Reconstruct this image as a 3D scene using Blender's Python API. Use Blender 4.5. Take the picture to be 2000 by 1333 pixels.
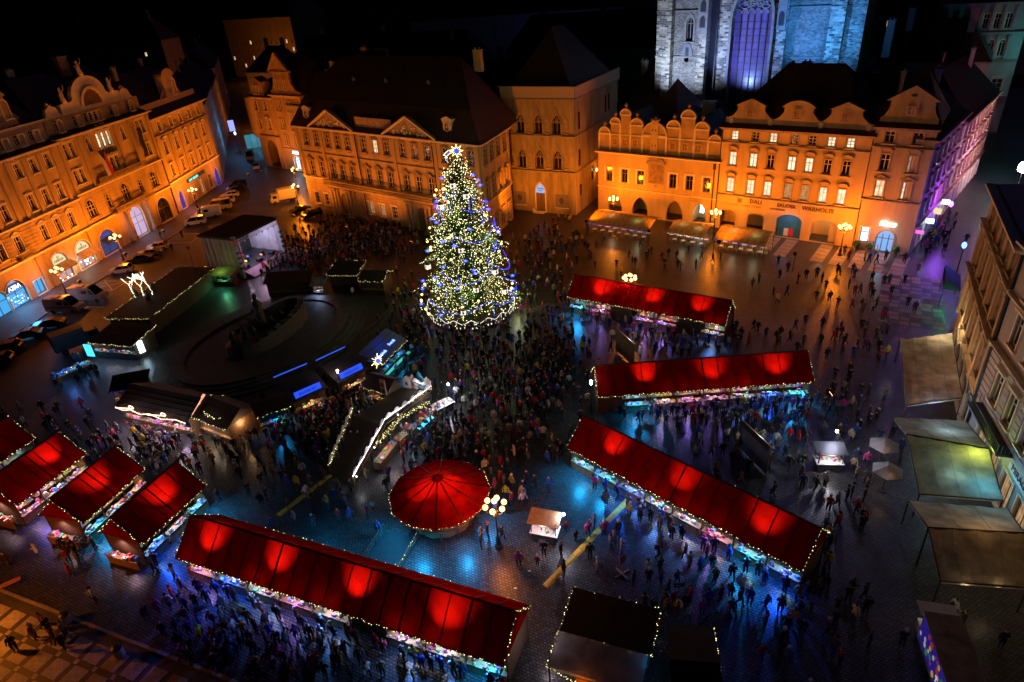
import bpy, math, random
from mathutils import Vector, Matrix
R = math.radians
rnd = random.Random(11)
sc = bpy.context.scene
col = sc.collection
for o in list(bpy.data.objects):
    bpy.data.objects.remove(o)

# ------------------------------------------------------------------ camera
PITCH, ROLL, CAMZ = R(29.12), R(4.33), 42.0
cp, sp, cr, sr = math.cos(PITCH), math.sin(PITCH), math.cos(ROLL), math.sin(ROLL)
_r, _d, _f = Vector((1, 0, 0)), Vector((0, -sp, -cp)), Vector((0, cp, -sp))
_right, _down = cr * _r + sr * _d, -sr * _r + cr * _d
cam_data = bpy.data.cameras.new('camera')
cam_data.sensor_width = 36.0
cam_data.lens = 36.0 * 1283.0 / 2000.0
cam_data.clip_start, cam_data.clip_end = 0.5, 4000.0
cam = bpy.data.objects.new('camera', cam_data)
col.objects.link(cam)
mw = Matrix((( _right.x, -_down.x, -_f.x, 0.0), (_right.y, -_down.y, -_f.y, 0.0),
             (_right.z, -_down.z, -_f.z, CAMZ), (0, 0, 0, 1)))
cam.matrix_world = mw
sc.camera = cam

# ------------------------------------------------------------------ night sky, added violet fill sun, exposure
world = bpy.data.worlds.new('World')
sc.world = world
world.use_nodes = True
wn = world.node_tree
sky = wn.nodes.new('ShaderNodeTexSky')
sky.sky_type = 'NISHITA'
sky.sun_disc = False
sky.sun_elevation = R(-6.0)
sky.sun_rotation = R(150)
wbg = wn.nodes['Background']
wn.links.new(sky.outputs['Color'], wbg.inputs['Color'])
wbg.inputs['Strength'].default_value = 0.12
night_fill_d = bpy.data.lights.new('moon', 'SUN')  # added fill lamp that lifts and tints the dark areas violet
night_fill_d.energy = 0.035
night_fill_d.angle = R(2)
night_fill_d.color = (0.36, 0.26, 1.0)
moon = bpy.data.objects.new('moon', night_fill_d)
moon.rotation_euler = (R(50), 0, R(150))
col.objects.link(moon)
sc.view_settings.view_transform = 'Standard'
sc.view_settings.look = 'None'
sc.view_settings.exposure = 0.0
sc.view_settings.gamma = 1.0
sc.cycles.use_denoising = True
sc.cycles.max_bounces = 4
sc.cycles.diffuse_bounces = 2
sc.cycles.glossy_bounces = 2
sc.cycles.transmission_bounces = 3
sc.cycles.sample_clamp_indirect = 2.0
sc.cycles.sample_clamp_direct = 0.0
sc.cycles.use_light_tree = True
sc.cycles.caustics_reflective = False
sc.cycles.caustics_refractive = False

# ------------------------------------------------------------------ mesh helpers
class MB:
    def __init__(s):
        s.v, s.f, s.m = [], [], []
    def face(s, pts, mi=0):
        n = len(s.v)
        s.v += [tuple(p) for p in pts]
        s.f.append(tuple(range(n, n + len(pts))))
        s.m.append(mi)
    def box(s, x0, x1, y0, y1, z0, z1, mi=0):
        n = len(s.v)
        s.v += [(x0, y0, z0), (x1, y0, z0), (x1, y1, z0), (x0, y1, z0),
                (x0, y0, z1), (x1, y0, z1), (x1, y1, z1), (x0, y1, z1)]
        for q in ((0, 3, 2, 1), (4, 5, 6, 7), (0, 1, 5, 4), (1, 2, 6, 5), (2, 3, 7, 6), (3, 0, 4, 7)):
            s.f.append(tuple(n + i for i in q)); s.m.append(mi)
        return s
    def bar(s, p, q, w, h, mi=0, up=(0, 0, 1)):
        p, q, up = Vector(p), Vector(q), Vector(up)
        d = (q - p).normalized()
        a = d.cross(up)
        if a.length < 1e-4: a = d.cross(Vector((1, 0, 0)))
        a.normalize(); b = a.cross(d)
        a *= w / 2; b *= h / 2
        n = len(s.v)
        for c in (p, q):
            s.v += [tuple(c - a - b), tuple(c + a - b), tuple(c + a + b), tuple(c - a + b)]
        for t in ((0, 1, 2, 3), (7, 6, 5, 4), (0, 4, 5, 1), (1, 5, 6, 2), (2, 6, 7, 3), (3, 7, 4, 0)):
            s.f.append(tuple(n + i for i in t)); s.m.append(mi)
        return s
    def tube(s, p, q, r0, r1=None, n=8, mi=0, caps=True):
        r1 = r0 if r1 is None else r1
        p, q = Vector(p), Vector(q)
        d = (q - p).normalized()
        a = d.cross(Vector((0, 0, 1)))
        if a.length < 1e-3: a = Vector((1, 0, 0))
        a.normalize(); b = d.cross(a)
        k = len(s.v)
        for c, r in ((p, r0), (q, r1)):
            for i in range(n):
                t = 2 * math.pi * i / n
                s.v.append(tuple(c + (a * math.cos(t) + b * math.sin(t)) * r))
        for i in range(n):
            j = (i + 1) % n
            s.f.append((k + i, k + j, k + n + j, k + n + i)); s.m.append(mi)
        if caps:
            s.f.append(tuple(k + i for i in reversed(range(n)))); s.m.append(mi)
            s.f.append(tuple(k + n + i for i in range(n))); s.m.append(mi)
        return s
    def path(s, pts, r, n=6, mi=0):
        for a, b in zip(pts, pts[1:]): s.tube(a, b, r, r, n, mi)
        return s
    def prism(s, pts, y0, y1, mi=0):           # pts (x,z) counter-clockwise seen from -y
        n = len(pts); k = len(s.v)
        s.v += [(x, y0, z) for x, z in pts] + [(x, y1, z) for x, z in pts]
        s.f.append(tuple(k + i for i in range(n))); s.m.append(mi)
        s.f.append(tuple(k + n + i for i in reversed(range(n)))); s.m.append(mi)
        for i in range(n):
            j = (i + 1) % n
            s.f.append((k + i, k + n + i, k + n + j, k + j)); s.m.append(mi)
        return s
    def slab(s, pts, z0, z1, mi=0):            # pts (x,y) counter-clockwise from above
        n = len(pts); k = len(s.v)
        s.v += [(x, y, z0) for x, y in pts] + [(x, y, z1) for x, y in pts]
        s.f.append(tuple(k + i for i in reversed(range(n)))); s.m.append(mi)
        s.f.append(tuple(k + n + i for i in range(n))); s.m.append(mi)
        for i in range(n):
            j = (i + 1) % n
            s.f.append((k + i, k + j, k + n + j, k + n + i)); s.m.append(mi)
        return s
    def lathe(s, prof, n=12, c=(0, 0), mi=0, sx=1.0, sy=1.0):
        k = len(s.v)
        for r, z in prof:
            for i in range(n):
                t = 2 * math.pi * i / n
                s.v.append((c[0] + r * sx * math.cos(t), c[1] + r * sy * math.sin(t), z))
        for a in range(len(prof) - 1):
            for i in range(n):
                j = (i + 1) % n
                s.f.append((k + a * n + i, k + a * n + j, k + (a + 1) * n + j, k + (a + 1) * n + i)); s.m.append(mi)
        s.f.append(tuple(k + i for i in reversed(range(n)))); s.m.append(mi)
        e = k + (len(prof) - 1) * n
        s.f.append(tuple(e + i for i in range(n))); s.m.append(mi)
        return s
    def octa(s, c, r, mi=0):
        x, y, z = c; k = len(s.v)
        s.v += [(x + r, y, z), (x - r, y, z), (x, y + r, z), (x, y - r, z), (x, y, z + r), (x, y, z - r)]
        for a, b, d in ((0, 2, 4), (2, 1, 4), (1, 3, 4), (3, 0, 4), (2, 0, 5), (1, 2, 5), (3, 1, 5), (0, 3, 5)):
            s.f.append((k + a, k + b, k + d)); s.m.append(mi)
        return s
    def ball(s, c, r, mi=0, n=10, rings=6):
        prof = [(max(r * math.sin(math.pi * i / rings), 0.001), c[2] - r * math.cos(math.pi * i / rings)) for i in range(rings + 1)]
        return s.lathe(prof, n, (c[0], c[1]), mi)
    def mesh(s, name, mats, smooth=False):
        me = bpy.data.meshes.new(name)
        me.from_pydata(s.v, [], s.f)
        mats = mats if isinstance(mats, (list, tuple)) else [mats]
        for m in mats: me.materials.append(m)
        if len(mats) > 1: me.polygons.foreach_set('material_index', [min(i, len(mats) - 1) for i in s.m])
        if smooth: me.polygons.foreach_set('use_smooth', [True] * len(s.f))
        me.update()
        return me
    def build(s, name, mats, parent=None, loc=(0, 0, 0), rz=0.0, smooth=False, kind=None):
        return obj(name, s.mesh(name, mats, smooth), parent, loc, rz, kind)

def obj(name, me, parent=None, loc=(0, 0, 0), rz=0.0, kind=None, scale=None):
    o = bpy.data.objects.new(name, me)
    col.objects.link(o)
    o.location = loc
    o.rotation_euler = (0, 0, rz)
    if scale: o.scale = scale
    if parent: o.parent = parent
    if kind: o['kind'] = kind
    return o
def tag(o, label, cat, group=None):
    o['label'] = label; o['category'] = cat
    if group: o['group'] = group
    return o
def thing(name, label, cat, loc=(0, 0, 0), rz=0.0, group=None):
    o = obj(name, None, None, loc, rz)
    o.empty_display_size = 0.3
    return tag(o, label, cat, group)
def clone(root, loc, rz, label, group=None):
    def rec(o, par):
        c = o.copy(); col.objects.link(c); c.parent = par
        for ch in list(o.children): rec(ch, c)
        return c
    r = rec(root, None)
    r.location = loc; r.rotation_euler = (0, 0, rz); r['label'] = label
    if group: r['group'] = group
    return r
def light(kind, loc, power, color, parent=None, size=0.15, aim=None, cone=60, blend=0.6, name='bulb_fill_light'):  # also makes added fill points that have no lamp fitting
    d = bpy.data.lights.new(name, kind)
    d.energy = power; d.color = color
    d.shadow_soft_size = size
    if kind == 'SPOT':
        d.spot_size = R(cone); d.spot_blend = blend
    o = bpy.data.objects.new(name, d)
    col.objects.link(o)
    o.location = loc
    if aim is not None:
        o.rotation_mode = 'QUATERNION'
        o.rotation_quaternion = (Vector(aim) - Vector(loc)).to_track_quat('-Z', 'Y')
    if parent: o.parent = parent
    return o
def text(s, parent, loc, size, m, rx=R(90), rz=0.0, ext=0.02, align='LEFT', name='lettering', shear=0.0, bold=0.0):
    c = bpy.data.curves.new(name, 'FONT')
    c.body = s; c.size = size; c.extrude = ext; c.align_x = align; c.resolution_u = 2; c.shear = shear; c.offset = bold
    c.materials.append(m)
    tmp = bpy.data.objects.new(name, c)
    me = bpy.data.meshes.new_from_object(tmp)
    bpy.data.objects.remove(tmp)
    o = bpy.data.objects.new(name, me)
    col.objects.link(o)
    o.location = loc; o.rotation_euler = (rx, 0, rz)
    if parent: o.parent = parent
    return o

# ------------------------------------------------------------------ materials
def nd(nt, t, **kw):
    n = nt.nodes.new(t)
    for k, v in kw.items():
        if k in n.inputs: n.inputs[k].default_value = v
        else: setattr(n, k, v)
    return n
def M(name, c, rough=0.7, var=0.25, scale=1.5, bump=0.0, metal=0.0, emit=None, es=0.0, streak=False, spec=0.5):
    m = bpy.data.materials.new(name); m.use_nodes = True
    nt = m.node_tree; b = nt.nodes['Principled BSDF']
    b.inputs['Roughness'].default_value = rough
    b.inputs['Metallic'].default_value = metal
    b.inputs['Specular IOR Level'].default_value = spec
    if emit is not None:
        b.inputs['Base Color'].default_value = (*c, 1)
        b.inputs['Emission Color'].default_value = (*emit, 1)
        b.inputs['Emission Strength'].default_value = es
        m.cycles.emission_sampling = 'NONE'
        return m
    if var <= 0:
        b.inputs['Base Color'].default_value = (*c, 1)
        return m
    tc = nd(nt, 'ShaderNodeTexCoord')
    mp = nd(nt, 'ShaderNodeMapping')
    mp.inputs['Scale'].default_value = (1, 1, 0.18 if streak else 1)
    nt.links.new(tc.outputs['Object'], mp.inputs[0])
    n1 = nd(nt, 'ShaderNodeTexNoise', Scale=scale, Detail=6.0, Roughness=0.65)
    nt.links.new(mp.outputs[0], n1.inputs['Vector'])
    ramp = nd(nt, 'ShaderNodeValToRGB')
    ramp.color_ramp.elements[0].position = 0.3
    ramp.color_ramp.elements[1].position = 0.7
    ramp.color_ramp.elements[0].color = (*[x * (1 - var) for x in c], 1)
    ramp.color_ramp.elements[1].color = (*[min(1, x * (1 + var)) for x in c], 1)
    nt.links.new(n1.outputs['Fac'], ramp.inputs[0])
    nt.links.new(ramp.outputs[0], b.inputs['Base Color'])
    if bump:
        n2 = nd(nt, 'ShaderNodeTexNoise', Scale=scale * 6, Detail=4.0)
        nt.links.new(tc.outputs['Object'], n2.inputs['Vector'])
        bp = nd(nt, 'ShaderNodeBump', Strength=bump, Distance=0.05)
        nt.links.new(n2.outputs['Fac'], bp.inputs['Height'])
        nt.links.new(bp.outputs[0], b.inputs['Normal'])
    return m
def brickmat(name, c1, c2, mortar, w, h, ms=0.012, rough=0.7, bump=0.5, vertical=False, dirt=0.5, world_pos=False, big=0.12, rot=0.0):
    m = bpy.data.materials.new(name); m.use_nodes = True
    nt = m.node_tree; b = nt.nodes['Principled BSDF']
    b.inputs['Roughness'].default_value = rough
    if world_pos: src = nd(nt, 'ShaderNodeNewGeometry').outputs['Position']
    else: src = nd(nt, 'ShaderNodeTexCoord').outputs['Object']
    if vertical:
        sx = nd(nt, 'ShaderNodeSeparateXYZ'); nt.links.new(src, sx.inputs[0])
        ad = nd(nt, 'ShaderNodeMath', operation='ADD')
        nt.links.new(sx.outputs[0], ad.inputs[0]); nt.links.new(sx.outputs[1], ad.inputs[1])
        cx = nd(nt, 'ShaderNodeCombineXYZ')
        nt.links.new(ad.outputs[0], cx.inputs[0]); nt.links.new(sx.outputs[2], cx.inputs[1])
        vec = cx.outputs[0]
    else:
        mp = nd(nt, 'ShaderNodeMapping'); mp.inputs['Rotation'].default_value = (0, 0, rot)
        nt.links.new(src, mp.inputs[0]); vec = mp.outputs[0]
    # a little waviness so courses are not ruler straight
    nz = nd(nt, 'ShaderNodeTexNoise', Scale=0.9, Detail=2.0); nt.links.new(vec, nz.inputs['Vector'])
    mx = nd(nt, 'ShaderNodeMixRGB', blend_type='ADD'); mx.inputs[0].default_value = big
    nt.links.new(vec, mx.inputs[1]); nt.links.new(nz.outputs['Color'], mx.inputs[2])
    br = nd(nt, 'ShaderNodeTexBrick')
    br.inputs['Scale'].default_value = 1.0
    br.inputs['Brick Width'].default_value = w; br.inputs['Row Height'].default_value = h
    br.inputs['Mortar Size'].default_value = ms; br.inputs['Mortar Smooth'].default_value = 0.4
    br.inputs['Color1'].default_value = (*c1, 1); br.inputs['Color2'].default_value = (*c2, 1); br.inputs['Mortar'].default_value = (*mortar, 1)
    nt.links.new(mx.outputs[0], br.inputs['Vector'])
    n2 = nd(nt, 'ShaderNodeTexNoise', Scale=0.25, Detail=8.0, Roughness=0.7); nt.links.new(vec, n2.inputs['Vector'])
    rp = nd(nt, 'ShaderNodeValToRGB')
    rp.color_ramp.elements[0].position = 0.35; rp.color_ramp.elements[1].position = 0.68
    rp.color_ramp.elements[0].color = (1 - dirt, 1 - dirt, 1 - dirt, 1); rp.color_ramp.elements[1].color = (1, 1, 1, 1)
    nt.links.new(n2.outputs['Fac'], rp.inputs[0])
    ml = nd(nt, 'ShaderNodeMixRGB', blend_type='MULTIPLY'); ml.inputs[0].default_value = 1.0
    nt.links.new(br.outputs['Color'], ml.inputs[1]); nt.links.new(rp.outputs[0], ml.inputs[2])
    nt.links.new(ml.outputs[0], b.inputs['Base Color'])
    inv = nd(nt, 'ShaderNodeMath', operation='SUBTRACT'); inv.inputs[0].default_value = 1.0
    nt.links.new(br.outputs['Fac'], inv.inputs[1])
    bp = nd(nt, 'ShaderNodeBump', Strength=bump, Distance=0.03)
    nt.links.new(inv.outputs[0], bp.inputs['Height']); nt.links.new(bp.outputs[0], b.inputs['Normal'])
    return m
def fabric(name, c, trans=0.5, rough=0.8):
    m = bpy.data.materials.new(name); m.use_nodes = True
    nt = m.node_tree; nt.nodes.remove(nt.nodes['Principled BSDF'])
    out = nt.nodes['Material Output']
    tc = nd(nt, 'ShaderNodeTexCoord')
    nz = nd(nt, 'ShaderNodeTexNoise', Scale=0.8, Detail=6.0); nt.links.new(tc.outputs['Object'], nz.inputs['Vector'])
    rp = nd(nt, 'ShaderNodeValToRGB')
    rp.color_ramp.elements[0].position = 0.3; rp.color_ramp.elements[1].position = 0.7
    rp.color_ramp.elements[0].color = (*[x * 0.5 for x in c], 1); rp.color_ramp.elements[1].color = (*[min(1, x * 1.15) for x in c], 1)
    nt.links.new(nz.outputs['Fac'], rp.inputs[0])
    n2 = nd(nt, 'ShaderNodeTexNoise', Scale=3.0, Detail=3.0); nt.links.new(tc.outputs['Object'], n2.inputs['Vector'])
    bp = nd(nt, 'ShaderNodeBump', Strength=0.6, Distance=0.08); nt.links.new(n2.outputs['Fac'], bp.inputs['Height'])
    d = nd(nt, 'ShaderNodeBsdfDiffuse'); t = nd(nt, 'ShaderNodeBsdfTranslucent'); mix = nd(nt, 'ShaderNodeMixShader')
    mix.inputs[0].default_value = trans
    for x in (d, t):
        nt.links.new(rp.outputs[0], x.inputs['Color']); nt.links.new(bp.outputs[0], x.inputs['Normal'])
    nt.links.new(d.outputs[0], mix.inputs[1]); nt.links.new(t.outputs[0], mix.inputs[2])
    nt.links.new(mix.outputs[0], out.inputs['Surface'])
    return m
def E(name, c, s):
    return M(name, (0.02, 0.02, 0.02), emit=c, es=s)

ORANGE = (1.0, 0.225, 0.006)
m_cobble = brickmat('cobbles', (0.145, 0.14, 0.135), (0.06, 0.057, 0.057), (0.008, 0.008, 0.008), 0.31, 0.23, 0.042, 0.36, 1.0, world_pos=True, dirt=0.45, rot=0.5)
m_road = brickmat('road_setts', (0.10, 0.09, 0.085), (0.06, 0.055, 0.05), (0.02, 0.02, 0.02), 0.2, 0.14, 0.015, 0.55, 0.6, world_pos=True, dirt=0.5, rot=0.1)
m_pave = brickmat('pavement_setts', (0.2, 0.18, 0.17), (0.12, 0.11, 0.1), (0.03, 0.03, 0.03), 0.14, 0.14, 0.012, 0.6, 0.5, world_pos=True, dirt=0.45, rot=0.16)
m_kerb = M('kerb_granite', (0.26, 0.24, 0.22), 0.7, 0.3, 2.0, 0.2)
m_slab_l = M('pale_paving', (0.36, 0.33, 0.29), 0.75, 0.4, 3.0, 0.3)
m_slab_d = M('dark_paving', (0.07, 0.065, 0.06), 0.6, 0.3, 3.0, 0.3)
m_plaster_o = M('ochre_plaster', (0.66, 0.47, 0.19), 0.85, 0.24, 0.35, 0.12, streak=True)
m_plaster_l = M('pale_ochre_plaster', (0.52, 0.38, 0.19), 0.85, 0.34, 0.4, 0.15, streak=True)
m_plaster_p = M('pink_plaster', (0.60, 0.44, 0.36), 0.85, 0.18, 0.4, 0.12, streak=True)
m_plaster_g = M('grey_plaster', (0.40, 0.37, 0.33), 0.85, 0.22, 0.4, 0.12, streak=True)
m_trim = M('pale_stucco_trim', (0.84, 0.73, 0.54), 0.8, 0.16, 1.2, 0.15)
m_trim_d = M('weathered_stucco', (0.40, 0.31, 0.20), 0.85, 0.45, 1.5, 0.3)
m_bell = M('weathered_sandstone', (0.40, 0.31, 0.16), 0.9, 0.45, 0.8, 0.5, streak=True)
m_roof = M('dark_roof_tiles', (0.06, 0.035, 0.03), 0.75, 0.35, 1.2, 0.3)
m_roof_m = M('roof_metal', (0.22, 0.19, 0.19), 0.5, 0.25, 0.8, 0.1)
m_wood = M('hut_timber', (0.13, 0.075, 0.04), 0.7, 0.35, 4.0, 0.2)
m_wood_l = M('light_timber', (0.30, 0.18, 0.09), 0.65, 0.3, 4.0, 0.15)
m_felt = M('dark_roof_felt', (0.028, 0.024, 0.022), 0.8, 0.3, 1.5, 0.15)
m_iron = M('black_iron', (0.02, 0.02, 0.02), 0.45, 0.0)
m_frame = M('window_frame_paint', (0.72, 0.62, 0.46), 0.6, 0.1)
m_frame_d = M('dark_window_frame', (0.20, 0.13, 0.08), 0.6, 0.1)
m_glass = M('dark_window_glass', (0.012, 0.012, 0.016), 0.08, 0.0, spec=0.7)
def room(name, c, s):
    m = E(name, c, s); nt = m.node_tree; b = nt.nodes['Principled BSDF']         # a lit room: curtains, furniture, uneven lamps
    tc = nd(nt, 'ShaderNodeTexCoord'); gp = nd(nt, 'ShaderNodeNewGeometry')
    n1 = nd(nt, 'ShaderNodeTexNoise', Scale=1.4, Detail=4.0); nt.links.new(gp.outputs['Position'], n1.inputs['Vector'])
    wv = nd(nt, 'ShaderNodeTexWave', Scale=2.6, Distortion=3.0, Detail=2.0); nt.links.new(gp.outputs['Position'], wv.inputs['Vector'])
    ad = nd(nt, 'ShaderNodeMath', operation='MULTIPLY_ADD'); ad.inputs[1].default_value = .35; nt.links.new(wv.outputs['Fac'], ad.inputs[0]); nt.links.new(n1.outputs['Fac'], ad.inputs[2])
    mr = nd(nt, 'ShaderNodeMapRange'); mr.inputs['From Min'].default_value = .35; mr.inputs['From Max'].default_value = .95; mr.inputs['To Min'].default_value = s * .25; mr.inputs['To Max'].default_value = s * 1.35
    nt.links.new(ad.outputs[0], mr.inputs['Value']); nt.links.new(mr.outputs[0], b.inputs['Emission Strength'])
    return m
m_lit = room('lit_window', (1.0, 0.74, 0.42), 1.2)
m_lit2 = room('dim_lit_window', (1.0, 0.58, 0.26), 0.42)
m_litw = room('white_lit_window', (1.0, 0.86, 0.58), 1.35)
m_red = fabric('red_canvas', (0.42, 0.0035, 0.002), 0.5)
m_canvas = fabric('beige_canvas', (0.64, 0.55, 0.42), 0.3)
m_awning = fabric('ochre_awning', (0.66, 0.46, 0.20), 0.18)
m_tarp = fabric('grey_tarpaulin', (0.45, 0.42, 0.42), 0.2)
m_white = M('white_paint', (0.72, 0.72, 0.72), 0.5, 0.08)
m_dark = M('dark_paint', (0.03, 0.03, 0.035), 0.5, 0.0)
m_globe = E('lit_globe', (1.0, 0.60, 0.20), 4.0)
m_fairy = E('warm_fairy_light', (1.0, 0.86, 0.32), 3.6)
m_fairyb = E('blue_fairy_light', (0.03, 0.06, 1.0), 3.0)
m_white_e = E('white_lamp', (1.0, 0.95, 1.0), 9.0)
m_cool_e = E('cool_lamp', (0.55, 0.85, 1.0), 9.0)
m_blue_e = E('blue_sign_light', (0.02, 0.09, 1.0), 1.0)
m_cyan_e = E('cyan_light', (0.05, 0.55, 0.9), 2.0)
m_green = M('fir_needles', (0.035, 0.095, 0.03), 0.7, 0.4, 3.0)
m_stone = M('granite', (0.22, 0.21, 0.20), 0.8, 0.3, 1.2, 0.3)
m_granite_d = M('unlit_dark_granite', (0.075, 0.07, 0.07), 0.6, 0.4, 1.2, 0.3)  # granite colour darkened to stand for the unlit monument
m_bronze = M('dark_bronze', (0.05, 0.05, 0.045), 0.5, 0.3, 2.0, 0.3, metal=0.6)
# ------------------------------------------------------------------ ground and paving
g = MB(); g.face([(-900, -300, 0), (900, -300, 0), (900, 1800, 0), (-900, 1800, 0)])
ground = g.build('ground', m_cobble, kind='structure')
# street along the left-hand buildings
rd = MB(); rd.face([(-73.4, 60, .004), (-58.5, 60, .004), (-52, 118, .004), (-48, 150, .004), (-62, 176, .004), (-150, 420, .004), (-300, 900, .004), (-320, 895, .004), (-160, 418, .004), (-66.5, 172, .004), (-66.2, 132, .004)])
road = rd.build('road', m_road, kind='structure')
pv = MB()
pv.slab([(-90, 40), (-74.3, 60), (-73.2, 99), (-67.2, 131.6), (-66.6, 172), (-120, 330), (-140, 325), (-80, 176), (-95, 60)], 0.0, .13)
pavement = pv.build('pavement', m_pave, kind='structure')
kb = MB()
kp = [(-74.3, 60), (-73.2, 99), (-67.2, 131.6), (-66.6, 172)]
for a, b in zip(kp, kp[1:]):
    n = max(1, int(math.dist(a, b) / 1.2))
    for i in range(n):
        p = [a[k] + (b[k] - a[k]) * (i + .02) / n for k in (0, 1)]; q = [a[k] + (b[k] - a[k]) * (i + .98) / n for k in (0, 1)]
        kb.bar((p[0] + .14, p[1], .068), (q[0] + .14, q[1], .068), .28, .145)
kerb = kb.build('kerb', m_kerb, kind='structure')
# painted parking marks
mk = MB()
for a, b in (((-70.9, 104.5), (-66.5, 103.4)), ((-70.2, 108.0), (-65.8, 106.9)), ((-70.8, 104.6), (-65.9, 106.8)), ((-66.6, 103.5), (-70.1, 107.9)), ((-66.5, 103.4), (-65.8, 106.9)),
             ((-66.8, 126), (-61.9, 125)), ((-66.2, 131), (-61.2, 130)), ((-61.9, 125), (-61.2, 130)), ((-68.4, 97.5), (-64.5, 96.5))):
    mk.bar((*a, .0065), (*b, .0065), .12, .003)
mk.build('road_marking', M('worn_road_paint', (0.6, 0.55, 0.5), 0.7, 0.3, 3.0), kind='structure')

def slabs(name, base_m, poly, origin, ang, cells, z=.006):
    """a paved field whose stones are separate slabs, children of the field"""
    s = MB(); s.face([(x, y, z) for x, y in poly])
    f = s.build(name, base_m, kind='structure')
    cache = {}
    for (u, v, w, h, mm) in cells:
        k = (w, h, mm.name)
        if k not in cache:
            q = MB(); q.box(-w / 2, w / 2, -h / 2, h / 2, 0, .018); cache[k] = q.mesh('paving_slab', mm)
        c, si = math.cos(ang), math.sin(ang)
        obj('paving_slab', cache[k], f, (origin[0] + u * c - v * si, origin[1] + u * si + v * c, z + .001 + rnd.uniform(0, .004)), ang + rnd.uniform(-.004, .004))
    return f
# mosaic pavement in the near corner: pale fields, dark bands, pale crossings
ang = math.atan2(31.5 - 37.7, -26.4 + 40.6)
cells = []
for i in range(-2, 13):
    for j in range(0, 7):
        u, v = i * 1.9, -1.55 - j * 1.9
        cells.append((u, v, 1.42, 1.42, m_slab_l))
        cells.append((u + .95, v - .95, .36, .36, m_slab_l))
ca, sa = math.cos(ang), math.sin(ang)
def loc2(u, v): return (-40.6 + u * ca - v * sa, 37.7 + u * sa + v * ca)
slabs('mosaic_pavement', m_slab_d, [loc2(-6, 0), loc2(-6, -14), loc2(24, -14), loc2(24, 0)], (-40.6, 37.7), ang, cells)
kk = MB(); a, b = loc2(-6, .12), loc2(24, .12); kk.bar((*a, .05), (*b, .05), .24, .1)
kk.build('mosaic_kerb', m_kerb, kind='structure')
# striped paving in front of the arcaded houses
hd = (math.sin(R(127.3)), math.cos(R(127.3)))
hang = math.atan2(hd[1], hd[0])
def hl(u, v): return (55.68 + u * math.cos(hang) - v * math.sin(hang), 97.76 + u * math.sin(hang) + v * math.cos(hang))
cells = []
for i in range(9):
    u = -14.5 + i * 2.75
    if i == 3: continue
    for j in range(5):
        cells.append((u, -1.2 - j * 1.62, 1.86, 1.5, m_slab_l))
slabs('striped_paving', m_slab_d, [hl(-16.4, -.1), hl(-16.4, -8.6), hl(10, -8.6), hl(10, -.1)], (55.68, 97.76), hang, cells)
# square paving by the cafe corner on the right
cells = [(i * 1.25 + (j % 2) * .1, j * 1.25, 1.08, 1.08, m_slab_l if (i + j) % 3 else m_slab_d) for i in range(-3, 3) for j in range(-4, 9)]
ka = R(90 - 30)
def kl(u, v): return (53.5 + u * math.cos(ka - math.pi / 2) - v * math.sin(ka - math.pi / 2), 76 + u * math.sin(ka - math.pi / 2) + v * math.cos(ka - math.pi / 2))
slabs('cafe_paving', m_cobble, [kl(-4.6, -5.8), kl(3.4, -5.8), kl(3.4, 10.8), kl(-4.6, 10.8)], (53.5, 76), ka - math.pi / 2, cells)
# scattered paper on the cobbles
lt = MB()
for x, y in ((0.0, 37.2), (-1.2, 35.6), (2.4, 36.4), (12, 40), (40, 84), (-12, 36), (9, 32.4), (-24, 33), (22, 42)):
    a = rnd.uniform(0, 3); lt.face([(x + .16 * math.cos(a + k * 1.57), y + .11 * math.sin(a + k * 1.57), .012 + .004 * k) for k in range(4)])
lt.build('paper_litter', m_white, kind='stuff')
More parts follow.
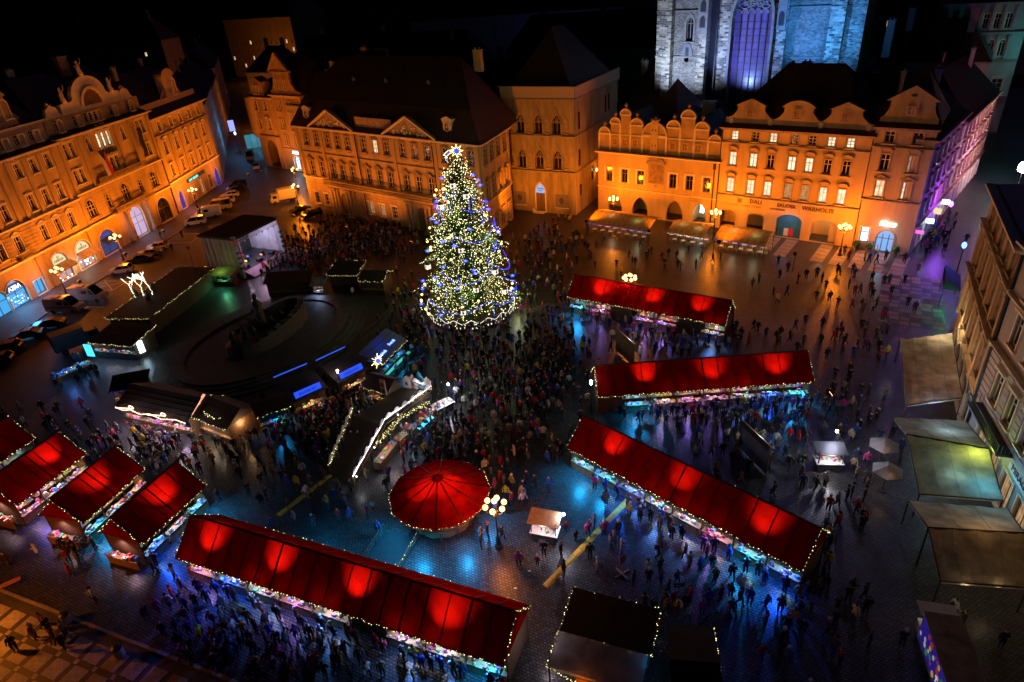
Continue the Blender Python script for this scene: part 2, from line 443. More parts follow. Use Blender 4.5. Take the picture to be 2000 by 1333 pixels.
# ------------------------------------------------------------------ building kit (local x to the right along the front, y into the building)
def hrot(h): return R(90 - h)
def arc_pts(cx, zs, w, kind, n=8):
    """points of an arch from the right springing to the left one; kind 1 round, 2 pointed, 3 shallow"""
    r = w / 2
    if kind == 1: return [(cx + r * math.cos(math.pi * i / n), zs + r * math.sin(math.pi * i / n)) for i in range(n + 1)]
    if kind == 3: return [(cx + r * math.cos(math.pi * i / n), zs + .28 * w * math.sin(math.pi * i / n)) for i in range(n + 1)]
    out = []
    for i in range(n // 2 + 1):                       # two arcs meeting at a point
        t = R(60) * i / (n // 2); out.append((cx - r + w * math.cos(t), zs + w * math.sin(t)))
    return out + [(2 * cx - x, z) for x, z in reversed(out[:-1])]
RISE = {0: 0, 1: .5, 2: .866, 3: .28}
def wall(root, W, H, ops, m, depth=10.0, reveal=.32, x0=0.0, z0=0.0, name='wall', back=True, trim=None, y=0.0):
    """front wall with real openings. ops: (cx, zbottom, w, h, arch)"""
    s = MB()
    xs = sorted({x0, x0 + W} | {round(o[0] - o[2] / 2, 3) for o in ops} | {round(o[0] + o[2] / 2, 3) for o in ops})
    zs = sorted({z0, H} | {round(o[1], 3) for o in ops} | {round(o[1] + o[3], 3) for o in ops})
    rects = [(round(o[0] - o[2] / 2, 3), round(o[0] + o[2] / 2, 3), round(o[1], 3), round(o[1] + o[3], 3)) for o in ops]
    for a, b in zip(xs, xs[1:]):
        run = None
        for c, d in zip(zs, zs[1:]):
            mx, mz = (a + b) / 2, (c + d) / 2
            inside = any(r[0] < mx < r[1] and r[2] < mz < r[3] for r in rects)
            if inside:
                if run: s.face([(a, y, run[0]), (b, y, run[0]), (b, y, run[1]), (a, y, run[1])]); run = None
            else: run = (run[0], d) if run else (c, d)
        if run: s.face([(a, y, run[0]), (b, y, run[0]), (b, y, run[1]), (a, y, run[1])])
    for o in ops:
        cx, zb, w, h, ar = o[:5]
        l, r, zt = cx - w / 2, cx + w / 2, zb + h
        yb = y + reveal
        if ar:
            zsp = zt - RISE[ar] * w
            ap = arc_pts(cx, zsp, w, ar)
            half = len(ap) // 2
            s.face([(r, y, zt)] + [(x, y, z) for x, z in reversed(ap[:half + 1])])
            s.face([(l, y, zt)] + [(x, y, z) for x, z in reversed(ap[half:])])
            for p, q in zip(ap, ap[1:]): s.face([(p[0], y, p[1]), (q[0], y, q[1]), (q[0], yb, q[1]), (p[0], yb, p[1])])
        else:
            zsp = zt; s.face([(l, y, zt), (l, yb, zt), (r, yb, zt), (r, y, zt)])
        s.face([(l, y, zb), (l, y, zsp), (l, yb, zsp), (l, yb, zb)][::-1])
        s.face([(r, y, zb), (r, y, zsp), (r, yb, zsp), (r, yb, zb)])
        s.face([(l, y, zb), (r, y, zb), (r, yb, zb), (l, yb, zb)])
    if back:
        X0, X1, D = x0, x0 + W, depth
        s.face([(X0, y, z0), (X0, y, H), (X0, D, H), (X0, D, z0)][::-1][::-1])
        s.face([(X1, y, z0), (X1, D, z0), (X1, D, H), (X1, y, H)])
        s.face([(X0, D, z0), (X0, D, H), (X1, D, H), (X1, D, z0)])
        s.face([(X0, y, H), (X1, y, H), (X1, D, H), (X0, D, H)])
    return s.build(name, m, root)
_wc = {}
def window(root, x, z, w, h, pane=None, arch=0, hood='flat', nx=2, nz=3, y=.2, fr=None, tr=None, sur=.16, sill=True, name='window'):
    pane = pane or m_glass; fr = fr or m_frame; tr = tr or m_trim
    k = ('f', w, h, arch, nx, nz, fr.name)
    if k not in _wc:
        s = MB(); t = .12
        zsp = h - RISE[arch] * w
        s.box(-w / 2, -w / 2 + t, 0, .07, 0, zsp); s.box(w / 2 - t, w / 2, 0, .07, 0, zsp); s.box(-w / 2, w / 2, .004, .066, 0, t)
        if arch:
            ap = arc_pts(0, zsp, w, arch); ai = arc_pts(0, zsp, w - 2 * t, arch)
            for i in range(len(ap) - 1):
                s.face([(ap[i][0], 0, ap[i][1]), (ap[i + 1][0], 0, ap[i + 1][1]), (ai[i + 1][0], 0, ai[i + 1][1]), (ai[i][0], 0, ai[i][1])])
            s.box(-w / 2, w / 2, .005, .065, zsp - .04, zsp + .05)
        else: s.box(-w / 2, w / 2, .004, .066, h - t, h)
        for i in range(1, nx):
            xx = -w / 2 + w * i / nx; s.box(xx - .06, xx + .06, .01, .06, t * .9, h - (.25 * w if arch else t * .9))
        lv = [.66] if nz == 2 else [i / nz for i in range(1, nz)]
        for q in lv:
            zz = zsp * q if arch else h * q
            s.box(-w / 2 + t * .9, w / 2 - t * .9, .015, .055, zz - .05, zz + .05)
        _wc[k] = s.mesh('window', fr)
    kp = ('p', w, h, arch, pane.name)
    if kp not in _wc:
        s = MB(); zsp = h - RISE[arch] * w
        pts = [(-w / 2, 0), (w / 2, 0)] + (arc_pts(0, zsp, w, arch) if arch else [(w / 2, h), (-w / 2, h)])
        s.face([(a, .045, b) for a, b in pts]); _wc[kp] = s.mesh('pane', pane)
    o = obj(name, _wc[k], root, (x, y, z))
    obj('pane', _wc[kp], o)
    if hood is not None:
        ks = ('s', w, h, arch, hood, sur, sill, tr.name)
        if ks not in _wc:
            s = MB(); yo = -y
            zsp = h - RISE[arch] * w; a, b = w / 2, w / 2 + sur
            s.box(-b, -a, yo - .13, yo + .05, -.02, zsp); s.box(a, b, yo - .13, yo + .05, -.02, zsp)
            if arch:
                p1, p2 = arc_pts(0, zsp, w + 2 * sur, arch), arc_pts(0, zsp, w, arch)
                for i in range(len(p1) - 1):
                    q = [p1[i], p1[i + 1], p2[i + 1], p2[i]]
                    s.prism(q, yo - .13, yo + .02)
            else: s.box(-b, b, yo - .135, yo + .05, h, h + sur)
            zt = h + sur + .02
            if sill: s.box(-b - .1, b + .1, yo - .3, yo + .04, -.2, -.02)
            if hood == 'flat': s.box(-b - .14, b + .14, yo - .38, yo + .02, zt + .12, zt + .30)
            if hood == 'seg':
                n = 8; bb = b + .14
                for i in range(n):
                    t0, t1 = math.pi * (.18 + .64 * i / n), math.pi * (.18 + .64 * (i + 1) / n)
                    sc_ = bb / math.cos(math.pi * .18)
                    q = [(sc_ * math.cos(t), zt + .32 + .9 * bb * (math.sin(t) - math.sin(math.pi * .18)) * k2) for t, k2 in ((t0, 1), (t1, 1))]
                    s.prism([(q[0][0], q[0][1]), (q[0][0], q[0][1] + .16), (q[1][0], q[1][1] + .16), (q[1][0], q[1][1])], yo - .46, yo + .02)
                s.box(-b - .02, -b + .2, yo - .16, yo + .02, zt, zt + .36); s.box(b - .2, b + .02, yo - .16, yo + .02, zt, zt + .36)
            if hood == 'tri':
                s.prism([(-b - .15, zt + .15), (b + .15, zt + .15), (0, zt + .62)], yo - .1, yo + .02)
                s.bar((-b - .22, yo - .14, zt + .16), (0, yo - .14, zt + .68), .24, .1); s.bar((b + .22, yo - .14, zt + .16), (0, yo - .14, zt + .68), .24, .1)
                s.box(-b - .2, b + .2, yo - .22, yo + .02, zt + .06, zt + .15)
            if hood == 'orn':                           # wavy rococo hood with a shell under it
                pts = [(-b - .3, zt + .18), (-b * .75, zt + .3), (-b * .35, zt + .62), (0, zt + .78), (b * .35, zt + .62), (b * .75, zt + .3), (b + .3, zt + .18)]
                for p, q in zip(pts, pts[1:]): s.bar((p[0], yo - .16, p[1]), (q[0], yo - .16, q[1]), .55, .16)
                for i in range(9):
                    t = math.pi * i / 8; s.octa((.42 * math.cos(t), yo - .07, zt + .16 + .34 * math.sin(t)), .13)
                for sg in (-1, 1):
                    for i in range(5): s.octa((sg * (b + .02 + .1 * math.sin(i * 1.7)), yo - .08, h * (.98 - .13 * i)), .13 - .012 * i)
            if hood == 'fest':                          # curved lintel and a festoon under the sill
                for i in range(7):
                    t = math.pi * (1 + i / 6); s.octa((b * .9 * math.cos(t), yo - .08, -.24 + .34 * math.sin(t)), .12)
                s.box(-b - .1, b + .1, yo - .22, yo + .02, zt + .05, zt + .18)
                for i in range(5): s.octa((-.36 + .18 * i, yo - .07, zt + .3 + .12 * math.sin(math.pi * i / 4)), .12)
            _wc[ks] = s.mesh('surround', tr)
        obj('surround', _wc[ks], o)
    return o
def cornice(root, x0, x1, z, prof=.5, m=None, dent=True, name='cornice', y=0.0):
    s = MB()
    prof *= 1.25; s.box(x0 - prof * .3, x1 + prof * .3, y - prof * .45, y + .12, z - .42, z - .2)
    s.box(x0 - prof * .7, x1 + prof * .7, y - prof, y + .1, z - .198, z)
    if dent:
        n = int((x1 - x0) / .62)
        for i in range(n):
            xx = x0 + (i + .5) * (x1 - x0) / n; s.box(xx - .13, xx + .13, y - prof * .8, y + .05, z - .4, z - .2)
    return s.build(name, m or m_trim, root)
def band(root, x0, x1, z, h=.25, p=.12, m=None, name='string_course', y=0.0):
    p *= 1.5; s = MB(); s.box(x0 - p * .5, x1 + p * .5, y - p, y + .06, z, z + h); s.box(x0 - p * .8, x1 + p * .8, y - p * 1.9, y + .05, z + h + .001, z + h + .09)
    return s.build(name, m or m_trim, root)
def pilasters(root, xs, z0, z1, w=.55, p=.26, m=None, y=0.0):
    k = MB(); p *= 1.5; k.box(-w / 2, w / 2, -p, .05, 0, z1 - z0)
    k.box(-w / 2 - .1, w / 2 + .1, -p - .1, .04, z1 - z0 - .5, z1 - z0 - .12); k.box(-w / 2 - .1, w / 2 + .1, -p - .08, .04, 0.002, .4)
    me = k.mesh('pilaster', m or m_trim)
    for x in xs: obj('pilaster', me, root, (x, y, z0))
def groove(root, x0, x1, z0, z1, step, skips=(), m=None, p=.09, y=0.0):
    """rusticated courses: each course a proud strip with recessed joints, broken by openings"""
    s = MB(); z = z0
    while z + step <= z1 + .01:
        xs = [x0]
        for c, zb, w, h in sorted(skips):
            if zb - .1 < z + step and z < zb + h + .1: xs += [c - w / 2 - .2, c + w / 2 + .2]
        xs.append(x1)
        for a, b in zip(xs[::2], xs[1::2]):
            if b - a > .1: s.box(a, b, y - p, y + .02, z + .05, z + step - .05)
        z += step
    return s.build('rusticated_course', m or m_trim, root)
def hip_roof(root, x0, x1, y0, y1, z, rise, inset=None, m=None, over=.35, name='roof'):
    s = MB(); ins = (y1 - y0) / 2 if inset is None else inset
    X0, X1, Y0, Y1 = x0 - over, x1 + over, y0 - over, y1 + over
    ym = (y0 + y1) / 2
    a, b = (x0 + ins, ym, z + rise), (x1 - ins, ym, z + rise)
    s.face([(X0, Y0, z), (X1, Y0, z), b, a]); s.face([(X1, Y1, z), (X0, Y1, z), a, b])
    s.face([(X0, Y1, z), (X0, Y0, z), a]); s.face([(X1, Y0, z), (X1, Y1, z), b])
    s.face([(X0, Y0, z), (X0, Y1, z), (X1, Y1, z), (X1, Y0, z)])
    r = s.build(name, m or m_roof, root)
    return r
def chimney(roof, x, y, z, h=2.0, w=.9, d=.6, m=None):
    s = MB(); s.box(-w / 2, w / 2, -d / 2, d / 2, 0, h); s.box(-w / 2 - .1, w / 2 + .1, -d / 2 - .1, d / 2 + .1, h, h + .18)
    for i in (-.25, .25): s.box(i * w - .12, i * w + .12, -.13, .13, h + .18, h + .5)
    return s.build('chimney', m or m_plaster_g, roof, (x, y, z))
def gable_arch(s, cx, w, z0, hbody, y0, y1, rise=.5):
    """a panel with a semicircular top"""
    r = w / 2
    pts = [(cx - r, z0), (cx + r, z0)] + [(cx + r * math.cos(math.pi * i / 10), z0 + hbody + 2 * rise * r * math.sin(math.pi * i / 10)) for i in range(11)]
    s.prism(pts, y0, y1)
def house(name, label, ox, oy, head, group=None):
    return thing(name, label, 'building', (ox, oy, 0), hrot(head), group)
# ------------------------------------------------------------------ arcaded yellow house with three small gables (gallery)
hx, hy = 55.68 - .7955 * 22.5, 97.76 + .606 * 22.5
b = house('arcaded_house', 'tall ochre arcaded house with many lit windows and three small attic gables', hx, hy, 127.3)
cols = [2.0, 5.4, 8.2, 11.5, 14.15, 16.9, 19.6]
rows = [(6.75, 2.45, 1.22), (11.35, 2.25, 1.2), (15.55, 1.5, 1.15)]
ops = [(c, z, w, h, 0) for z, h, w in rows for c in cols]
arches = [(2.1, .02, 2.7, 3.6), (6.9, .02, 2.8, 3.5), (12.4, .02, 4.1, 4.1), (17.9, .02, 4.0, 3.95)]
wall(b, 22.5, 17.6, ops + [(x, z, w, h, 3) for x, z, w, h in arches], m_plaster_o, 14, reveal=.5)
a = MB(); a.face([(.1, 4, .02), (22.4, 4, .02), (22.4, 4, 4.6), (.1, 4, 4.6)]); a.face([(.1, .5, 4.6), (.1, 4, 4.6), (22.4, 4, 4.6), (22.4, .5, 4.6)])
for x in (9.2, 15.2): a.box(x - .3, x + .3, .5, 3.99, .02, 4.59)
a.build('arcade_vault', m_plaster_o, b)
lit = ['LDLDDLL', 'LLDLLDD', 'LLLMMLL']
for (z, h, w), pat in zip(rows, reversed(lit)):
    for c, k in zip(cols, pat):
        window(b, c, z, w, h, {'L': m_litw, 'D': m_glass, 'M': m_lit2}[k], hood='flat' if z > 15 else 'seg', nx=2, nz=2 if z < 15 else 3, tr=m_plaster_l)
band(b, 0, 22.5, 15.0, .16, .12, m_plaster_l); band(b, 0, 22.5, 6.2, .14, .14, m_roof_m)
cornice(b, 0, 22.5, 17.62, .55, m_plaster_l)
ev = MB(); ev.face([(-.5, -.65, 17.63), (23, -.65, 17.63), (23, .5, 18.25), (-.5, .5, 18.25)]); ev.face([(-.5, .5, 18.25), (23, .5, 18.25), (23, .5, 17.6), (-.5, .5, 17.6)])
ev.build('eave_tiles', m_roof, b)
at = MB(); at.box(.1, 22.4, .5, 1.1, 17.61, 19.05)
gx = [(4.1, 0), (11.4, 1), (18.3, 0)]
for cx, rd_ in gx:
    at.box(cx - 2.15, cx + 2.15, .42, 1.2, 19.05, 21.0)
    for sg in (-1, 1):
        pts = [(cx + sg * 2.15, 19.05)] + [(cx + sg * (2.15 + 1.7 * i / 6), 19.05 + 1.3 * (1 - i / 6) ** 2.2) for i in range(6)] + [(cx + sg * 3.85, 19.05)]
        at.prism(pts if sg < 0 else pts[::-1], .5, 1.0)
    if rd_: at.prism([(cx - 2.5, 21), (cx + 2.5, 21)] + [(cx + 2.5 * math.cos(math.pi * i / 10), 21 + 1.1 * math.sin(math.pi * i / 10) ** 1.6) for i in range(1, 10)], .3, 1.2)
    else: at.prism([(cx - 2.5, 21), (cx + 2.5, 21), (cx, 22.15)], .3, 1.2)
at.build('attic_gable', m_plaster_l, b)
for cx, rd_ in gx: window(b, cx, 19.35, .95, 1.25, m_glass, arch=0 if rd_ else 3, y=.4, hood='none', sur=.2, tr=m_trim_d, sill=False, fr=m_frame_d, nz=2)
for x in (1.0, 7.3, 14.9, 21.6): pilasters(b, [x], 17.8, 19.0, .5, .06, m_trim, y=.5)
r = hip_roof(b, .5, 22, 1.2, 16, 19.0, 7.4, 6.5)
chimney(r, 9, 12, 23, 3, 1.4); chimney(r, 19.5, 14, 20, 4.2, 1.0)
m_letter = M('dark_lettering', (0.05, 0.03, 0.02), .6, 0)
m_letter_f = M('faded_lettering', (0.42, 0.30, 0.16), .8, 0)
text('DALI', b, (5.6, -.09, 5.28), .95, m_letter, bold=.012)
text('SAUDEK', b, (10.15, -.09, 5.25), .82, m_letter, bold=.012)
text('exhibition', b, (9.1, -.09, 4.62), .62, m_letter)
text('WARHOL', b, (14.1, -.09, 5.2), .92, m_letter, bold=.012)
text('RESTAURANT CAFE U TYNA', b, (.6, -.06, 4.5), .55, m_letter_f)
for x in (3.9, 18.6):
    s = MB(); s.box(-.32, .32, -.1, -.02, 0, .64); s.box(-.2, -.05, -.12, -.1, .12, .28, 1); s.box(.05, .2, -.12, -.1, .12, .28, 1); s.box(-.2, -.05, -.12, -.1, .36, .52, 1); s.box(.05, .2, -.12, -.1, .36, .52, 1)
    s.build('logo_panel', [m_letter, m_plaster_o], b, (x, 0, 5.2))
m_teal = M('teal_board', (0.02, 0.17, 0.28), .5, .3, .6)
bd = MB(); bd.prism([(-1.95, 0), (1.95, 0)] + arc_pts(0, 2.75, 3.9, 3), 0, .08)
brd = bd.build('entrance_board', m_teal, b, (12.4, .6, .05))
s = MB(); s.box(-.75, -.05, -.06, 0, .15, 1.45); s.box(.05, .75, -.06, 0, .15, 1.45, 1); s.build('poster', [m_white, M('red_poster', (.55, .02, .03), .6, .1)], brd)
light('POINT', (12.4, -1.2, 3.2), 60, (.1, .5, 1), b, .1)
s = MB(); s.box(-.9, .9, 0, .06, 0, .5); s.build('shop_sign', m_blue_e, b, (18.6, 3.9, 3.2))
light('POINT', (17.9, 2.6, 3.6), 90, (1, .8, .6), b, .1); light('POINT', (3, 2.5, 3.5), 25, ORANGE, b, .1)
pipe = MB(); pipe.tube((-.12, -.15, .1), (-.12, -.15, 17.3), .09, .09, 6); pipe.build('drainpipe', m_iron, b)

# ------------------------------------------------------------------ lower house with scalloped double gable
gx0, gy0 = 55.68 - .7955 * 46.1, 97.76 + .606 * 46.1
b = house('gabled_school', 'low ochre arcaded house with round scalloped double gable and six dark windows', gx0, gy0, 127.3)
wc = [2.4, 5.6, 8.9, 15.2, 18.3, 21.5]
arch = [(3.6, .02, 3.0, 3.7), (8.9, .02, 3.2, 3.8), (15.8, .02, 3.3, 4.0), (20.5, .02, 2.5, 4.0)]
wall(b, 23.4, 11.7, [(c, 6.2, 1.35, 2.6, 0) for c in wc] + [(x, z, w, h, 2) for x, z, w, h in arch], m_plaster_o, 12, reveal=.6)
a = MB(); a.face([(.1, 4.2, .02), (23.3, 4.2, .02), (23.3, 4.2, 4.5), (.1, 4.2, 4.5)]); a.face([(.1, .6, 4.5), (.1, 4.2, 4.5), (23.3, 4.2, 4.5), (23.3, .6, 4.5)])
for x in (6.3, 12.3, 18.4): a.box(x - .4, x + .4, .6, 4.19, .02, 4.49)
a.build('arcade_vault', m_plaster_o, b)
for i, c in enumerate(wc): window(b, c, 6.2, 1.35, 2.6, m_glass, hood='none', sur=.34, nx=2, nz=2, sill=False, fr=m_frame_d, tr=m_trim)
band(b, 0, 23.4, 5.0, .16, .08, m_trim); band(b, -.1, 23.5, 11.55, .25, .3, m_trim)
ni = MB(); ni.box(-1.5, 1.5, -.12, .02, 0, 4.0); ni.box(-1.25, 1.25, -.16, -.12, .15, 3.5, 1)
for i in range(8):
    t0, t1 = math.pi * i / 8, math.pi * (i + 1) / 8
    ni.bar((1.75 * math.cos(t0), -.2, 3.7 + 1.0 * math.sin(t0)), (1.75 * math.cos(t1), -.2, 3.7 + 1.0 * math.sin(t1)), .5, .16)
ni.box(-1.4, 1.4, -.11, .02, 3.9, 4.6, 1); ni.tube((0, -.3, -.9), (0, -.3, -.1), .05); ni.bar((-.4, -.3, -.35), (.4, -.3, -.35), .08, .08)
ni.build('niche_painting', [m_trim_d, M('faded_fresco', (.34, .22, .12), .9, .5, 1.3)], b, (11.9, 0, 6.7))
cols_ = [0.1, 2.4, 4.45, 6.5, 8.9, 13.5, 16.0, 18.6, 21.1, 23.4]
tops = [15.0, 16.9, 18.5, 16.8, 15.2, 16.8, 18.6, 16.8, 14.9]
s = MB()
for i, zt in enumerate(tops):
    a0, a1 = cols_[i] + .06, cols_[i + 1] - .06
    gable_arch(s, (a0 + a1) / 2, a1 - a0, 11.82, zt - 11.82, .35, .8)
s.build('scalloped_gable', M('dark_ochre_panel', (.50, .34, .13), .85, .25, .6, .1), b)  # panels in a darker ochre than the wall plaster
s = MB()
for i, x in enumerate(cols_):
    zt = max(tops[max(0, i - 1)], tops[min(8, i)])
    s.box(x - .16, x + .16, .2, .55, 11.83, min(tops[max(0, i - 1)], tops[min(8, i)]) + .1)
for i, zt in enumerate(tops):
    a0, a1 = cols_[i], cols_[i + 1]; c, r = (a0 + a1) / 2, (a1 - a0) / 2
    s.box(a0, a1, .16, .5, zt - .14, zt + .12); s.box(a0, a1, .18, .5, 14.85, 15.05)
    for k in range(10):
        t0, t1 = math.pi * k / 10, math.pi * (k + 1) / 10
        s.bar((c + r * math.cos(t0), .4, zt + r * math.sin(t0)), (c + r * math.cos(t1), .4, zt + r * math.sin(t1)), .55, .2)
s.build('gable_moulding', m_trim, b)
for i, zt in enumerate(tops):
    s = MB(); c, r = (cols_[i] + cols_[i + 1]) / 2, (cols_[i + 1] - cols_[i]) / 2
    s.lathe([(.3, 0), (.18, .25), (.12, .35), (.28, .55), (.3, .75), (.12, .98), (.04, 1.1)], 8); s.build('finial', m_trim_d, b, (c, .45, zt + r))
for x in (3.5, 5.5, 7.6, 14.8, 17.1): window(b, x, 13.2, .95, 1.1, m_glass, hood='none', sur=.1, y=.33, sill=False, fr=m_frame_d, nz=2, tr=m_plaster_o)
window(b, 19.3, 13.1, 1.6, 1.15, m_glass, hood='none', sur=.1, y=.33, sill=False, fr=m_frame_d, nx=3, nz=2, tr=m_plaster_o)
tw = MB(); tw.box(-.7, .7, .1, .8, 0, 5.6)
tw.lathe([(.75, 5.6), (.75, 6.1), (.5, 6.2)], 8, (0, .5))
for k in range(8): tw.octa((.72 * math.cos(k * .785), .5 + .72 * math.sin(k * .785), 6.25), .2)
for sx in (-.3, .3):
    for zz in (1.6, 4.3): tw.box(sx - .07, sx + .07, .06, .1, zz, zz + .4, 1)
tw.build('oriel_turret', [m_plaster_o, m_dark], b, (11.2, 0, 11.7))
s = MB()
for x0, x1, pk in ((.6, 8.6, 18.0), (13.6, 22.9, 18.0)):
    c = (x0 + x1) / 2
    s.face([(x0, .8, 13.4), (c, .8, pk), (c, 13, pk), (x0, 13, 13.4)]); s.face([(c, .8, pk), (x1, .8, 13.4), (x1, 13, 13.4), (c, 13, pk)])
    s.face([(x0, 13, 13.4), (c, 13, pk), (x1, 13, 13.4)])
s.face([(.3, .8, 13.3), (23.1, .8, 13.3), (23.1, 13, 13.3), (.3, 13, 13.3)])
rf = s.build('roof', m_roof, b)
s = MB(); s.box(-1.1, 1.1, -.5, .5, 0, 4.2); s.box(-1.25, 1.25, -.6, .6, 4.2, 4.45); s.build('chimney', M('white_chimney', (.75, .72, .70), .8, .1), rf, (17.6, 9, 15.5))
# steep lit roof just behind the gables
bk = house('roof_behind_gables', 'steep pinkish tiled roof rising behind the scalloped gables', 55.68 - .7955 * 40.8 + .606 * 14, 97.76 + .606 * 40.8 + .7955 * 14, 127.3)
s = MB()
s.face([(0, 0, 13), (4.8, 0, 13), (4.8, 0, 14), (2.4, 4.5, 22.3), (0, 0, 14)][1:4] + [(0, 0, 13)])
s = MB(); s.face([(-3, -1, 14.0), (5.5, -2.5, 14.0), (2.4, 4.0, 22.2)]); s.face([(5.5, -2.5, 14), (8.6, 5, 16.5), (2.4, 4.0, 22.2)]); s.face([(-3, -1, 14), (2.4, 4, 22.2), (2, 9, 15)])
s.build('roof', M('weathered_roof_tiles', (.40, .26, .24), .8, .25, 3.0, .3), bk)
s = MB(); s.slab([(-2.8, -.8), (5.3, -2.2), (8.3, 5), (2, 8.8)], 0, 13.9); s.build('wall', m_plaster_g, bk)
text('RISTORANTE', b, (18.5, -.06, 4.75), .36, m_letter_f); text('CAFFE ITALIA', b, (18.5, -.06, 4.25), .36, m_letter_f)
s = MB(); s.box(-.35, .35, 0, .06, 0, 1.6); s.build('lit_menu_board', m_cool_e, b, (20.3, 2.0, 1.7)); light('POINT', (20.5, 1.2, 2.6), 40, (.5, .8, 1), b, .1)
pp = MB(); pp.tube((22.7, -.15, .1), (22.7, -.15, 10.4), .1, .1, 6); pp.box(22.5, 22.9, -.35, .02, 10.4, 11.4); pp.build('drainpipe', m_iron, b)

# ------------------------------------------------------------------ narrow corner house with neon shop sign
ix, iy = 55.68, 97.76
b = house('corner_house', 'narrow ochre corner house with triangular gable and white neon script', ix + .7955 * .15, iy - .606 * .15, 127.3)
W = 7.8
cc = [2.0, 5.6]
rws = [(8.6, 2.6, 1.25), (12.6, 2.5, 1.25), (16.7, 1.7, 1.3)]
wall(b, W, 19.0, [(c, z, w, h, 0) for z, h, w in rws for c in cc] + [(4.3, .02, 2.6, 3.5, 1), (1.3, 1.2, 1.3, 2.5, 0)], m_plaster_l, 12)
for (z, h, w), k in zip(rws, ('LL', 'DM', 'DD')):
    for c, q in zip(cc, k): window(b, c, z, w, h, {'L': m_lit, 'D': m_glass, 'M': m_lit2}[q], hood='flat' if z > 16 else ('seg' if z > 12 else 'tri'), nz=2, tr=m_plaster_l)
m_shopw = E('shop_window_white', (.7, .85, 1.0), 1.6)
window(b, 4.3, .02, 2.6, 3.5, E('shop_door_glow', (.25, .5, 1.0), .9), arch=1, hood='none', nx=3, nz=1, fr=m_dark, sur=.15, tr=m_plaster_l, name='shop_door')
window(b, 1.3, 1.2, 1.3, 2.5, m_shopw, hood='none', nx=1, nz=2, fr=m_dark, sill=False, name='shop_window')
text('Manu', b, (3.1, -.25, 4.35), 1.0, m_cool_e, shear=.3, name='neon_sign', bold=.02)
band(b, 0, W, 16.0, .15, .14, m_trim_d); band(b, 0, W, 8.0, .15, .12, m_trim_d); cornice(b, 0, W, 19.0, .5, m_trim_d)
s = MB(); s.face([(-.3, -.5, 19.01), (W + .3, -.5, 19.01), (W + .3, .5, 19.6), (-.3, .5, 19.6)]); s.build('eave_tiles', m_roof, b)
s = MB(); s.box(.2, W - .2, .5, 1, 19.01, 20.2); s.box(1.2, 6.8, .45, 1.2, 20.2, 22.6); s.prism([(.6, 22.6), (7.4, 22.6), (4, 24.7)], .25, 1.2)
for sg, cx in ((-1, 1.2), (1, 6.8)):
    pts = [(cx, 20.2)] + [(cx + sg * 1.0 * i / 5, 20.2 + 1.5 * (1 - i / 5) ** 2) for i in range(6)]; s.prism(pts if sg < 0 else pts[::-1], .5, .9)
s.build('attic_gable', m_plaster_l, b); window(b, 4, 20.6, 1.1, 1.4, m_glass, arch=3, y=.43, hood='none', sur=.2, nz=2, sill=False, tr=m_trim_d)
s = MB(); s.lathe([(.42, 0), (.42, .04)], 10, sy=.5); o = s.build('oval_window', m_dark, b, (4, .22, 23.4)); o.rotation_euler = (R(90), 0, 0)
r = hip_roof(b, .2, W - .1, 1.2, 12, 19.5, 6.5, 3.2); chimney(r, 5.5, 9, 23, 2.5)
light('POINT', (4.3, -1.4, 2.4), 120, (.4, .6, 1), b, .15)
pt = MB()
for x in (.6, 2.5, 6.2): pt.lathe([(.25, 0), (.35, .5), (.3, .52)], 8, (x, -1.1)); pt.lathe([(.2, .5), (.55, .9), (.5, 1.3), (.15, 1.7)], 7, (x, -1.1), 1)
for i, x in enumerate((.6, 2.5, 6.2)):
    pt = MB(); pt.lathe([(.25, 0), (.35, .5), (.3, .52)], 8, mi=0)
    pt.lathe([(.2, .5), (.55, .9), (.5, 1.3), (.15, 1.7)], 7, mi=1)
    for q in range(40):
        t = rnd.uniform(0, 6.28); zz = rnd.uniform(.6, 1.7); rr = rnd.uniform(.3, .6); pt.octa((rr * math.cos(t), rr * math.sin(t), zz), .12, 1)
    wx, wy = hl(.15 + x, -1.1)
    tag(pt.build('potted_shrub', [m_stone, m_green], None, (wx, wy, 0)), ['round potted shrub under the tall lit shop window', 'round potted shrub at the neon shop door', 'round potted shrub at the street corner by the neon shop'][i], 'plant')

# ------------------------------------------------------------------ stone tower house
b = house('stone_tower_house', 'square gothic sandstone tower house with pointed traceried windows', 14.34 - .8746 * 14.6, 123.91 + .4848 * 14.6, 119)
W = 14.6
tr = []
for zr in (8.8, 15.3):
    for c in (3.55, 7.3, 11.05): tr.append((c, zr, 1.75, 3.6, 2))
wall(b, W, 21.6, tr + [(7.2, .02, 1.9, 3.9, 0)], m_bell, 24, reveal=.45)
for c, z, w, h, k in tr:
    o = window(b, c, z, w, h, m_glass, arch=2, hood='none', nx=2, nz=1, sur=.22, tr=m_bell, fr=m_bell, y=.3)
    s = MB()
    for i in range(10):
        t0, t1 = 2 * math.pi * i / 10, 2 * math.pi * (i + 1) / 10
        s.bar((.3 * math.cos(t0), 0, 2.65 + .3 * math.sin(t0)), (.3 * math.cos(t1), 0, 2.65 + .3 * math.sin(t1)), .12, .1)
    for sg in (-1, 1):
        for i in range(5):
            t0, t1 = math.pi * i / 5, math.pi * (i + 1) / 5
            s.bar((sg * .42 + .36 * math.cos(t0), 0, 1.95 + .36 * math.sin(t0)), (sg * .42 + .36 * math.cos(t1), 0, 1.95 + .36 * math.sin(t1)), .12, .1)
    for sg in (-1, 1): s.bar((sg * 1.15, -.42, 2.0), (0, -.42, 4.6), .16, .14)
    for k2 in range(5): s.octa((0, -.42, 4.5 + .14 * k2), .14 - .015 * k2)
    s.build('tracery', m_trim_d, o)
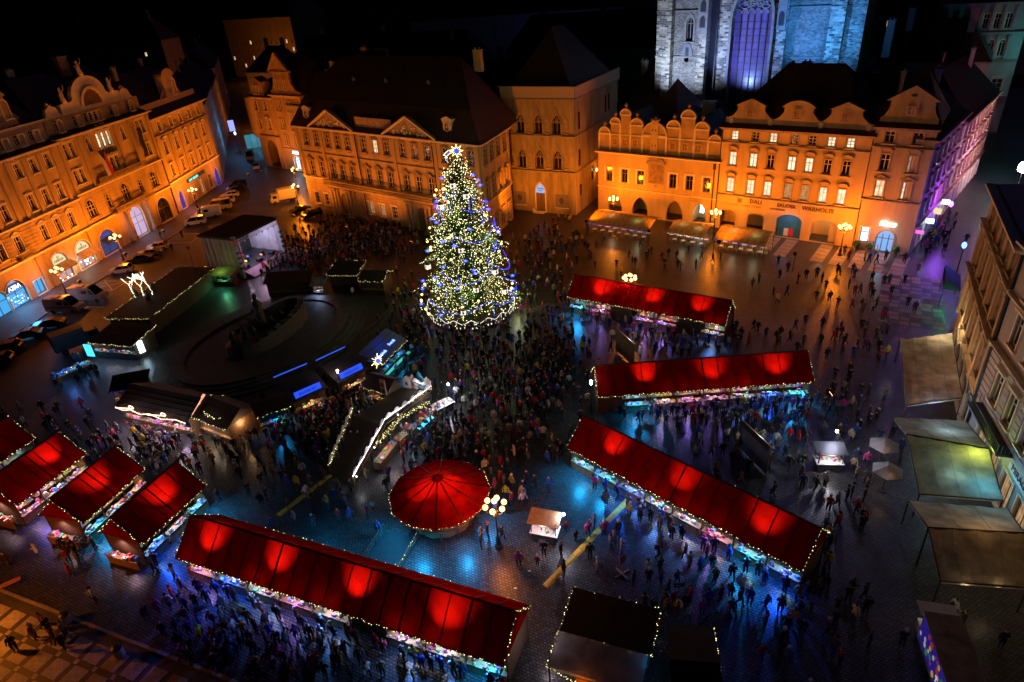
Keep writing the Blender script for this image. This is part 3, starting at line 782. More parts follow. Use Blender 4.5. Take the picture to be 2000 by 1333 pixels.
for zr in (8.8, 15.3):
    for c in (1.7, 5.4, 9.2, 12.9):
        s = MB(); s.prism([(-.42, .3), (.42, .3)] + arc_pts(0, 2.3, .84, 2), -.02, .03, 1)
        p1, p2 = arc_pts(0, 2.3, 1.1, 2), arc_pts(0, 2.3, .84, 2)
        for i in range(len(p1) - 1): s.prism([p1[i], p1[i + 1], p2[i + 1], p2[i]], -.12, .02)
        s.box(-.55, -.42, -.12, .02, .3, 2.3); s.box(.42, .55, -.12, .02, .3, 2.3); s.box(-.5, .5, -.25, .02, .05, .3)
        s.build('blind_niche', [m_bell, m_trim_d], b, (c, 0, zr))
for z in (8.1, 14.8): band(b, 0, W, z, .22, .14, m_trim_d)
sb = MB()
for z in (8.1, 14.8): sb.box(W - .05, W + .16, 0, 24, z, z + .25)
sb.box(W - .05, W + .35, 0, 24, 21.4, 21.75); sb.build('side_string_course', m_trim_d, b)
m_par = M('parapet_boards', (.60, .48, .34), .8, .25, 2.0, .2, streak=True)
me = MB().box(-.25, .25, -.06, .06, 0, 2.0).mesh('parapet_panel', m_par)
for i in range(29): obj('parapet_panel', me, b, (-.1 + .52 * i + .25, -.55, 21.75))
for i in range(46): obj('parapet_panel', me, b, (W + .45, -.45 + .53 * i + .25, 21.75), R(90))
s = MB(); s.box(-.6, W + .6, -.75, -.25, 21.6, 21.75); s.box(-.6, W + .6, -.68, -.42, 23.75, 23.9); s.box(W + .3, W + .62, -.25, 24, 23.75, 23.9); s.box(W + .2, W + .6, -.24, 24, 21.6, 21.75); s.build('parapet_rail', m_trim_d, b)
s = MB(); s.face([(0, 0, 21.8), (W, 0, 21.8), (W / 2, 7.5, 33)]); s.face([(W, 0, 21.8), (W, 24, 21.8), (W / 2, 13, 33), (W / 2, 7.5, 33)]); s.face([(0, 24, 21.8), (0, 0, 21.8), (W / 2, 7.5, 33), (W / 2, 13, 33)]); s.face([(W, 24, 21.8), (0, 24, 21.8), (W / 2, 13, 33)])
s.build('roof', m_roof, b)
m_tymp = E('lit_tympanum', (.30, .55, 1.0), .9)
s = MB(); s.prism([(-.95, 3.95), (.95, 3.95)] + arc_pts(0, 4.2, 1.9, 2), -.06, .0); s.build('lit_tympanum', m_tymp, b, (7.2, 0, 0))
text('GALERIE', b, (7.2, -.1, 4.7), .42, m_letter, align='CENTER'); text('PRAHA', b, (7.2, -.1, 4.3), .3, m_letter, align='CENTER')
s = MB(); s.box(-.95, .95, .3, .36, 0, 3.85); s.box(-.03, .03, .26, .3, 0, 3.8, 1); s.build('door', [m_frame_d, m_dark], b, (7.2, 0, .02))
s = MB()
p1, p2 = arc_pts(0, 4.2, 2.4, 2), arc_pts(0, 4.2, 1.95, 2)
for i in range(len(p1) - 1): s.prism([p1[i], p1[i + 1], p2[i + 1], p2[i]], -.16, .02)
s.box(-1.2, -.96, -.16, .02, .02, 4.2); s.box(.96, 1.2, -.16, .02, .02, 4.2); s.box(-1.5, -.9, -.9, -.1, 0, .9); s.box(-.9, .9, -1.0, -.1, 0, .16); s.box(-.9, .9, -.6, -.08, .161, .32); s.build('portal', m_trim, b, (7.2, 0, 0))
for x in (2.6, 11.7):
    s = MB(); s.box(-1.35, 1.35, -.12, .02, 0, 2.6); s.lathe([(.12, .7), (.3, .9), (.5, 1.3), (.46, 1.7), (.2, 2.0)], 8, (0, -.13), 1, sy=.15); s.box(-1.45, 1.45, -.16, 0.02, -.15, 0, 2)
    s.build('exhibition_banner', [M('banner_print', (.22, .19, .24), .7, .2), M('banner_figure', (.10, .07, .06), .7, .2), m_trim], b, (x, 0, 1.3))
for y_, z_, h_ in ((2.6, 3.2, 2.2), (9, 4.6, 2.6), (14, 10, 3.0), (16.5, 16.4, 3.2), (18.5, 16.4, 3.2), (2.2, 9.2, 3.0), (2.2, 16, 3.0)):
    s = MB(); s.box(-.02, .06, -.5, .5, 0, h_); s.box(.0, .1, -.62, -.5, -.1, h_ + .1, 1); s.box(.0, .1, .5, .62, -.1, h_ + .1, 1); s.box(0, .12, -.6, .6, -.15, -.01, 1)
    s.build('side_window', [m_glass, m_trim_d], b, (W + .01, y_, z_))
s = MB(); s.box(W + .1, W + .5, 9.9, 10, 6.4, 6.5); s.lathe([(.1, 6.0), (.2, 6.2), (.22, 6.5), (.05, 6.75)], 6, (W + .6, 10), 1); s.build('wall_lantern', [m_iron, m_globe], b)
light('POINT', (W + 1.0, 10, 6.3), 260, ORANGE, b, .1)
# ------------------------------------------------------------------ rococo palace with two pediments
b = house('rococo_palace', 'wide rococo palace with two triangular pediments and long dark balcony', -41.87, 142.95, 129)
W = 49.9
r1 = [3.3, 6.6, 10.2, 13.2, 16.2, 20.9, 24.1, 27.2, 31.5, 34.6, 37.7, 42.0, 45.0, 48.0]
ops = [(c, 13.9, 1.5, 2.5, 0) for c in r1] + [(c, 7.6, 1.55, 3.0, 0) for c in r1] + [(c, 1.4, 1.5, 2.4, 0) for c in (3.0, 6.2, 20.2, 23.4, 26.9, 43, 46.5)] + [(12.2, .02, 2.8, 4.6, 1), (34.4, .02, 2.8, 4.6, 1)]
wall(b, W, 17.7, ops, m_plaster_l, 18, back=False)
s = MB(); s.face([(0, 0, 0), (0, 18, 0), (0, 18, 17.7), (0, 0, 17.7)]); s.build('end_wall', m_plaster_l, b)
for i, c in enumerate(r1):
    window(b, c, 13.9, 1.5, 2.5, m_lit if i == 6 else m_glass, hood='fest', nx=2, nz=3, tr=m_trim_d)
    window(b, c, 7.6, 1.55, 3.0, m_glass, hood='orn', nx=2, nz=3, tr=m_trim_d)
for c in (3.0, 6.2, 20.2, 23.4, 26.9, 43, 46.5): window(b, c, 1.4, 1.5, 2.4, m_lit2 if 20 < c < 25 else m_glass, hood='flat', nz=3, tr=m_trim)
for c in (12.2, 34.4):
    s = MB(); s.prism([(-1.4, 0), (1.4, 0)] + arc_pts(0, 3.2, 2.8, 1), .3, .4); s.box(-.04, .04, .25, .3, 0, 4.5, 1); s.build('portal_door', [m_frame_d, m_dark], b, (c, 0, .02))
    for sg in (-1, 1):
        for k in (1.9, 2.9): s = MB(); s.lathe([(.42, 0), (.42, .5), (.32, .6), (.28, 4.9), (.4, 5.1), (.45, 5.6)], 10, (0, -.9)); s.box(-.5, .5, -1.4, .0, 5.6, 5.9); s.build('portal_column', m_trim_d, b, (c + sg * k, 0, .02))
s = MB(); s.box(8.2, 39.2, -1.7, .0, 6.2, 6.55); s.box(8.0, 39.4, -1.85, -1.45, 6.55, 6.68)
s.build('balcony_slab', m_trim_d, b)
bm_ = MB().lathe([(.07, 0), (.14, .25), (.06, .5), (.1, .8)], 6).mesh('baluster', m_trim_d)
for i in range(86): obj('baluster', bm_, b, (8.3 + i * .36, -1.62, 6.68))
s = MB(); s.box(8.1, 39.3, -1.8, -1.42, 7.48, 7.62); s.build('balustrade_rail', m_trim_d, b)
band(b, 0, W, 6.9, .3, .14, m_trim); band(b, 0, W, 12.3, .14, .08, m_trim_d)
pilasters(b, [.5, 8.3, 18.4, 29.2, 39.8, 49.4], 7.3, 17.2, .75, .18, m_plaster_l)
cornice(b, 0, W, 17.72, .7, m_trim)
for x in (18.9, 39.3): s = MB(); s.tube((x, -.3, .2), (x, -.3, 17.2), .1, .1, 6); s.build('drainpipe', m_iron, b)
sk = [(c, z, w, h) for c, z, w, h, a in ops if z < 6]
groove(b, 0, W, .4, 6.2, .55, sk, m_plaster_l)
for cx in (12.3, 34.0):
    s = MB(); s.prism([(cx - 6.2, 17.74), (cx + 6.2, 17.74), (cx, 21.1)], -.25, .8)
    s.build('pediment', m_trim_d, b)
    s = MB(); s.bar((cx - 6.7, -.5, 17.85), (cx, -.5, 21.35), .8, .3); s.bar((cx + 6.7, -.5, 17.85), (cx, -.5, 21.35), .8, .3)
    for i in range(46):
        u = rnd.uniform(-4.2, 4.2); z = rnd.uniform(18.1, 18.2 + (1 - abs(u) / 4.9) * 2.1); s.octa((cx + u, -.3, z), rnd.uniform(.14, .34))
    s.build('pediment_moulding', m_trim, b)
for x, y_ in ((4.2, -.6), (42.8, -.6)):
    s = MB(); pts = [(-1.3, 0), (1.3, 0), (1.0, .8), (.85, 2.4), (1.2, 3.0), (.6, 3.3), (0, 3.5), (-.6, 3.3), (-1.2, 3.0), (-.85, 2.4), (-1.0, .8)]
    s.prism(pts, 0, .5); s.lathe([(.5, -.02), (.5, .02)], 12, mi=1)
    k = MB(); k.prism(pts, 0, 2.4)
    for i in range(12):
        t0, t1 = 2 * math.pi * i / 12, 2 * math.pi * (i + 1) / 12
        k.bar((.55 * math.cos(t0), -.05, 1.75 + .8 * math.sin(t0)), (.55 * math.cos(t1), -.05, 1.75 + .8 * math.sin(t1)), .16, .14)
    k.prism([(.5 * math.cos(t * .5236), 1.75 + .75 * math.sin(t * .5236)) for t in range(12)], -.03, .0, 1); k.box(-.04, .04, -.06, -.03, 1.05, 2.5); k.box(-.45, .45, -.06, -.03, 1.7, 1.78)
    k.build('dormer', [m_trim, m_glass], b, (x, .4, 18.2))
s = MB()          # mansard: steep lower slope, shallow upper slope
D0, D1, z0, z1, z2 = -.5, 17, 17.75, 22.6, 30.0
lo = [(-.6, D0), (W + .8, D0), (W + .6 - .315 * (D1 + 1), D1 + 1), (-.6, D1 + 1)]; mi_ = [(1.8, 2.2), (W - 3.0, 2.2), (W - 1.8 - .315 * D1, D1 - 2), (1.8, D1 - 2)]
rg = [(8, 9), (W - 10, 9)]
for i in range(4):
    j = (i + 1) % 4; s.face([(*lo[i], z0), (*lo[j], z0), (*mi_[j], z1), (*mi_[i], z1)])
s.face([(*mi_[0], z1), (*mi_[1], z1), (*rg[1], z2), (*rg[0], z2)]); s.face([(*mi_[2], z1), (*mi_[3], z1), (*rg[0], z2), (*rg[1], z2)]); s.face([(*mi_[3], z1), (*mi_[0], z1), (*rg[0], z2)]); s.face([(*mi_[1], z1), (*mi_[2], z1), (*rg[1], z2)])
rf = s.build('mansard_roof', m_roof, b)
chimney(rf, 13, 11, 28.5, 2.6, 1.6, .8, m_plaster_o); chimney(rf, 16.5, 12, 28.5, 2.2, 3.5, .6, m_plaster_l); chimney(rf, 43, 10, 27.5, 3.4, 1.6, .8, m_plaster_o)
for x in (15, 24, 35): s = MB(); s.box(-.4, .4, 0, 1.2, 0, .8); s.prism([(-.5, .8), (.5, .8), (0, 1.15)], -.1, 1.2); s.build('roof_dormer', m_roof_m, rf, (x, 5.2, 25.5))
s = MB(); s.box(19.5, 29.5, 0, .4, 18.0, 20.4); s.build('attic_wall', m_trim_d, b)
# its side wing facing the tower house
sw = MB(); L = 14.0; hx_ = R(21.5)
side = obj('side_front', None, b, (W, 0, 0), math.atan2(math.cos(hx_), math.sin(hx_)) - hrot(129))
wall(side, L, 17.7, [(c, z, 1.5, h, 0) for c in (2.4, 5.4, 8.6, 11.8) for z, h in ((13.9, 2.5), (7.6, 3.0), (1.2, 2.8))], m_plaster_l, .5, back=False)
for c in (2.4, 5.4, 8.6, 11.8):
    for z, h, hd_ in ((13.9, 2.5, 'fest'), (7.6, 3.0, 'orn'), (1.2, 2.8, 'flat')):
        o = window(side, c, z, 1.5, h, m_glass, hood=hd_, tr=m_trim_d)
band(side, 0, L, 6.9, .3, .14, m_trim); cornice(side, 0, L, 17.72, .7, m_trim); pilasters(side, [.4, 13.6], 7.3, 17.2, .7, .16, m_plaster_l)
groove(side, 0, L, .4, 6.2, .55, [(c, 1.2, 1.5, 2.8) for c in (2.4, 5.4, 8.6, 11.8)], m_plaster_l)

# ------------------------------------------------------------------ house with arched passage and stepped gable, beyond the palace
b = house('arched_corner_house', 'pale corner house with tall arched passage and pointed baroque gable', -64.6, 186.1, 129)
ops = [(4.6, .02, 5.4, 7.4, 1)] + [(c, z, 1.4, 2.4, 0) for c in (2.2, 6.4) for z in (10.2, 15.0)]
wall(b, 9.4, 18.4, ops, m_plaster_l, 9, reveal=.8)
ops2 = [(c, z, .8, 2.6, 0) for c in (11.6, 12.7, 16.2, 17.3, ) for z in (15.2, 10.6, 6.6)] + [(15, .3, 2.6, 3.6, 1)]
wall(b, 12.0, 19.2, ops2, m_plaster_l, 9, x0=9.4, name='wall', y=.25)
for c in (2.2, 6.4):
    for z in (10.2, 15.0): window(b, c, z, 1.4, 2.4, m_glass, hood='seg' if z < 12 and c > 4 else 'none', nz=2, tr=m_trim)
for c in (11.6, 12.7, 16.2, 17.3):
    for z in (15.2, 10.6, 6.6): window(b, c, z, .8, 2.6, m_glass, hood='none', sur=.1, nx=1, nz=2, y=.45, tr=m_trim)
window(b, 15, .3, 2.6, 3.6, m_shopw, arch=1, hood='none', nx=3, nz=1, y=.45, fr=m_dark, name='shop_front')
band(b, 0, 9.4, 8.3, .22, .2, m_trim_d); band(b, 9.4, 21.4, 5.6, .2, .1, m_trim_d, y=.25); cornice(b, 0, 9.4, 18.4, .5, m_trim); cornice(b, 9.4, 21.4, 19.2, .5, m_trim, y=.25)
s = MB(); s.lathe([(.1, 7.2), (1.5, 8.6), (1.7, 8.8), (1.7, 18.2)], 12, (0, .4)); s.build('corner_oriel', m_plaster_l, b)
s = MB(); prof = [(9.6, 19.2), (21.2, 19.2), (21.2, 20.0), (19.6, 20.6), (18.4, 22.2), (18.1, 24.6), (18.8, 24.9), (14.9, 29.0), (11.2, 24.9), (11.8, 24.6), (11.6, 22.2), (10.6, 20.6), (9.6, 20.0)]
s.prism(prof, .5, 1.2); s.bar((10.8, .3, 24.8), (14.9, .3, 29.2), .7, .25); s.bar((19, .3, 24.8), (14.9, .3, 29.2), .7, .25); s.box(11, 18.9, .2, 1.2, 24.4, 24.75); s.build('baroque_gable', m_plaster_l, b)
for c in (13.0, 14.9, 16.8): window(b, c, 20.6, .8, 2.2, m_glass, hood='none', sur=.1, nx=1, nz=2, y=.48, tr=m_trim)
s = MB(); s.box(1.5, 6.2, .3, 3, 18.4, 22.0); s.prism([(1.2, 22), (6.5, 22), (3.8, 23.2)], .1, 3); s.build('dormer_gable', m_plaster_l, b)
for c in (3.1, 4.6): window(b, c, 19.2, .8, 2.0, m_glass, hood='none', sur=.08, nx=1, nz=2, y=.28, tr=m_trim)
hip_roof(b, 0, 9.4, .6, 9, 18.45, 4.0); hip_roof(b, 9.6, 21.2, 1.2, 14, 19.3, 8.5, 4)
s = MB(); s.box(-1.2, 1.2, 0, .1, 0, .5); s.build('lit_sign', m_white_e, b, (14.8, .1, 4.6))
light('POINT', (15, -1.5, 3), 120, (.8, .8, 1), b)

# ------------------------------------------------------------------ left row
m_az = E('turquoise_shop_glow', (.06, .42, .9), 1.0)
m_cream_e = E('cream_shop_sign', (1.0, .82, .42), .9)
def leftfront(b, W, cols, rows, m, x0=0.0, lit=()):
    ops = [(c, z, w, h, a) for z, h, w, a, hd_ in rows for c in cols]
    for ri, (z, h, w, a, hd_) in enumerate(rows):
        for ci, c in enumerate(cols):
            window(b, c, z, w, h, m_litw if (ri, ci) in lit else m_glass, arch=a, hood=hd_, nx=2, nz=2, tr=m_trim)
    return ops
dA = (math.sin(R(8.9)), math.cos(R(8.9)))
def la(u): return (-77.81 + dA[0] * u, 108.73 + dA[1] * u)
ax, ay = la(-26)
b = house('ornate_shop_house', 'ornate ochre house with turquoise lit arched shop window and cream lunettes', ax, ay, 8.9)
rows = [(18.3, 2.3, 1.25, 0, 'fest'), (12.9, 2.6, 1.35, 0, 'fest'), (7.8, 2.5, 1.35, 0, 'tri')]
ca_ = [3.0, 6.5, 10.0, 13.5, 17.2, 20.9, 26.5, 29.8, 33.1]
ops = leftfront(b, 36.3, ca_, rows, m_plaster_l)
shops = [(13.0, .1, 3.6, 4.0, 1), (16.6, .1, 3.9, 4.4, 1), (21.2, .3, 2.0, 2.4, 0), (26.9, .2, 4.2, 5.0, 1), (32.9, .2, 4.2, 5.0, 1)]
wall(b, 36.3, 21.9, ops + shops, m_plaster_l, 14)
window(b, 13.0, .1, 3.6, 4.0, m_az, arch=1, hood='none', nx=2, nz=1, fr=m_dark, name='shop_window'); window(b, 16.6, .1, 3.9, 4.4, m_az, arch=1, hood='none', nx=2, nz=1, fr=m_dark, name='shop_window'); window(b, 21.2, .3, 2.0, 2.4, m_az, hood='none', nx=2, nz=1, fr=m_dark, name='shop_window')
text('AZRA', b, (16.6, -.08, 3.05), .95, E('azra_letters', (.6, .75, 1), 3.0), align='CENTER', name='shop_sign', bold=.02)
s = MB(); s.box(14.9, 18.3, .02, .08, 2.9, 4.0); s.build('sign_board', M('navy_sign', (.01, .015, .12), .5, 0), b)
s = MB()
for i in range(70): s.octa((rnd.uniform(14.9, 18.3), rnd.uniform(.0, .15), .5 + rnd.choice((0, .55, 1.1)) + rnd.uniform(0, .3)), rnd.uniform(.06, .17), rnd.randrange(3))
s.build('window_display', [E('display_white', (.8, .95, 1), 1.6), E('display_cyan', (.1, .7, 1), 1.2), M('display_red', (.5, .1, .1), .6, 0)], b, kind='stuff')
for c in (26.9, 32.9):
    window(b, c, .2, 4.2, 5.0, E('shop_glow_pink', (1, .62, .5), .55), arch=1, hood='none', nx=3, nz=2, fr=m_frame_d, name='shop_window')
    s = MB(); s.prism([(-1.6, 0), (1.6, 0)] + arc_pts(0, 0.0, 3.2, 1)[1:-1], -.02, .04); o = s.build('cream_lunette', m_cream_e, b, (c, 0, 3.3))
    text('OMEGA', o, (0, -.06, .3), .62, M('brown_letters', (.1, .05, .02), .6, 0), align='CENTER'); text('\u03a9', o, (0, -.06, .85), .6, M('brown_letters', (.1, .05, .02), .6, 0), align='CENTER')
    s = MB(); s.face([(-2.2, -.1, 3.2), (2.2, -.1, 3.2), (2.3, -1.5, 2.5), (-2.3, -1.5, 2.5)]); s.face([(-2.3, -1.5, 2.5), (2.3, -1.5, 2.5), (2.3, -1.5, 2.25), (-2.3, -1.5, 2.25)]); s.build('awning', m_awning, b, (c, 0, 0))
    s = MB()
    for i in range(26): s.octa((c + rnd.uniform(-1.8, 1.8), .1, rnd.uniform(.3, 2.2)), rnd.uniform(.08, .2), rnd.randrange(3))
    s.build('window_display', [m_white_e, E('display_pink', (1, .15, .1), 1.0), E('display_blue', (.2, .3, 1), 1.2)], b, kind='stuff')
light('AREA', (16, -1.0, 3.2), 420, (.05, .45, 1), b, aim=(16, -3.5, 0)).data.size = 3
light('POINT', (29.9, -1.4, 1.8), 150, (1, .7, .5), b); light('POINT', (21.2, -1.2, 1.8), 90, (.05, .45, 1), b)
band(b, 0, 36.3, 6.2, .35, .2, m_trim); band(b, 0, 36.3, 11.6, .28, .2, m_trim); cornice(b, 0, 36.3, 21.9, .75, m_trim)
pilasters(b, [11.8, 15.4, 19.1, 22.9, 24.8, 28.15, 31.45, 34.8], 11.9, 21.4, .7, .16, m_plaster_l); pilasters(b, [22.9, 24.8, 35.6], .2, 6.2, .9, .2, m_plaster_l)
groove(b, 0, 24.3, 6.6, 11.4, .6, [(c, 7.5, 1.8, 3.4) for c in ca_], m_plaster_l)
s = MB(); s.box(19.2, 22.6, -1.1, .0, 6.75, 6.95)
for i in range(12): s.tube((19.3 + i * .29, -1.0, 6.95), (19.3 + i * .29, -1.0, 7.7), .05, .05, 5)
s.box(19.2, 22.6, -1.08, -.92, 7.7, 7.8); s.build('balcony', m_trim_d, b)
s = MB(); s.face([(0, -.4, 21.95), (36.3, -.4, 21.95), (36.3, 1.0, 22.4), (0, 1.0, 22.4)]); s.build('eave_tiles', m_roof, b)
wall(b, 36.3, 25.7, [(c, 22.8, 1.1, 1.7, 0) for c in ca_], m_plaster_p, 14, y=1.0, z0=21.9, name='attic_wall')
for c in ca_: window(b, c, 22.8, 1.1, 1.7, m_glass, hood='none', sur=.15, nz=2, y=1.2, tr=m_trim)
cornice(b, 0, 36.3, 25.75, .4, m_trim, y=1.0)
s = MB(); s.box(26.2, 31.8, 1.2, 2.0, 25.75, 26.8); s.box(27.2, 30.8, 1.2, 2.2, 26.8, 30.4); s.prism([(26.8, 30.4), (31.2, 30.4), (30.4, 31.4), (29, 31.9), (27.6, 31.4)], 1.0, 2.2)
for sg in (-1, 1):
    for i in range(9): s.octa((29 + sg * (2.1 + i * .16), 1.5, 27.8 - i * .12), .34)
s.build('attic_gable', m_trim_d, b); window(b, 29, 27.2, 1.3, 2.8, m_glass, arch=1, hood='none', y=1.22, nz=1, fr=m_frame_d)
hip_roof(b, 0, 36.3, 1.6, 14, 25.8, 6.0, 3)

bx_, by_ = la(10.35)
b = house('bow_gabled_palace', 'grand ochre palace with curved gable, lit triple window and national flag', bx_, by_, 8.9)
W = 26.0
prs = [1.5, 3.0, 7.3, 10.2, 11.6, 13.0, 17.2, 22.2, 23.7]
o1 = [(c, 18.5, .95, 2.6, 1 if c in (7.3, 17.2) else 0) for c in prs]
o2 = [(c, 14.0, 1.0, 2.4, 0) for c in (1.6, 3.1, 10.3, 11.7, 13.1, 22.0, 23.5)]
o3 = [(2.2, 7.7, 2.4, 3.2, 1), (7.2, 7.9, 1.2, 2.6, 1), (12.4, 7.6, 2.4, 3.5, 1), (17.2, 7.9, 1.2, 2.6, 1), (21.8, 7.7, 2.4, 3.2, 1)]
o4 = [(3.2, .2, 4.6, 4.6, 1), (13.0, .2, 4.2, 6.0, 1), (21.9, .2, 4.4, 5.0, 1)]
wall(b, W, 22.3, o1 + o2 + o3 + o4, m_plaster_l, 14)
for i, (c, z, w, h, a) in enumerate(o1): window(b, c, z, w, h, m_litw if 10 < c < 13.5 else m_glass, arch=a, hood='flat' if a == 0 else 'none', nx=1, nz=2, sur=.12)
for c, z, w, h, a in o2: window(b, c, z, w, h, m_glass, hood='fest', nx=1, nz=2, sur=.12)
for c, z, w, h, a in o3: window(b, c, z, w, h, m_glass, arch=a, hood='none', nx=3 if w > 2 else 1, nz=2, sur=.25, tr=m_plaster_l)
window(b, 3.2, .2, 4.6, 4.6, E('shop_glow_navy', (.05, .09, .3), .5), arch=1, hood='none', nx=2, nz=2, fr=m_dark, name='shop_window')
window(b, 13, .2, 4.2, 6.0, E('entrance_glow', (.75, .55, .85), .75), arch=1, hood='none', nx=2, nz=2, fr=m_frame_d, name='entrance')
window(b, 21.9, .2, 4.4, 5.0, m_glass, arch=1, hood='none', nx=2, nz=1, fr=m_frame_d, name='shop_window')
s = MB(); s.face([(-2, -.1, 3.4), (2, -.1, 3.4), (2.1, -1.3, 2.6), (-2.1, -1.3, 2.6)]); s.build('awning', m_dark, b, (3.2, 0, 0)); text('Bon Bon', b, (3.2, -.06, 3.75), .5, m_blue_e, align='CENTER', name='shop_sign'); text('Bon Bon', b, (3.2, -1.0, 2.95), .5, m_cream_e, rx=R(55), align='CENTER', name='shop_sign')
light('POINT', (13, -1.2, 3.2), 170, (.9, .75, 1), b); light('POINT', (3.2, -1.3, 2.0), 60, (.3, .4, 1), b)
for sg in (-1, 1):
    s = MB(); s.lathe([(.5, 0), (.5, .8), (.36, 1.0), (.32, 5.6), (.5, 6.0)], 10, (0, -.8)); s.box(-.6, .6, -1.4, 0, 6.0, 6.4); s.lathe([(.25, 6.4), (.45, 6.9), (.35, 7.6), (.2, 7.8), (.22, 8.1), (.05, 8.4)], 8, (0, -.8), sy=.8); s.build('portal_statue', m_trim_d, b, (13 + sg * 3.1, 0, .14))
s = MB(); s.box(6.5, 18.5, -1.5, 0, 6.7, 7.0); s.box(6.3, 18.7, -1.6, -1.35, 7.75, 7.9)
for i in range(30): s.lathe([(.06, 7.0), (.12, 7.25), (.06, 7.75)], 5, (6.6 + i * .41, -1.48))
s.build('balcony', m_trim_d, b)
s = MB(); s.box(5.4, 19.4, -1.2, 0, 12.7, 13.0); s.box(5.3, 19.5, -1.3, -1.1, 13.75, 13.9)
for i in range(34): s.lathe([(.06, 13.0), (.12, 13.3), (.06, 13.75)], 5, (5.5 + i * .415, -1.2))
s.build('upper_balcony', m_trim_d, b)
s = MB()
for i in range(60): s.octa((rnd.uniform(9.6, 13.6), -rnd.uniform(.3, .8), 17.6 + rnd.uniform(-.3, .5)), rnd.uniform(.1, .22))
s.build('window_greenery', m_green, b, kind='stuff')
s = MB(); s.box(9.4, 13.8, -.7, 0, 17.0, 17.3); s.build('window_box', m_trim_d, b)
s = MB()
for i in range(60): s.octa((11.6 + rnd.uniform(-1.4, 1.4), -.15, 22.0 + rnd.uniform(-.5, .6)), rnd.uniform(.1, .26))
s.build('stucco_crest', m_trim, b)
band(b, 0, W, 6.3, .35, .2, m_trim); band(b, 0, W, 12.2, .28, .2, m_trim); cornice(b, 0, W, 22.3, .8, m_trim)
groove(b, 0, W, 6.8, 12.1, .58, [(c, z, w + .2, h) for c, z, w, h, a in o3], m_plaster_l)
pilasters(b, [.3, 5.2, 15.3, 19.5, 25.7], 12.6, 21.7, .7, .18, m_plaster_l)
s = MB(); s.face([(0, -.5, 22.35), (W, -.5, 22.35), (W, .8, 22.9), (0, .8, 22.9)]); s.build('eave_tiles', m_roof, b)
wall(b, W, 25.4, [(c, 23.2, .9, 1.7, 0) for c in (7.2, 10.2, 11.5, 12.8, 17.4)] + [(c, 23.1, 1.1, 2.0, 1) for c in (2.4, 22.4)], m_plaster_l, 13, y=.8, z0=22.3, name='attic_wall')
for c in (7.2, 10.2, 11.5, 12.8, 17.4): window(b, c, 23.2, .9, 1.7, m_glass, hood='none', nx=1, nz=2, sur=.1, y=1.0)
for c in (2.4, 22.4): window(b, c, 23.1, 1.1, 2.0, m_glass, arch=1, hood='none', nx=2, nz=1, sur=.15, y=1.0)
s = MB()
cx = 12.8
pts = [(cx - 8.2, 25.4), (cx + 8.2, 25.4), (cx + 8.0, 27.2), (cx + 6.6, 27.4), (cx + 5.3, 27.2)] + [(cx + 4.6 * math.cos(math.pi * i / 10), 27.6 + 3.4 * math.sin(math.pi * i / 10)) for i in range(11)] + [(cx - 5.3, 27.2), (cx - 6.6, 27.4), (cx - 8.0, 27.2)]
s.prism(pts, .6, 1.4)
for i in range(12):
    t0, t1 = math.pi * i / 12, math.pi * (i + 1) / 12
    s.bar((cx + 2.9 * math.cos(t0), .45, 26 + 2.9 * math.sin(t0)), (cx + 2.9 * math.cos(t1), .45, 26 + 2.9 * math.sin(t1)), .5, .5)
s.build('curved_gable', m_trim, b)
s = MB(); s.prism([(-2.6, 0), (2.6, 0)] + arc_pts(0, 0.02, 5.2, 1, 12)[1:-1], 0, .06); s.build('mosaic_lunette', M('dark_mosaic', (.16, .09, .05), .6, .5, 1.5), b, (cx, .52, 26.0))
for c in (2.4, 22.4):
    s = MB(); s.prism([(c - 2.2, 25.4), (c + 2.2, 25.4), (c + 1.6, 26.0), (c + 1.2, 27.0), (c, 27.5), (c - 1.2, 27.0), (c - 1.6, 26.0)], .6, 1.2)
    for i in range(7): s.octa((c - .5 + i * .17, .9, 27.6 + .25 * math.sin(i)), .25)
    s.build('side_gable', m_trim, b)
def statue(parent, x, y, z, h=2.6):
    s = MB(); s.lathe([(.5, 0), (.55, .4), (.38, 1.0), (.42, 1.6), (.2, 2.0), (.2, 2.2), (.24, 2.4), (.1, 2.65)], 8); s.tube((.3, 0, 1.7), (.85, -.2, 2.3), .12, .08, 6); s.tube((-.3, 0, 1.7), (-.7, -.3, 1.2), .12, .08, 6); s.tube((.85, -.2, 2.3), (.95, -.2, 3.1), .04, .02, 5)
    s.build('roof_statue', m_trim, parent, (x, y, z), 0, True)
statue(b, cx - .2, .9, 31.0); statue(b, 6.2, .9, 27.3); statue(b, 19.2, .9, 27.2)
r = hip_roof(b, 0, W, 1.5, 14, 25.4, 6.5, 3); chimney(r, 16.5, 7, 30, 4, 2.4, 1.0, m_trim_d); chimney(r, 6, 9, 30, 3, 1.6)
fl = MB()
for i, (mi, x0, x1) in enumerate(((0, -.9, 0), (1, 0, .9))):
    fl.face([(x0, 0, 0), (x1, 0, 0), (x1, -.5, -4.6), (x0, -.5, -4.6)], mi)
fl.face([(-.9, -.02, .02), (.9, -.02, .02), (0, -.24, -2.0)], 2)
f_ = fl.build('national_flag', [m_white, M('flag_red', (.6, .02, .02), .7, 0), M('flag_blue', (.01, .03, .2), .7, 0)], None, (bx_ + dA[0] * 7.6 + .988 * 1.7, by_ + dA[1] * 7.6 - .155 * 1.7, 18.6), hrot(8.9))
tag(f_, 'white red and blue flag hanging from a pole on palace front', 'flag')
s = MB(); s.tube((0, 1.7, 1.0), (0, -.1, .05), .05, .05, 6); s.build('flag_pole', m_trim_d, f_)
fl = MB(); n = 9
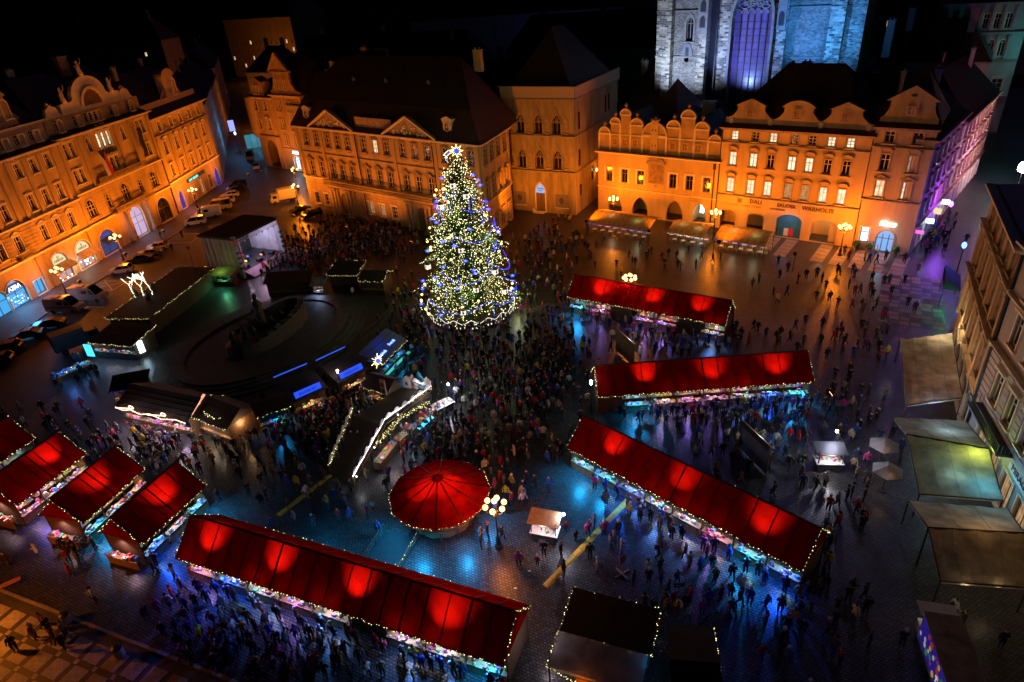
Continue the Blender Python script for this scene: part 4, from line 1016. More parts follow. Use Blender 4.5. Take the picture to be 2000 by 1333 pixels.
for i in range(n - 1):
    z0_, z1_ = -i * .7, -(i + 1) * .7; a0, a1 = .12 * math.sin(i * 1.3), .12 * math.sin((i + 1) * 1.3)
    fl.face([(-.75 + a0, -.2 * a0, z0_), (.75 + a0, .1, z0_), (.75 + a1, .1, z1_), (-.75 + a1, -.2 * a1, z1_)])
f2 = fl.build('blue_flag', M('flag_navy', (.006, .008, .045), .8, .2), None, (bx_ + dA[0] * 20.6 + .988 * 1.2, by_ + dA[1] * 20.6 - .155 * 1.2, 20.0), hrot(8.9))
tag(f2, 'long dark blue flag hanging beside the right balcony of the palace', 'flag')
s = MB(); s.tube((0, 1.2, 1.0), (0, -.1, .05), .05, .05, 6); s.build('flag_pole', m_trim_d, f2)

b = house('corner_stucco_house', 'five-bay ochre corner house with attic aedicule and teal sign band', -72.71, 146.02, 3)
W = 26.0
cc = [3.2, 8.4, 13.1, 17.8, 22.4]
rows = [(17.4, 1.9, 1.25, 0, 'fest'), (12.5, 2.7, 1.35, 0, 'seg'), (7.7, 2.5, 1.35, 0, 'flat')]
ops = leftfront(b, W, cc, rows, m_plaster_l)
wall(b, W, 20.4, ops + [(3.2, .2, 2.0, 4.2, 2), (9.0, .6, 1.6, 3.2, 0), (14.0, .6, 1.6, 3.2, 0), (18.6, .6, 1.6, 3.2, 0), (22.8, .2, 2.2, 4.2, 2)], m_plaster_l, 14)
for c in (3.2, 22.8): window(b, c, .2, 2.0 if c < 9 else 2.2, 4.2, E('blue_star_window', (.04, .05, .8), .55), arch=2, hood='none', nx=2, nz=1, fr=m_dark, name='shop_window')
for c in (9.0, 14.0, 18.6): window(b, c, .6, 1.6, 3.2, m_lit2 if c == 14.0 else m_glass, hood='none', nz=2)
s = MB(); s.box(7.6, 16.8, -.2, 0, 4.7, 5.5); s.build('sign_band', M('dark_sign_band', (.02, .05, .06), .6, 0), b); text('CAFE  MILANO', b, (8.2, -.24, 4.85), .72, E('teal_letters', (.1, .9, .8), 2.4), name='shop_sign')
band(b, 0, W, 6.4, .4, .2, m_trim); band(b, 0, W, 16.4, .3, .16, m_trim_d); cornice(b, 0, W, 20.4, .8, m_trim)
pilasters(b, [.4, 5.8, 10.8, 15.5, 20.1, 25.2], 7.0, 16.3, .6, .14, m_plaster_l)
for c in (5.8, 10.8, 15.5, 20.1):
    s = MB()
    for i in range(16): s.octa((rnd.uniform(-1.0, 1.0), -.1, rnd.uniform(-.5, .5)), rnd.uniform(.12, .26))
    s.build('stucco_panel', m_trim_d, b, (c, 0, 17.9))
s = MB(); s.face([(0, -.6, 20.45), (W, -.6, 20.45), (W, 1.2, 21.8), (0, 1.2, 21.8)]); s.build('eave_tiles', m_roof, b)
s = MB(); s.box(.5, W - .2, 1.2, 1.8, 20.5, 23.0); s.build('attic_wall', m_plaster_p, b)
s = MB(); s.box(12.2, 17.0, 1.0, 2.6, 23.0, 27.2); s.prism([(11.8, 27.2), (17.4, 27.2)] + arc_pts(14.6, 27.2, 5.6, 3)[1:-1], .7, 2.6)
for i in range(7): s.octa((11.6 - i * .22, 1.4, 24.6 - i * .22), .4); s.octa((17.6 + i * .22, 1.4, 24.6 - i * .22), .4)
s.build('attic_aedicule', m_plaster_p, b); window(b, 14.6, 23.3, 1.5, 3.4, m_glass, arch=1, hood='none', y=1.0, nz=1, fr=m_frame_d)
r = hip_roof(b, 0, W, 1.8, 14, 22.8, 6.0, 4); chimney(r, 5, 7, 27.8, 2.5, 1.4); chimney(r, 20, 9, 27.5, 3, 1.4)
s = MB(); s.tube((-.1, -.12, .2), (-.1, -.12, 20), .12, .12, 6); s.build('drainpipe', m_iron, b)
light('POINT', (3.2, -1.5, 2), 50, (.2, .25, 1), b); light('POINT', (22.8, -1.5, 2.5), 60, (.2, .25, 1), b)
# ------------------------------------------------------------------ gothic church front behind the arcaded houses
m_church = brickmat('church_masonry', (.52, .49, .40), (.05, .05, .05), (.34, .33, .31), .62, .27, .03, .85, .7, vertical=True, dirt=.45, big=.05)
m_church2 = brickmat('church_buttress_ashlar', (.66, .60, .46), (.05, .05, .055), (.42, .40, .35), .95, .40, .035, .85, .7, vertical=True, dirt=.4, big=.05)
m_churchb = brickmat('church_rubble', (.62, .58, .52), (.22, .21, .20), (.06, .06, .06), .42, .17, .03, .85, .8, vertical=True, dirt=.5, big=.1)
b = house('gothic_church', 'huge gothic church front of blue lit masonry with tall traceried window', 55.68 + 30 * .606 - 48.3 * .7955, 97.76 + 30 * .7955 + 48.3 * .606, 127.3)
TOP = 50
wall(b, 7.0, TOP, [(7.0, 27.5, 1.5, 4.6, 2), (6.6, 23.6, .9, 2.0, 0)], m_churchb, 9, x0=3.6, name='left_tower_wall', reveal=.7)
wall(b, 13.0, TOP, [(19.3, 12, 7.6, 26, 2)], m_church2, 9, x0=12.6, name='nave_wall', reveal=1.2, y=.8)
wall(b, 7.8, TOP, [], m_churchb, 9, x0=26.2, name='right_tower_wall', y=.2)
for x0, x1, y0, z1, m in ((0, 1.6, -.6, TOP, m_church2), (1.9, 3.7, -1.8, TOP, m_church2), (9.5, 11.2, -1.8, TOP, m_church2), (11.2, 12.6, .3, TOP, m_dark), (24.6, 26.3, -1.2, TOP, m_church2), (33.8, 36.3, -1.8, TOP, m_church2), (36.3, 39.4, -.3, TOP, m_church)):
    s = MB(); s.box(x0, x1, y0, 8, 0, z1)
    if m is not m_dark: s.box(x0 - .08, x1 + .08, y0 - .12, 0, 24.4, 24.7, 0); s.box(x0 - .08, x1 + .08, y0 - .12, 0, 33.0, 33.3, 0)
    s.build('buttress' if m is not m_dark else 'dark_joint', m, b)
s = MB()
for x0, x1, y in ((3.7, 9.5, -.25), (26.3, 33.8, -.1)):
    for z in (24.4, 33.0, 16.5): s.box(x0, x1, y, y + .4, z, z + .3)
s.build('string_course', m_stone, b)
s = MB()
p1, p2 = arc_pts(0, 31, 1.0, 2), arc_pts(0, 31, 1.6, 2)
window(b, 7.0, 27.5, 1.5, 4.6, m_glass, arch=2, hood='none', nx=2, nz=1, sur=.4, tr=m_stone, fr=m_stone, y=.4)
s = MB(); s.prism([(-1.3, 0), (1.3, 0), (1.1, 1.2), (.5, 2.4), (-.5, 2.4), (-1.1, 1.2)], -.15, .1); s.box(-.35, .35, -.2, -.14, 0, 1.7, 1); s.build('small_niche', [M('blue_stone_niche', (.16, .18, .24), .8, .2), m_dark], b, (6.7, 0, 24.7))
s = MB(); s.box(-1.0, 1.0, -2.0, -.2, 0, 9); s.prism([(-1.1, 9), (1.1, 9), (0, 11)], -2.1, -.2)
for zz in (1.2, 4.0): s.prism([(-.55, zz), (.55, zz)] + arc_pts(0, zz + 1.2, 1.1, 2), -2.05, -1.95, 1)
s.build('carved_canopy', [m_stone, m_dark], b, (10.3, 0, 29.0))
s = MB(); s.box(-.8, .8, -1.6, -.2, 0, 7); s.prism([(-.5, .8), (.5, .8)] + arc_pts(0, 2.4, 1.0, 2), -1.65, -1.55, 1); s.build('carved_pinnacle', [m_stone, m_dark], b, (25.4, -.2, 29.5))
# the great window: glass, mullions, tracery
m_cg = M('church_glass', (.16, .10, .26), .22, .25, .6)
s = MB(); s.prism([(-3.8, 0), (3.8, 0)] + arc_pts(0, 19.4, 7.6, 2, 12), 0, .08); gw = s.build('great_window_glass', m_cg, b, (19.3, 1.9, 12))
s = MB()
for i in range(1, 6): s.box(-3.8 + i * 1.267 - .09, -3.8 + i * 1.267 + .09, -.2, 0, 0, 21.5)
for k in range(1, 16): s.box(-3.8, 3.8, -.06, 0.0, k * 1.25 - .03, k * 1.25 + .03)
s.build('mullion', m_iron, gw)
s = MB()
for i in range(6):
    cx = -3.17 + i * 1.267
    for k in range(6):
        t0, t1 = math.pi * k / 6, math.pi * (k + 1) / 6
        s.bar((cx + .6 * math.cos(t0), -.15, 20.2 + .9 * math.sin(t0)), (cx + .6 * math.cos(t1), -.15, 20.2 + .9 * math.sin(t1)), .2, .14)
for cx, cz, r in ((-2, 22.3, 1.2), (2, 22.3, 1.2), (0, 24.2, 1.3), (-1.0, 22.0, .6), (1.0, 22.0, .6), (0, 22.4, .5)):
    for k in range(14):
        t0, t1 = 2 * math.pi * k / 14, 2 * math.pi * (k + 1) / 14
        s.bar((cx + r * math.cos(t0), -.18, cz + r * math.sin(t0)), (cx + r * math.cos(t1), -.18, cz + r * math.sin(t1)), .22, .16)
        if k % 4 == 0: s.bar((cx, -.18, cz), (cx + r * math.cos(t0), -.18, cz + r * math.sin(t0)), .18, .12)
s.build('tracery', m_stone, gw)
p1, p2 = arc_pts(0, 19.4, 8.6, 2, 12), arc_pts(0, 19.4, 7.6, 2, 12)
s = MB()
for i in range(len(p1) - 1): s.prism([p1[i], p1[i + 1], p2[i + 1], p2[i]], -.5, .2)
s.box(-4.3, -3.8, -.5, .2, 0, 19.4); s.box(3.8, 4.3, -.5, .2, 0, 19.4); s.build('window_archivolt', m_stone, b, (19.3, .6, 12))
s = MB(); s.face([(0, 0, 20.5), (4.5, -4.5, 19.5), (5.8, 0, 23.6)]); s.face([(5.8, 0, 23.6), (4.5, -4.5, 19.5), (9.8, 0, 20.0)]); s.face([(0, 0, 20.5), (0, -4.5, 17), (4.5, -4.5, 19.5)]); s.face([(4.5, -4.5, 19.5), (0, -4.5, 17), (9.8, -4.5, 17), (9.8, 0, 20)]); s.build('chapel_roof', M('slate', (.06, .07, .10), .5, .25), b, (25.4, -.3, 0))
for x, y, z in ((11.7, -13.5, 18.6), (21.5, -13.0, 19.2), (5.5, -12.6, 18.5), (33.5, -9.5, 20.0)):
    pass
def floodlight(label, loc, aim, power, color, cone=70, blend=.5, mount=0.0):
    t = thing('floodlight', label, 'floodlight', loc)
    d = (Vector(aim) - Vector(loc)).normalized()
    s = MB(); s.bar(-d * .3, d * .12, .5, .36); s.build('housing', m_iron, t)
    s = MB(); s.bar(d * .12, d * .15, .44, .30); s.build('lens', E('flood_lens', color, 6), t)
    s = MB(); s.tube((0, 0, -.2), (0, 0, -max(mount, .5)), .05, .05, 6); s.build('bracket', m_iron, t)
    light('SPOT', tuple(d * .45), power, color, t, .25, aim=tuple(d * 10), cone=cone, blend=blend)
    return t
def cw(u, v, z): return (55.68 + u * .7955 + v * .606, 97.76 - u * .606 + v * .7955, z)
floodlight('floodlight on the roof left of the church window', cw(-43.5, 17, 16.5), cw(-41, 30, 31), 26000, (.52, .66, 1.0), 95, .8, 4)
floodlight('floodlight on the roof below the great church window', cw(-33, 18, 17), cw(-28, 30, 32), 20000, (.24, .38, 1.0), 95, .8, 4)
floodlight('floodlight on the dark roof under the right church tower', cw(-17, 17, 25.5), cw(-17, 30, 33), 15000, (.05, .32, 1.0), 110, .9, 3)
floodlight('floodlight on the roof ridge at the right edge of the church', cw(-9, 18, 24), cw(-12, 30, 31), 6500, (.08, .36, 1.0), 90, .9, 3)

# ------------------------------------------------------------------ shopping street going off to the right
m_purple_p = M('lilac_plaster', (.50, .44, .44), .85, .2, .5, .1, streak=True)
def plain(name, label, ox, oy, head, W, H, D, cols, rows, m, rise=6.0, litf=.0, shops=True, hood='flat', tr=None, group=None, shopm=None):
    b = house(name, label, ox, oy, head, group)
    ops = [(c, z, w, h, 0) for z, h, w in rows for c in cols]
    so = [(c, .3, min(2.4, (cols[1] - cols[0]) * .75 if len(cols) > 1 else 2.4), 3.2, 0) for c in cols] if shops else []
    wall(b, W, H, ops + so, m, D)
    for z, h, w in rows:
        for c in cols: window(b, c, z, w, h, m_lit2 if rnd.random() < litf else m_glass, hood=hood, nz=2, tr=tr or m_plaster_l)
    for c, z, w, h, _ in so: window(b, c, z, w, h, shopm[rnd.randrange(len(shopm))] if shopm else m_glass, hood='none', nx=2, nz=1, fr=m_dark, name='shop_window', sill=False)
    band(b, 0, W, 4.4, .25, .15, tr or m_trim_d); cornice(b, 0, W, H, .5, tr or m_trim_d)
    r = hip_roof(b, 0, W, .3, D, H + .02, rise, min(W, D) * .4)
    chimney(r, W * .3, D * .6, H + rise * .6, rise * .55 + 1); chimney(r, W * .75, D * .4, H + rise * .5, rise * .55 + 1)
    return b
sh_ms = [E('street_shop_white', (.75, .8, 1.0), 1.4), E('street_shop_blue', (.15, .35, 1.0), .8), E('street_shop_pink', (1.0, .4, .7), .7)]
jx, jy = 62.05, 92.9
dj = (math.sin(R(43)), math.cos(R(43)))
b = plain('street_house', 'lilac lit street front running back beside the neon corner house', jx, jy, 43, 22, 17.5, 12, [2.4 + 3.45 * i for i in range(6)], [(5.6, 2.2, 1.2), (9.6, 2.2, 1.2), (13.4, 2.0, 1.2)], m_purple_p, shopm=sh_ms)
s = MB(); s.box(-.05, .05, -1.2, -.1, 0, .5); s.build('hanging_sign', E('magenta_sign', (1, .1, .5), 2.0), b, (1.0, 0, 3.4))
for i, x in enumerate((6, 11, 17)):
    s = MB(); s.box(-.05, .05, -1.4, -.3, 0, .7 + .3 * (i % 2)); s.build('hanging_sign', (m_cool_e, m_cream_e, m_white_e)[i], b, (x, 0, 3.6))
jx2, jy2 = jx + dj[0] * 22.2, jy + dj[1] * 22.2
plain('street_house', 'second street front from the neon corner house, before the billboard', jx2, jy2, 43, 30, 16.0, 12, [2.6 + 3.5 * i for i in range(8)], [(5.6, 2.2, 1.2), (9.6, 2.2, 1.2), (13, 1.8, 1.2)], m_purple_p, 7, shopm=sh_ms)
# grand building closing the street
b = house('columned_building', 'large dark teal building with column rows closing the shopping street', 108.0, 170.5, 118)
cols = [2.5 + 2.2 * i for i in range(6)]
wall(b, 17, 29, [(c, 17.5, 1.3, 3.6, 1) for c in cols] + [(c, 23.5, 1.2, 3.2, 0) for c in cols] + [(8.6, .3, 5, 5.5, 0), (14.5, 9.5, 2.2, 3, 0)], m_plaster_g, 16)
for c in cols: window(b, c, 17.5, 1.3, 3.6, m_glass, arch=1, hood='none', nz=1); window(b, c, 23.5, 1.2, 3.2, m_glass, hood='none', nz=2)
window(b, 14.5, 9.5, 2.2, 3, m_glass, hood='tri'); window(b, 8.6, .3, 5, 5.5, m_glass, hood='none', nx=3, nz=2, name='shop_window')
pilasters(b, [1.4 + 2.2 * i for i in range(7)], 17, 22, .5, .3, m_plaster_g); pilasters(b, [1.4 + 2.2 * i for i in range(7)], 23.2, 28.2, .5, .3, m_plaster_g)
for z in (8.2, 16.4, 22.3): band(b, 0, 17, z, .4, .3, m_plaster_g)
cornice(b, 0, 17, 29, 1.0, m_plaster_g); hip_roof(b, 0, 17, 0, 16, 29, 5)
wall(b, .3, 29, [], m_plaster_g, 16, x0=17.0, name='side_wall')
s = MB(); s.box(-2.2, 2.2, -.25, -.05, 0, 4.6); bb_ = s.build('billboard', E('billboard_lilac', (.75, .35, .95), 1.1), b, (8.6, -.3, 2.6))
s = MB(); s.lathe([(1.3, .3), (.6, 1.6), (.3, 2.4), (.3, 2.9), (.05, 3.2)], 10, (0, -.3), 0, sy=.1); s.box(-1.8, 1.8, -.3, -.26, .2, .8, 1); s.box(-.7, .7, -.36, -.3, .3, 1.0, 2); s.build('billboard_figure', [E('figure_dark', (.5, .1, .2), .6), E('figure_cream', (1, .8, .6), 1.6), E('figure_blue', (.1, .2, .9), 1.2)], bb_)
light('POINT', (20, -6, 20), 900, (.03, .5, .55), b, .4)
# right-hand side of that street
plain('street_house', 'street front in pink light on the far right of the street', 99.0, 114.4, 43 + 180, 20, 18.0, 12, [2.6 + 3.5 * i for i in range(5)], [(5.6, 2.3, 1.2), (9.8, 2.3, 1.2), (13.8, 2.0, 1.2)], m_purple_p, 5, shopm=sh_ms)
# street lamps in the street, with a magenta one added for tint
def street_lantern(label, x, y, color, power, h=5.0, em=None, ls=1.0):
    t = thing('street_lantern', label, 'street lamp', (x, y, 0))
    s = MB(); s.tube((0, 0, 0), (0, 0, h), .09, .06, 8); s.tube((0, 0, 0), (0, 0, .8), .16, .12, 8); s.build('post', m_iron, t)
    s = MB(); s.lathe([(.12 * ls, h), (.28 * ls, h + .25), (.3 * ls, h + .25 + .35 * ls), (.1 * ls, h + .25 + .6 * ls)], 8); s.build('lantern', em or E('lantern_glow', color, 12), t)
    light('POINT', (0, 0, h + .55 + .6 * ls), power, color, t, .25)
    return t
street_lantern('dazzling pink white street lamp at the right edge of the view', 91.0, 111.2, (1.0, .2, .6), 2800, 6.0, E('dazzling_lamp', (1, .8, .75), 150), 2.6)
street_lantern('added magenta lamp halfway down the shopping street', 88.5, 122.5, (1.0, .10, .8), 2400)  # added lamp that throws a magenta tint on the street fronts
street_lantern('violet street lamp at the mouth of the shopping street', 71.5, 99.5, (.3, .06, 1.0), 1500)
street_lantern('white street lamp in front of the billboard', 112, 158, (1, .6, .5), 1800)
street_lantern('blue street lamp beside the cafe corner', 63, 83.0, (.05, .14, 1.0), 1100)

# ------------------------------------------------------------------ right-hand row
d1 = (math.sin(R(18)), math.cos(R(18)))
b = house('cafe_house', 'beige house with tall windows, small balcony and cafe letters above the tents', 42.9, 49.4, 198)
c1 = [3.1, 6.4, 9.7, 13, 16.3, 19.6, 22.9, 26.2, 29.5]
wall(b, 34, 20, [(c, z, 1.35, h, 0) for c in c1 for z, h in ((6.2, 2.9), (11.9, 2.8), (16, 2.4))] + [(c, .2, 2.2, 3.2, 0) for c in c1], m_plaster_g, 12)
for c in c1:
    for z, h in ((6.2, 2.9), (11.9, 2.8), (16, 2.4)): window(b, c, z, 1.35, h, m_glass, hood='flat', nx=2, nz=2, tr=m_trim)
    window(b, c, .2, 2.2, 3.2, m_lit2, hood='none', nx=2, nz=1, fr=m_frame_d, name='cafe_window')
band(b, 0, 34, 10.4, .3, .2, m_trim); band(b, 0, 34, 15.2, .25, .15, m_trim); cornice(b, 0, 34, 20, .6, m_trim); groove(b, 0, 34, 4.4, 10.3, .62, [(c, 6.0, 1.9, 3.9) for c in c1], m_plaster_g)
s = MB(); s.box(1.4, 9.2, -1.3, -.05, 4.9, 5.1)
for i in range(27): s.tube((1.5 + i * .29, -1.25, 5.1), (1.5 + i * .29, -1.25, 6.0), .025, .025, 5)
for i in range(5): s.tube((1.45, -1.25 + i * .29, 5.1), (1.45, -1.25 + i * .29, 6.0), .025, .025, 5); s.tube((9.15, -1.25 + i * .29, 5.1), (9.15, -1.25 + i * .29, 6.0), .025, .025, 5)
s.box(1.4, 9.2, -1.29, -1.21, 6.0, 6.06); s.build('balcony', m_iron, b)
text('MIRAGE', b, (9.6, -.1, 4.1), .9, m_letter, name='cafe_letters')
s = MB(); s.box(9.0, 15, -.06, 0, 3.8, 5.2); s.build('cafe_sign_board', m_white, b)
s = MB(); s.tube((-.1, -.15, .2), (-.1, -.15, 19.8), .14, .14, 6); s.build('drainpipe', m_iron, b)
hip_roof(b, 0, 34, .3, 12, 20.02, 2.0, 4, m_roof_m)
k2x, k2y = 42.9 + .469 * 19, 49.4 + .883 * 19
b = house('baroque_corner_house', 'stuccoed baroque house with curved hoods behind the first beige tent', k2x, k2y, 208)
c2 = [3.0, 6.4, 9.8, 13.2, 16.6]
wall(b, 18.9, 19.4, [(c, z, 1.4, h, 0) for c in c2 for z, h in ((5.8, 2.8), (11.2, 3.2), (16.2, 2.0))] + [(c, .2, 2.4, 3.4, 1) for c in c2], m_plaster_l, 12)
for c in c2:
    for z, h, q in ((5.8, 2.8, 'seg'), (11.2, 3.2, 'seg'), (16.2, 2.0, 'flat')): window(b, c, z, 1.4, h, m_glass, hood=q, nx=2, nz=2, tr=m_trim_d)
    window(b, c, .2, 2.4, 3.4, m_glass, arch=1, hood='none', nx=2, nz=1, fr=m_frame_d, name='shop_window')
band(b, 0, 18.9, 10.2, .35, .25, m_trim); band(b, 0, 18.9, 15.4, .3, .2, m_trim); cornice(b, 0, 18.9, 19.4, .7, m_trim); pilasters(b, [.5, 4.7, 8.1, 11.5, 14.9, 18.3], 4.8, 15.3, .6, .2, m_plaster_l)
hip_roof(b, 0, 18.9, .6, 12, 19.42, 1.6, 4, m_roof_m)
# dark closed canopy in front of the far house
t = thing('dark_canopy', 'tall dark folded canopy by the green lit cafe corner', 'canopy', (58.6, 77.6, 0), R(58))
s = MB(); s.box(-2.6, 2.6, -1.0, 1.0, 2.6, 2.75); s.face([(-2.6, -1.0, 2.76), (2.6, -1.0, 2.76), (2.6, 1.0, 4.0), (-2.6, 1.0, 4.0)]); s.face([(-2.6, -1.0, 2.76), (-2.6, 1, 4), (-2.6, 1, 2.76)]); s.face([(2.6, -1, 2.76), (2.6, 1, 2.76), (2.6, 1, 4)]); s.build('cover', M('dark_canopy_cloth', (.06, .035, .05), .8, .2), t)
pm = MB().tube((0, 0, 0), (0, 0, 2.6), .05, .05, 6).mesh('post', m_iron)
for x in (-2.5, 2.5):
    for y in (-.9, .9): obj('post', pm, t, (x, y, 0))
light('POINT', (-3.6, .2, 1.6), 80, (.02, 1.0, .45), t, .1); light('POINT', (1.5, -1.2, 2.2), 60, (.05, .15, 1.0), t, .1)

# ------------------------------------------------------------------ dark city behind
bg = [
    ('roof_house', 'street house with orange lit wall continuing beyond the five-bay corner house', -71.6, 172.2, -18, 40, 19, 12, .0, m_plaster_g),
    ('roof_house', 'second street house beyond the five-bay corner house', -84.2, 210.8, -18, 44, 18, 12, .05, m_plaster_g),
    ('roof_house', 'third street house on the left side of the receding street', -98.2, 253.5, -18, 60, 20, 12, .05, m_plaster_g),
    ('roof_house', 'narrow dark house on the right of the receding street behind the pointed gable', -90, 262, 120, 18, 17, 16, .08, m_plaster_g),
    ('roof_house', 'distant orange lit front at the far end of the receding street', -182, 560, 163, 110, 24, 30, .03, m_plaster_l),
    ('roof_house', 'big dark house with two lit windows above the receding street', -150, 420, 118, 50, 30, 30, .12, m_plaster_g),
    ('roof_house', 'dark long roof directly behind the rococo palace', -52, 176, 129, 46, 17, 14, .03, m_plaster_g),
    ('roof_house', 'dark roof between the rococo palace and the stone tower house', -8, 160, 122, 24, 17, 16, .02, m_plaster_g),
    ('roof_house', 'dark house row far behind the rococo palace', -70, 240, 110, 70, 19, 18, .05, m_plaster_g),
    ('roof_house', 'dark house far behind the stone tower house', 5, 230, 105, 60, 20, 20, .06, m_plaster_g),
    ('roof_house', 'dark roofs left of the church below its tower', 26, 152, 126, 16, 14, 14, .0, m_plaster_g),
    ('roof_house', 'dark pitched roof to the right of the church', 60, 134, 127, 14, 16, 22, .0, m_plaster_g),
    ('roof_house', 'dark roof behind the street fronts, left of the columned building', 88, 160, 125, 22, 19, 16, .04, m_plaster_g),
    ('roof_house', 'dark block far behind the church on the right', 120, 260, 110, 90, 22, 22, .05, m_plaster_g),
    ('roof_house', 'dark house behind the ornate shop house on the left', -118, 92, 9, 34, 23, 14, .0, m_plaster_g),
    ('roof_house', 'dark house behind the bow gabled palace', -116, 132, 9, 36, 24, 14, .0, m_plaster_g),
    ('roof_house', 'dark roofs far left beyond the palaces', -190, 210, 60, 60, 20, 20, .03, m_plaster_g),
    ('roof_house', 'distant dark block on the left skyline', -260, 380, 90, 90, 24, 24, .03, m_plaster_g),
    ('roof_house', 'distant dark block at the middle of the skyline', -40, 380, 95, 110, 24, 26, .05, m_plaster_g),
    ('roof_house', 'distant dark block on the right skyline', 110, 420, 95, 130, 24, 26, .05, m_plaster_g),
    ('roof_house', 'farthest dark terrace along the middle skyline', -120, 640, 92, 260, 26, 30, .03, m_plaster_g),
    ('roof_house', 'farthest dark terrace along the right skyline', 220, 640, 92, 260, 26, 30, .03, m_plaster_g),
]
for nm, lb, x, y, h, W, H, D, lf, m in bg:
    b = house(nm, lb, x, y, h, 'houses of the dark city behind the square')
    n = min(14, max(2, int(W / 3.6)))
    cs = [W * (i + .5) / n for i in range(n)]
    rw = [(z, 2.0, 1.2) for z in (5, 9, 13) if z + 3 < H] + ([(17, 2.0, 1.2)] if H > 20 else [])
    wall(b, W, H, [(c, z, w, h2, 0) for z, h2, w in rw for c in cs], m, D)
    for z, h2, w in rw:
        for c in cs: window(b, c, z, w, h2, m_lit if rnd.random() < lf else m_glass, hood=None, nz=2)
    cornice(b, 0, W, H, .5, m_trim_d, dent=False)
    r = hip_roof(b, 0, W, .3, D, H + .02, D * .5, D * .35)
    for q in range(max(2, int(W / 18))): chimney(r, W * (q + .5) / max(2, int(W / 18)) + rnd.uniform(-2, 2), D * rnd.uniform(.35, .7), H + D * .3, D * .2 + 2.2, 1.4, .8)
for lb, x, y, pw in (('orange street lamp at the start of the receding street', -86, 248, 1500), ('orange street lamp midway along the receding street', -121, 380, 5000), ('orange street lamp farther along the receding street', -146, 470, 9000), ('orange street lamp at the far end of the receding street', -172, 545, 12000), ('bluish street lamp beside the blue sign in the receding street', -78, 205, 700)):
    street_lantern(lb, x, y, ORANGE if 'orange' in lb else (.2, .5, 1), pw, 5.5)
t = street_lantern('blue white lamp shining on the dark skyline above the palace roof', 34, 330, (.12, .22, 1.0), 1500, 24, E('skyline_lamp', (.25, .4, 1), 60))
t = thing('lit_street_sign', 'tall blue white illuminated sign in the receding street', 'sign', (-86.5, 226, 0), R(20)); s = MB(); s.box(-.9, .9, -.1, .1, 3, 6.4); s.build('panel', E('sign_blue_white', (.25, .3, 1), 1.6), t); s = MB(); s.tube((0, .0, 0), (0, 0, 3), .08); s.build('post', m_iron, t)
t = thing('lit_shop_bay', 'turquoise lit glass shop bay in the receding street', 'shop', (-75.5, 212, 0), R(25)); s = MB(); s.box(-2.5, 2.5, -.5, .5, 0, 4.2); s.build('glass_bay', E('bay_glow', (.12, .5, .65), .35), t); s = MB(); s.box(-2.7, 2.7, -.7, .6, 4.2, 4.5)
for x in (-2.6, -.9, .9, 2.6): s.box(x - .06, x + .06, -.56, -.5, 0, 4.2)
s.build('frame', m_dark, t); light('POINT', (0, -2, 2.5), 200, (.2, .6, 1), t)
# ------------------------------------------------------------------ candelabra street lamps
def candelabra(label, x, y, power, arms=6, h=4.9, color=ORANGE):
    t = thing('candelabra_lamp', label, 'street lamp', (x, y, 0))
    s = MB(); s.lathe([(.34, 0), (.34, .2), (.22, .4), (.2, 1.1), (.13, 1.25), (.085, 1.4), (.07, h - .9), (.12, h - .8), (.06, h - .6)], 10); s.build('post', m_iron, t)
    for i in range(arms):
        a = 2 * math.pi * i / arms + .3
        c, si = math.cos(a), math.sin(a)
        s = MB(); s.path([(0, 0, h - .8), (.35 * c, .35 * si, h - .95), (.72 * c, .72 * si, h - .75), (.8 * c, .8 * si, h - .4)], .032, 6); ar = s.build('arm', m_iron, t)
        s = MB(); s.ball((.8 * c, .8 * si, h - .16), .24, 0, 10, 6); s.build('globe', m_globe, ar, smooth=True)
    s = MB(); s.ball((0, 0, h + .25), .24, 0, 10, 6); s.build('globe', m_globe, t, smooth=True)
    s = MB(); s.tube((0, 0, h - .65), (0, 0, h + .02), .04, .04, 6); s.build('spigot', m_iron, t)
    light('POINT', (0, 0, h + .75), power * .65, color, t, .35); light('POINT', (0, 0, h - 1.15), power * .35, color, t, .35)
    return t
cand = candelabra
cand('candelabra lamp between the turquoise shop and the cream lunettes', -73.4, 102.2, 2000, 4)
cand('candelabra lamp on the kerb before the palace balcony', -71.3, 117.4, 2000, 4)
cand('candelabra lamp on the kerb before the five-bay corner house', -68.6, 147.0, 2200, 4)
cand('candelabra lamp beside the arched passage house', -48.9, 158.8, 3000, 3)
cand('candelabra lamp near the parked box truck', -44.8, 143.2, 3200, 3)
cand('candelabra lamp behind the left cafe awning', 20.6, 117.6, 2800, 6)
cand('candelabra lamp between the two right cafe awnings', 35.9, 106.0, 2800, 6)
cand('candelabra lamp at the last arch of the ochre house', 52.4, 94.9, 3000, 6)
cand('candelabra lamp with glowing globes beside the red carousel roof', -2.4, 40.0, 1500, 6)
cand('candelabra lamp rising behind the farthest red stall', 16.4, 80.6, 3200, 7, 5.6)
cand('candelabra lamp on the mosaic pavement in the near corner', -43.5, 34.2, 2400, 6)
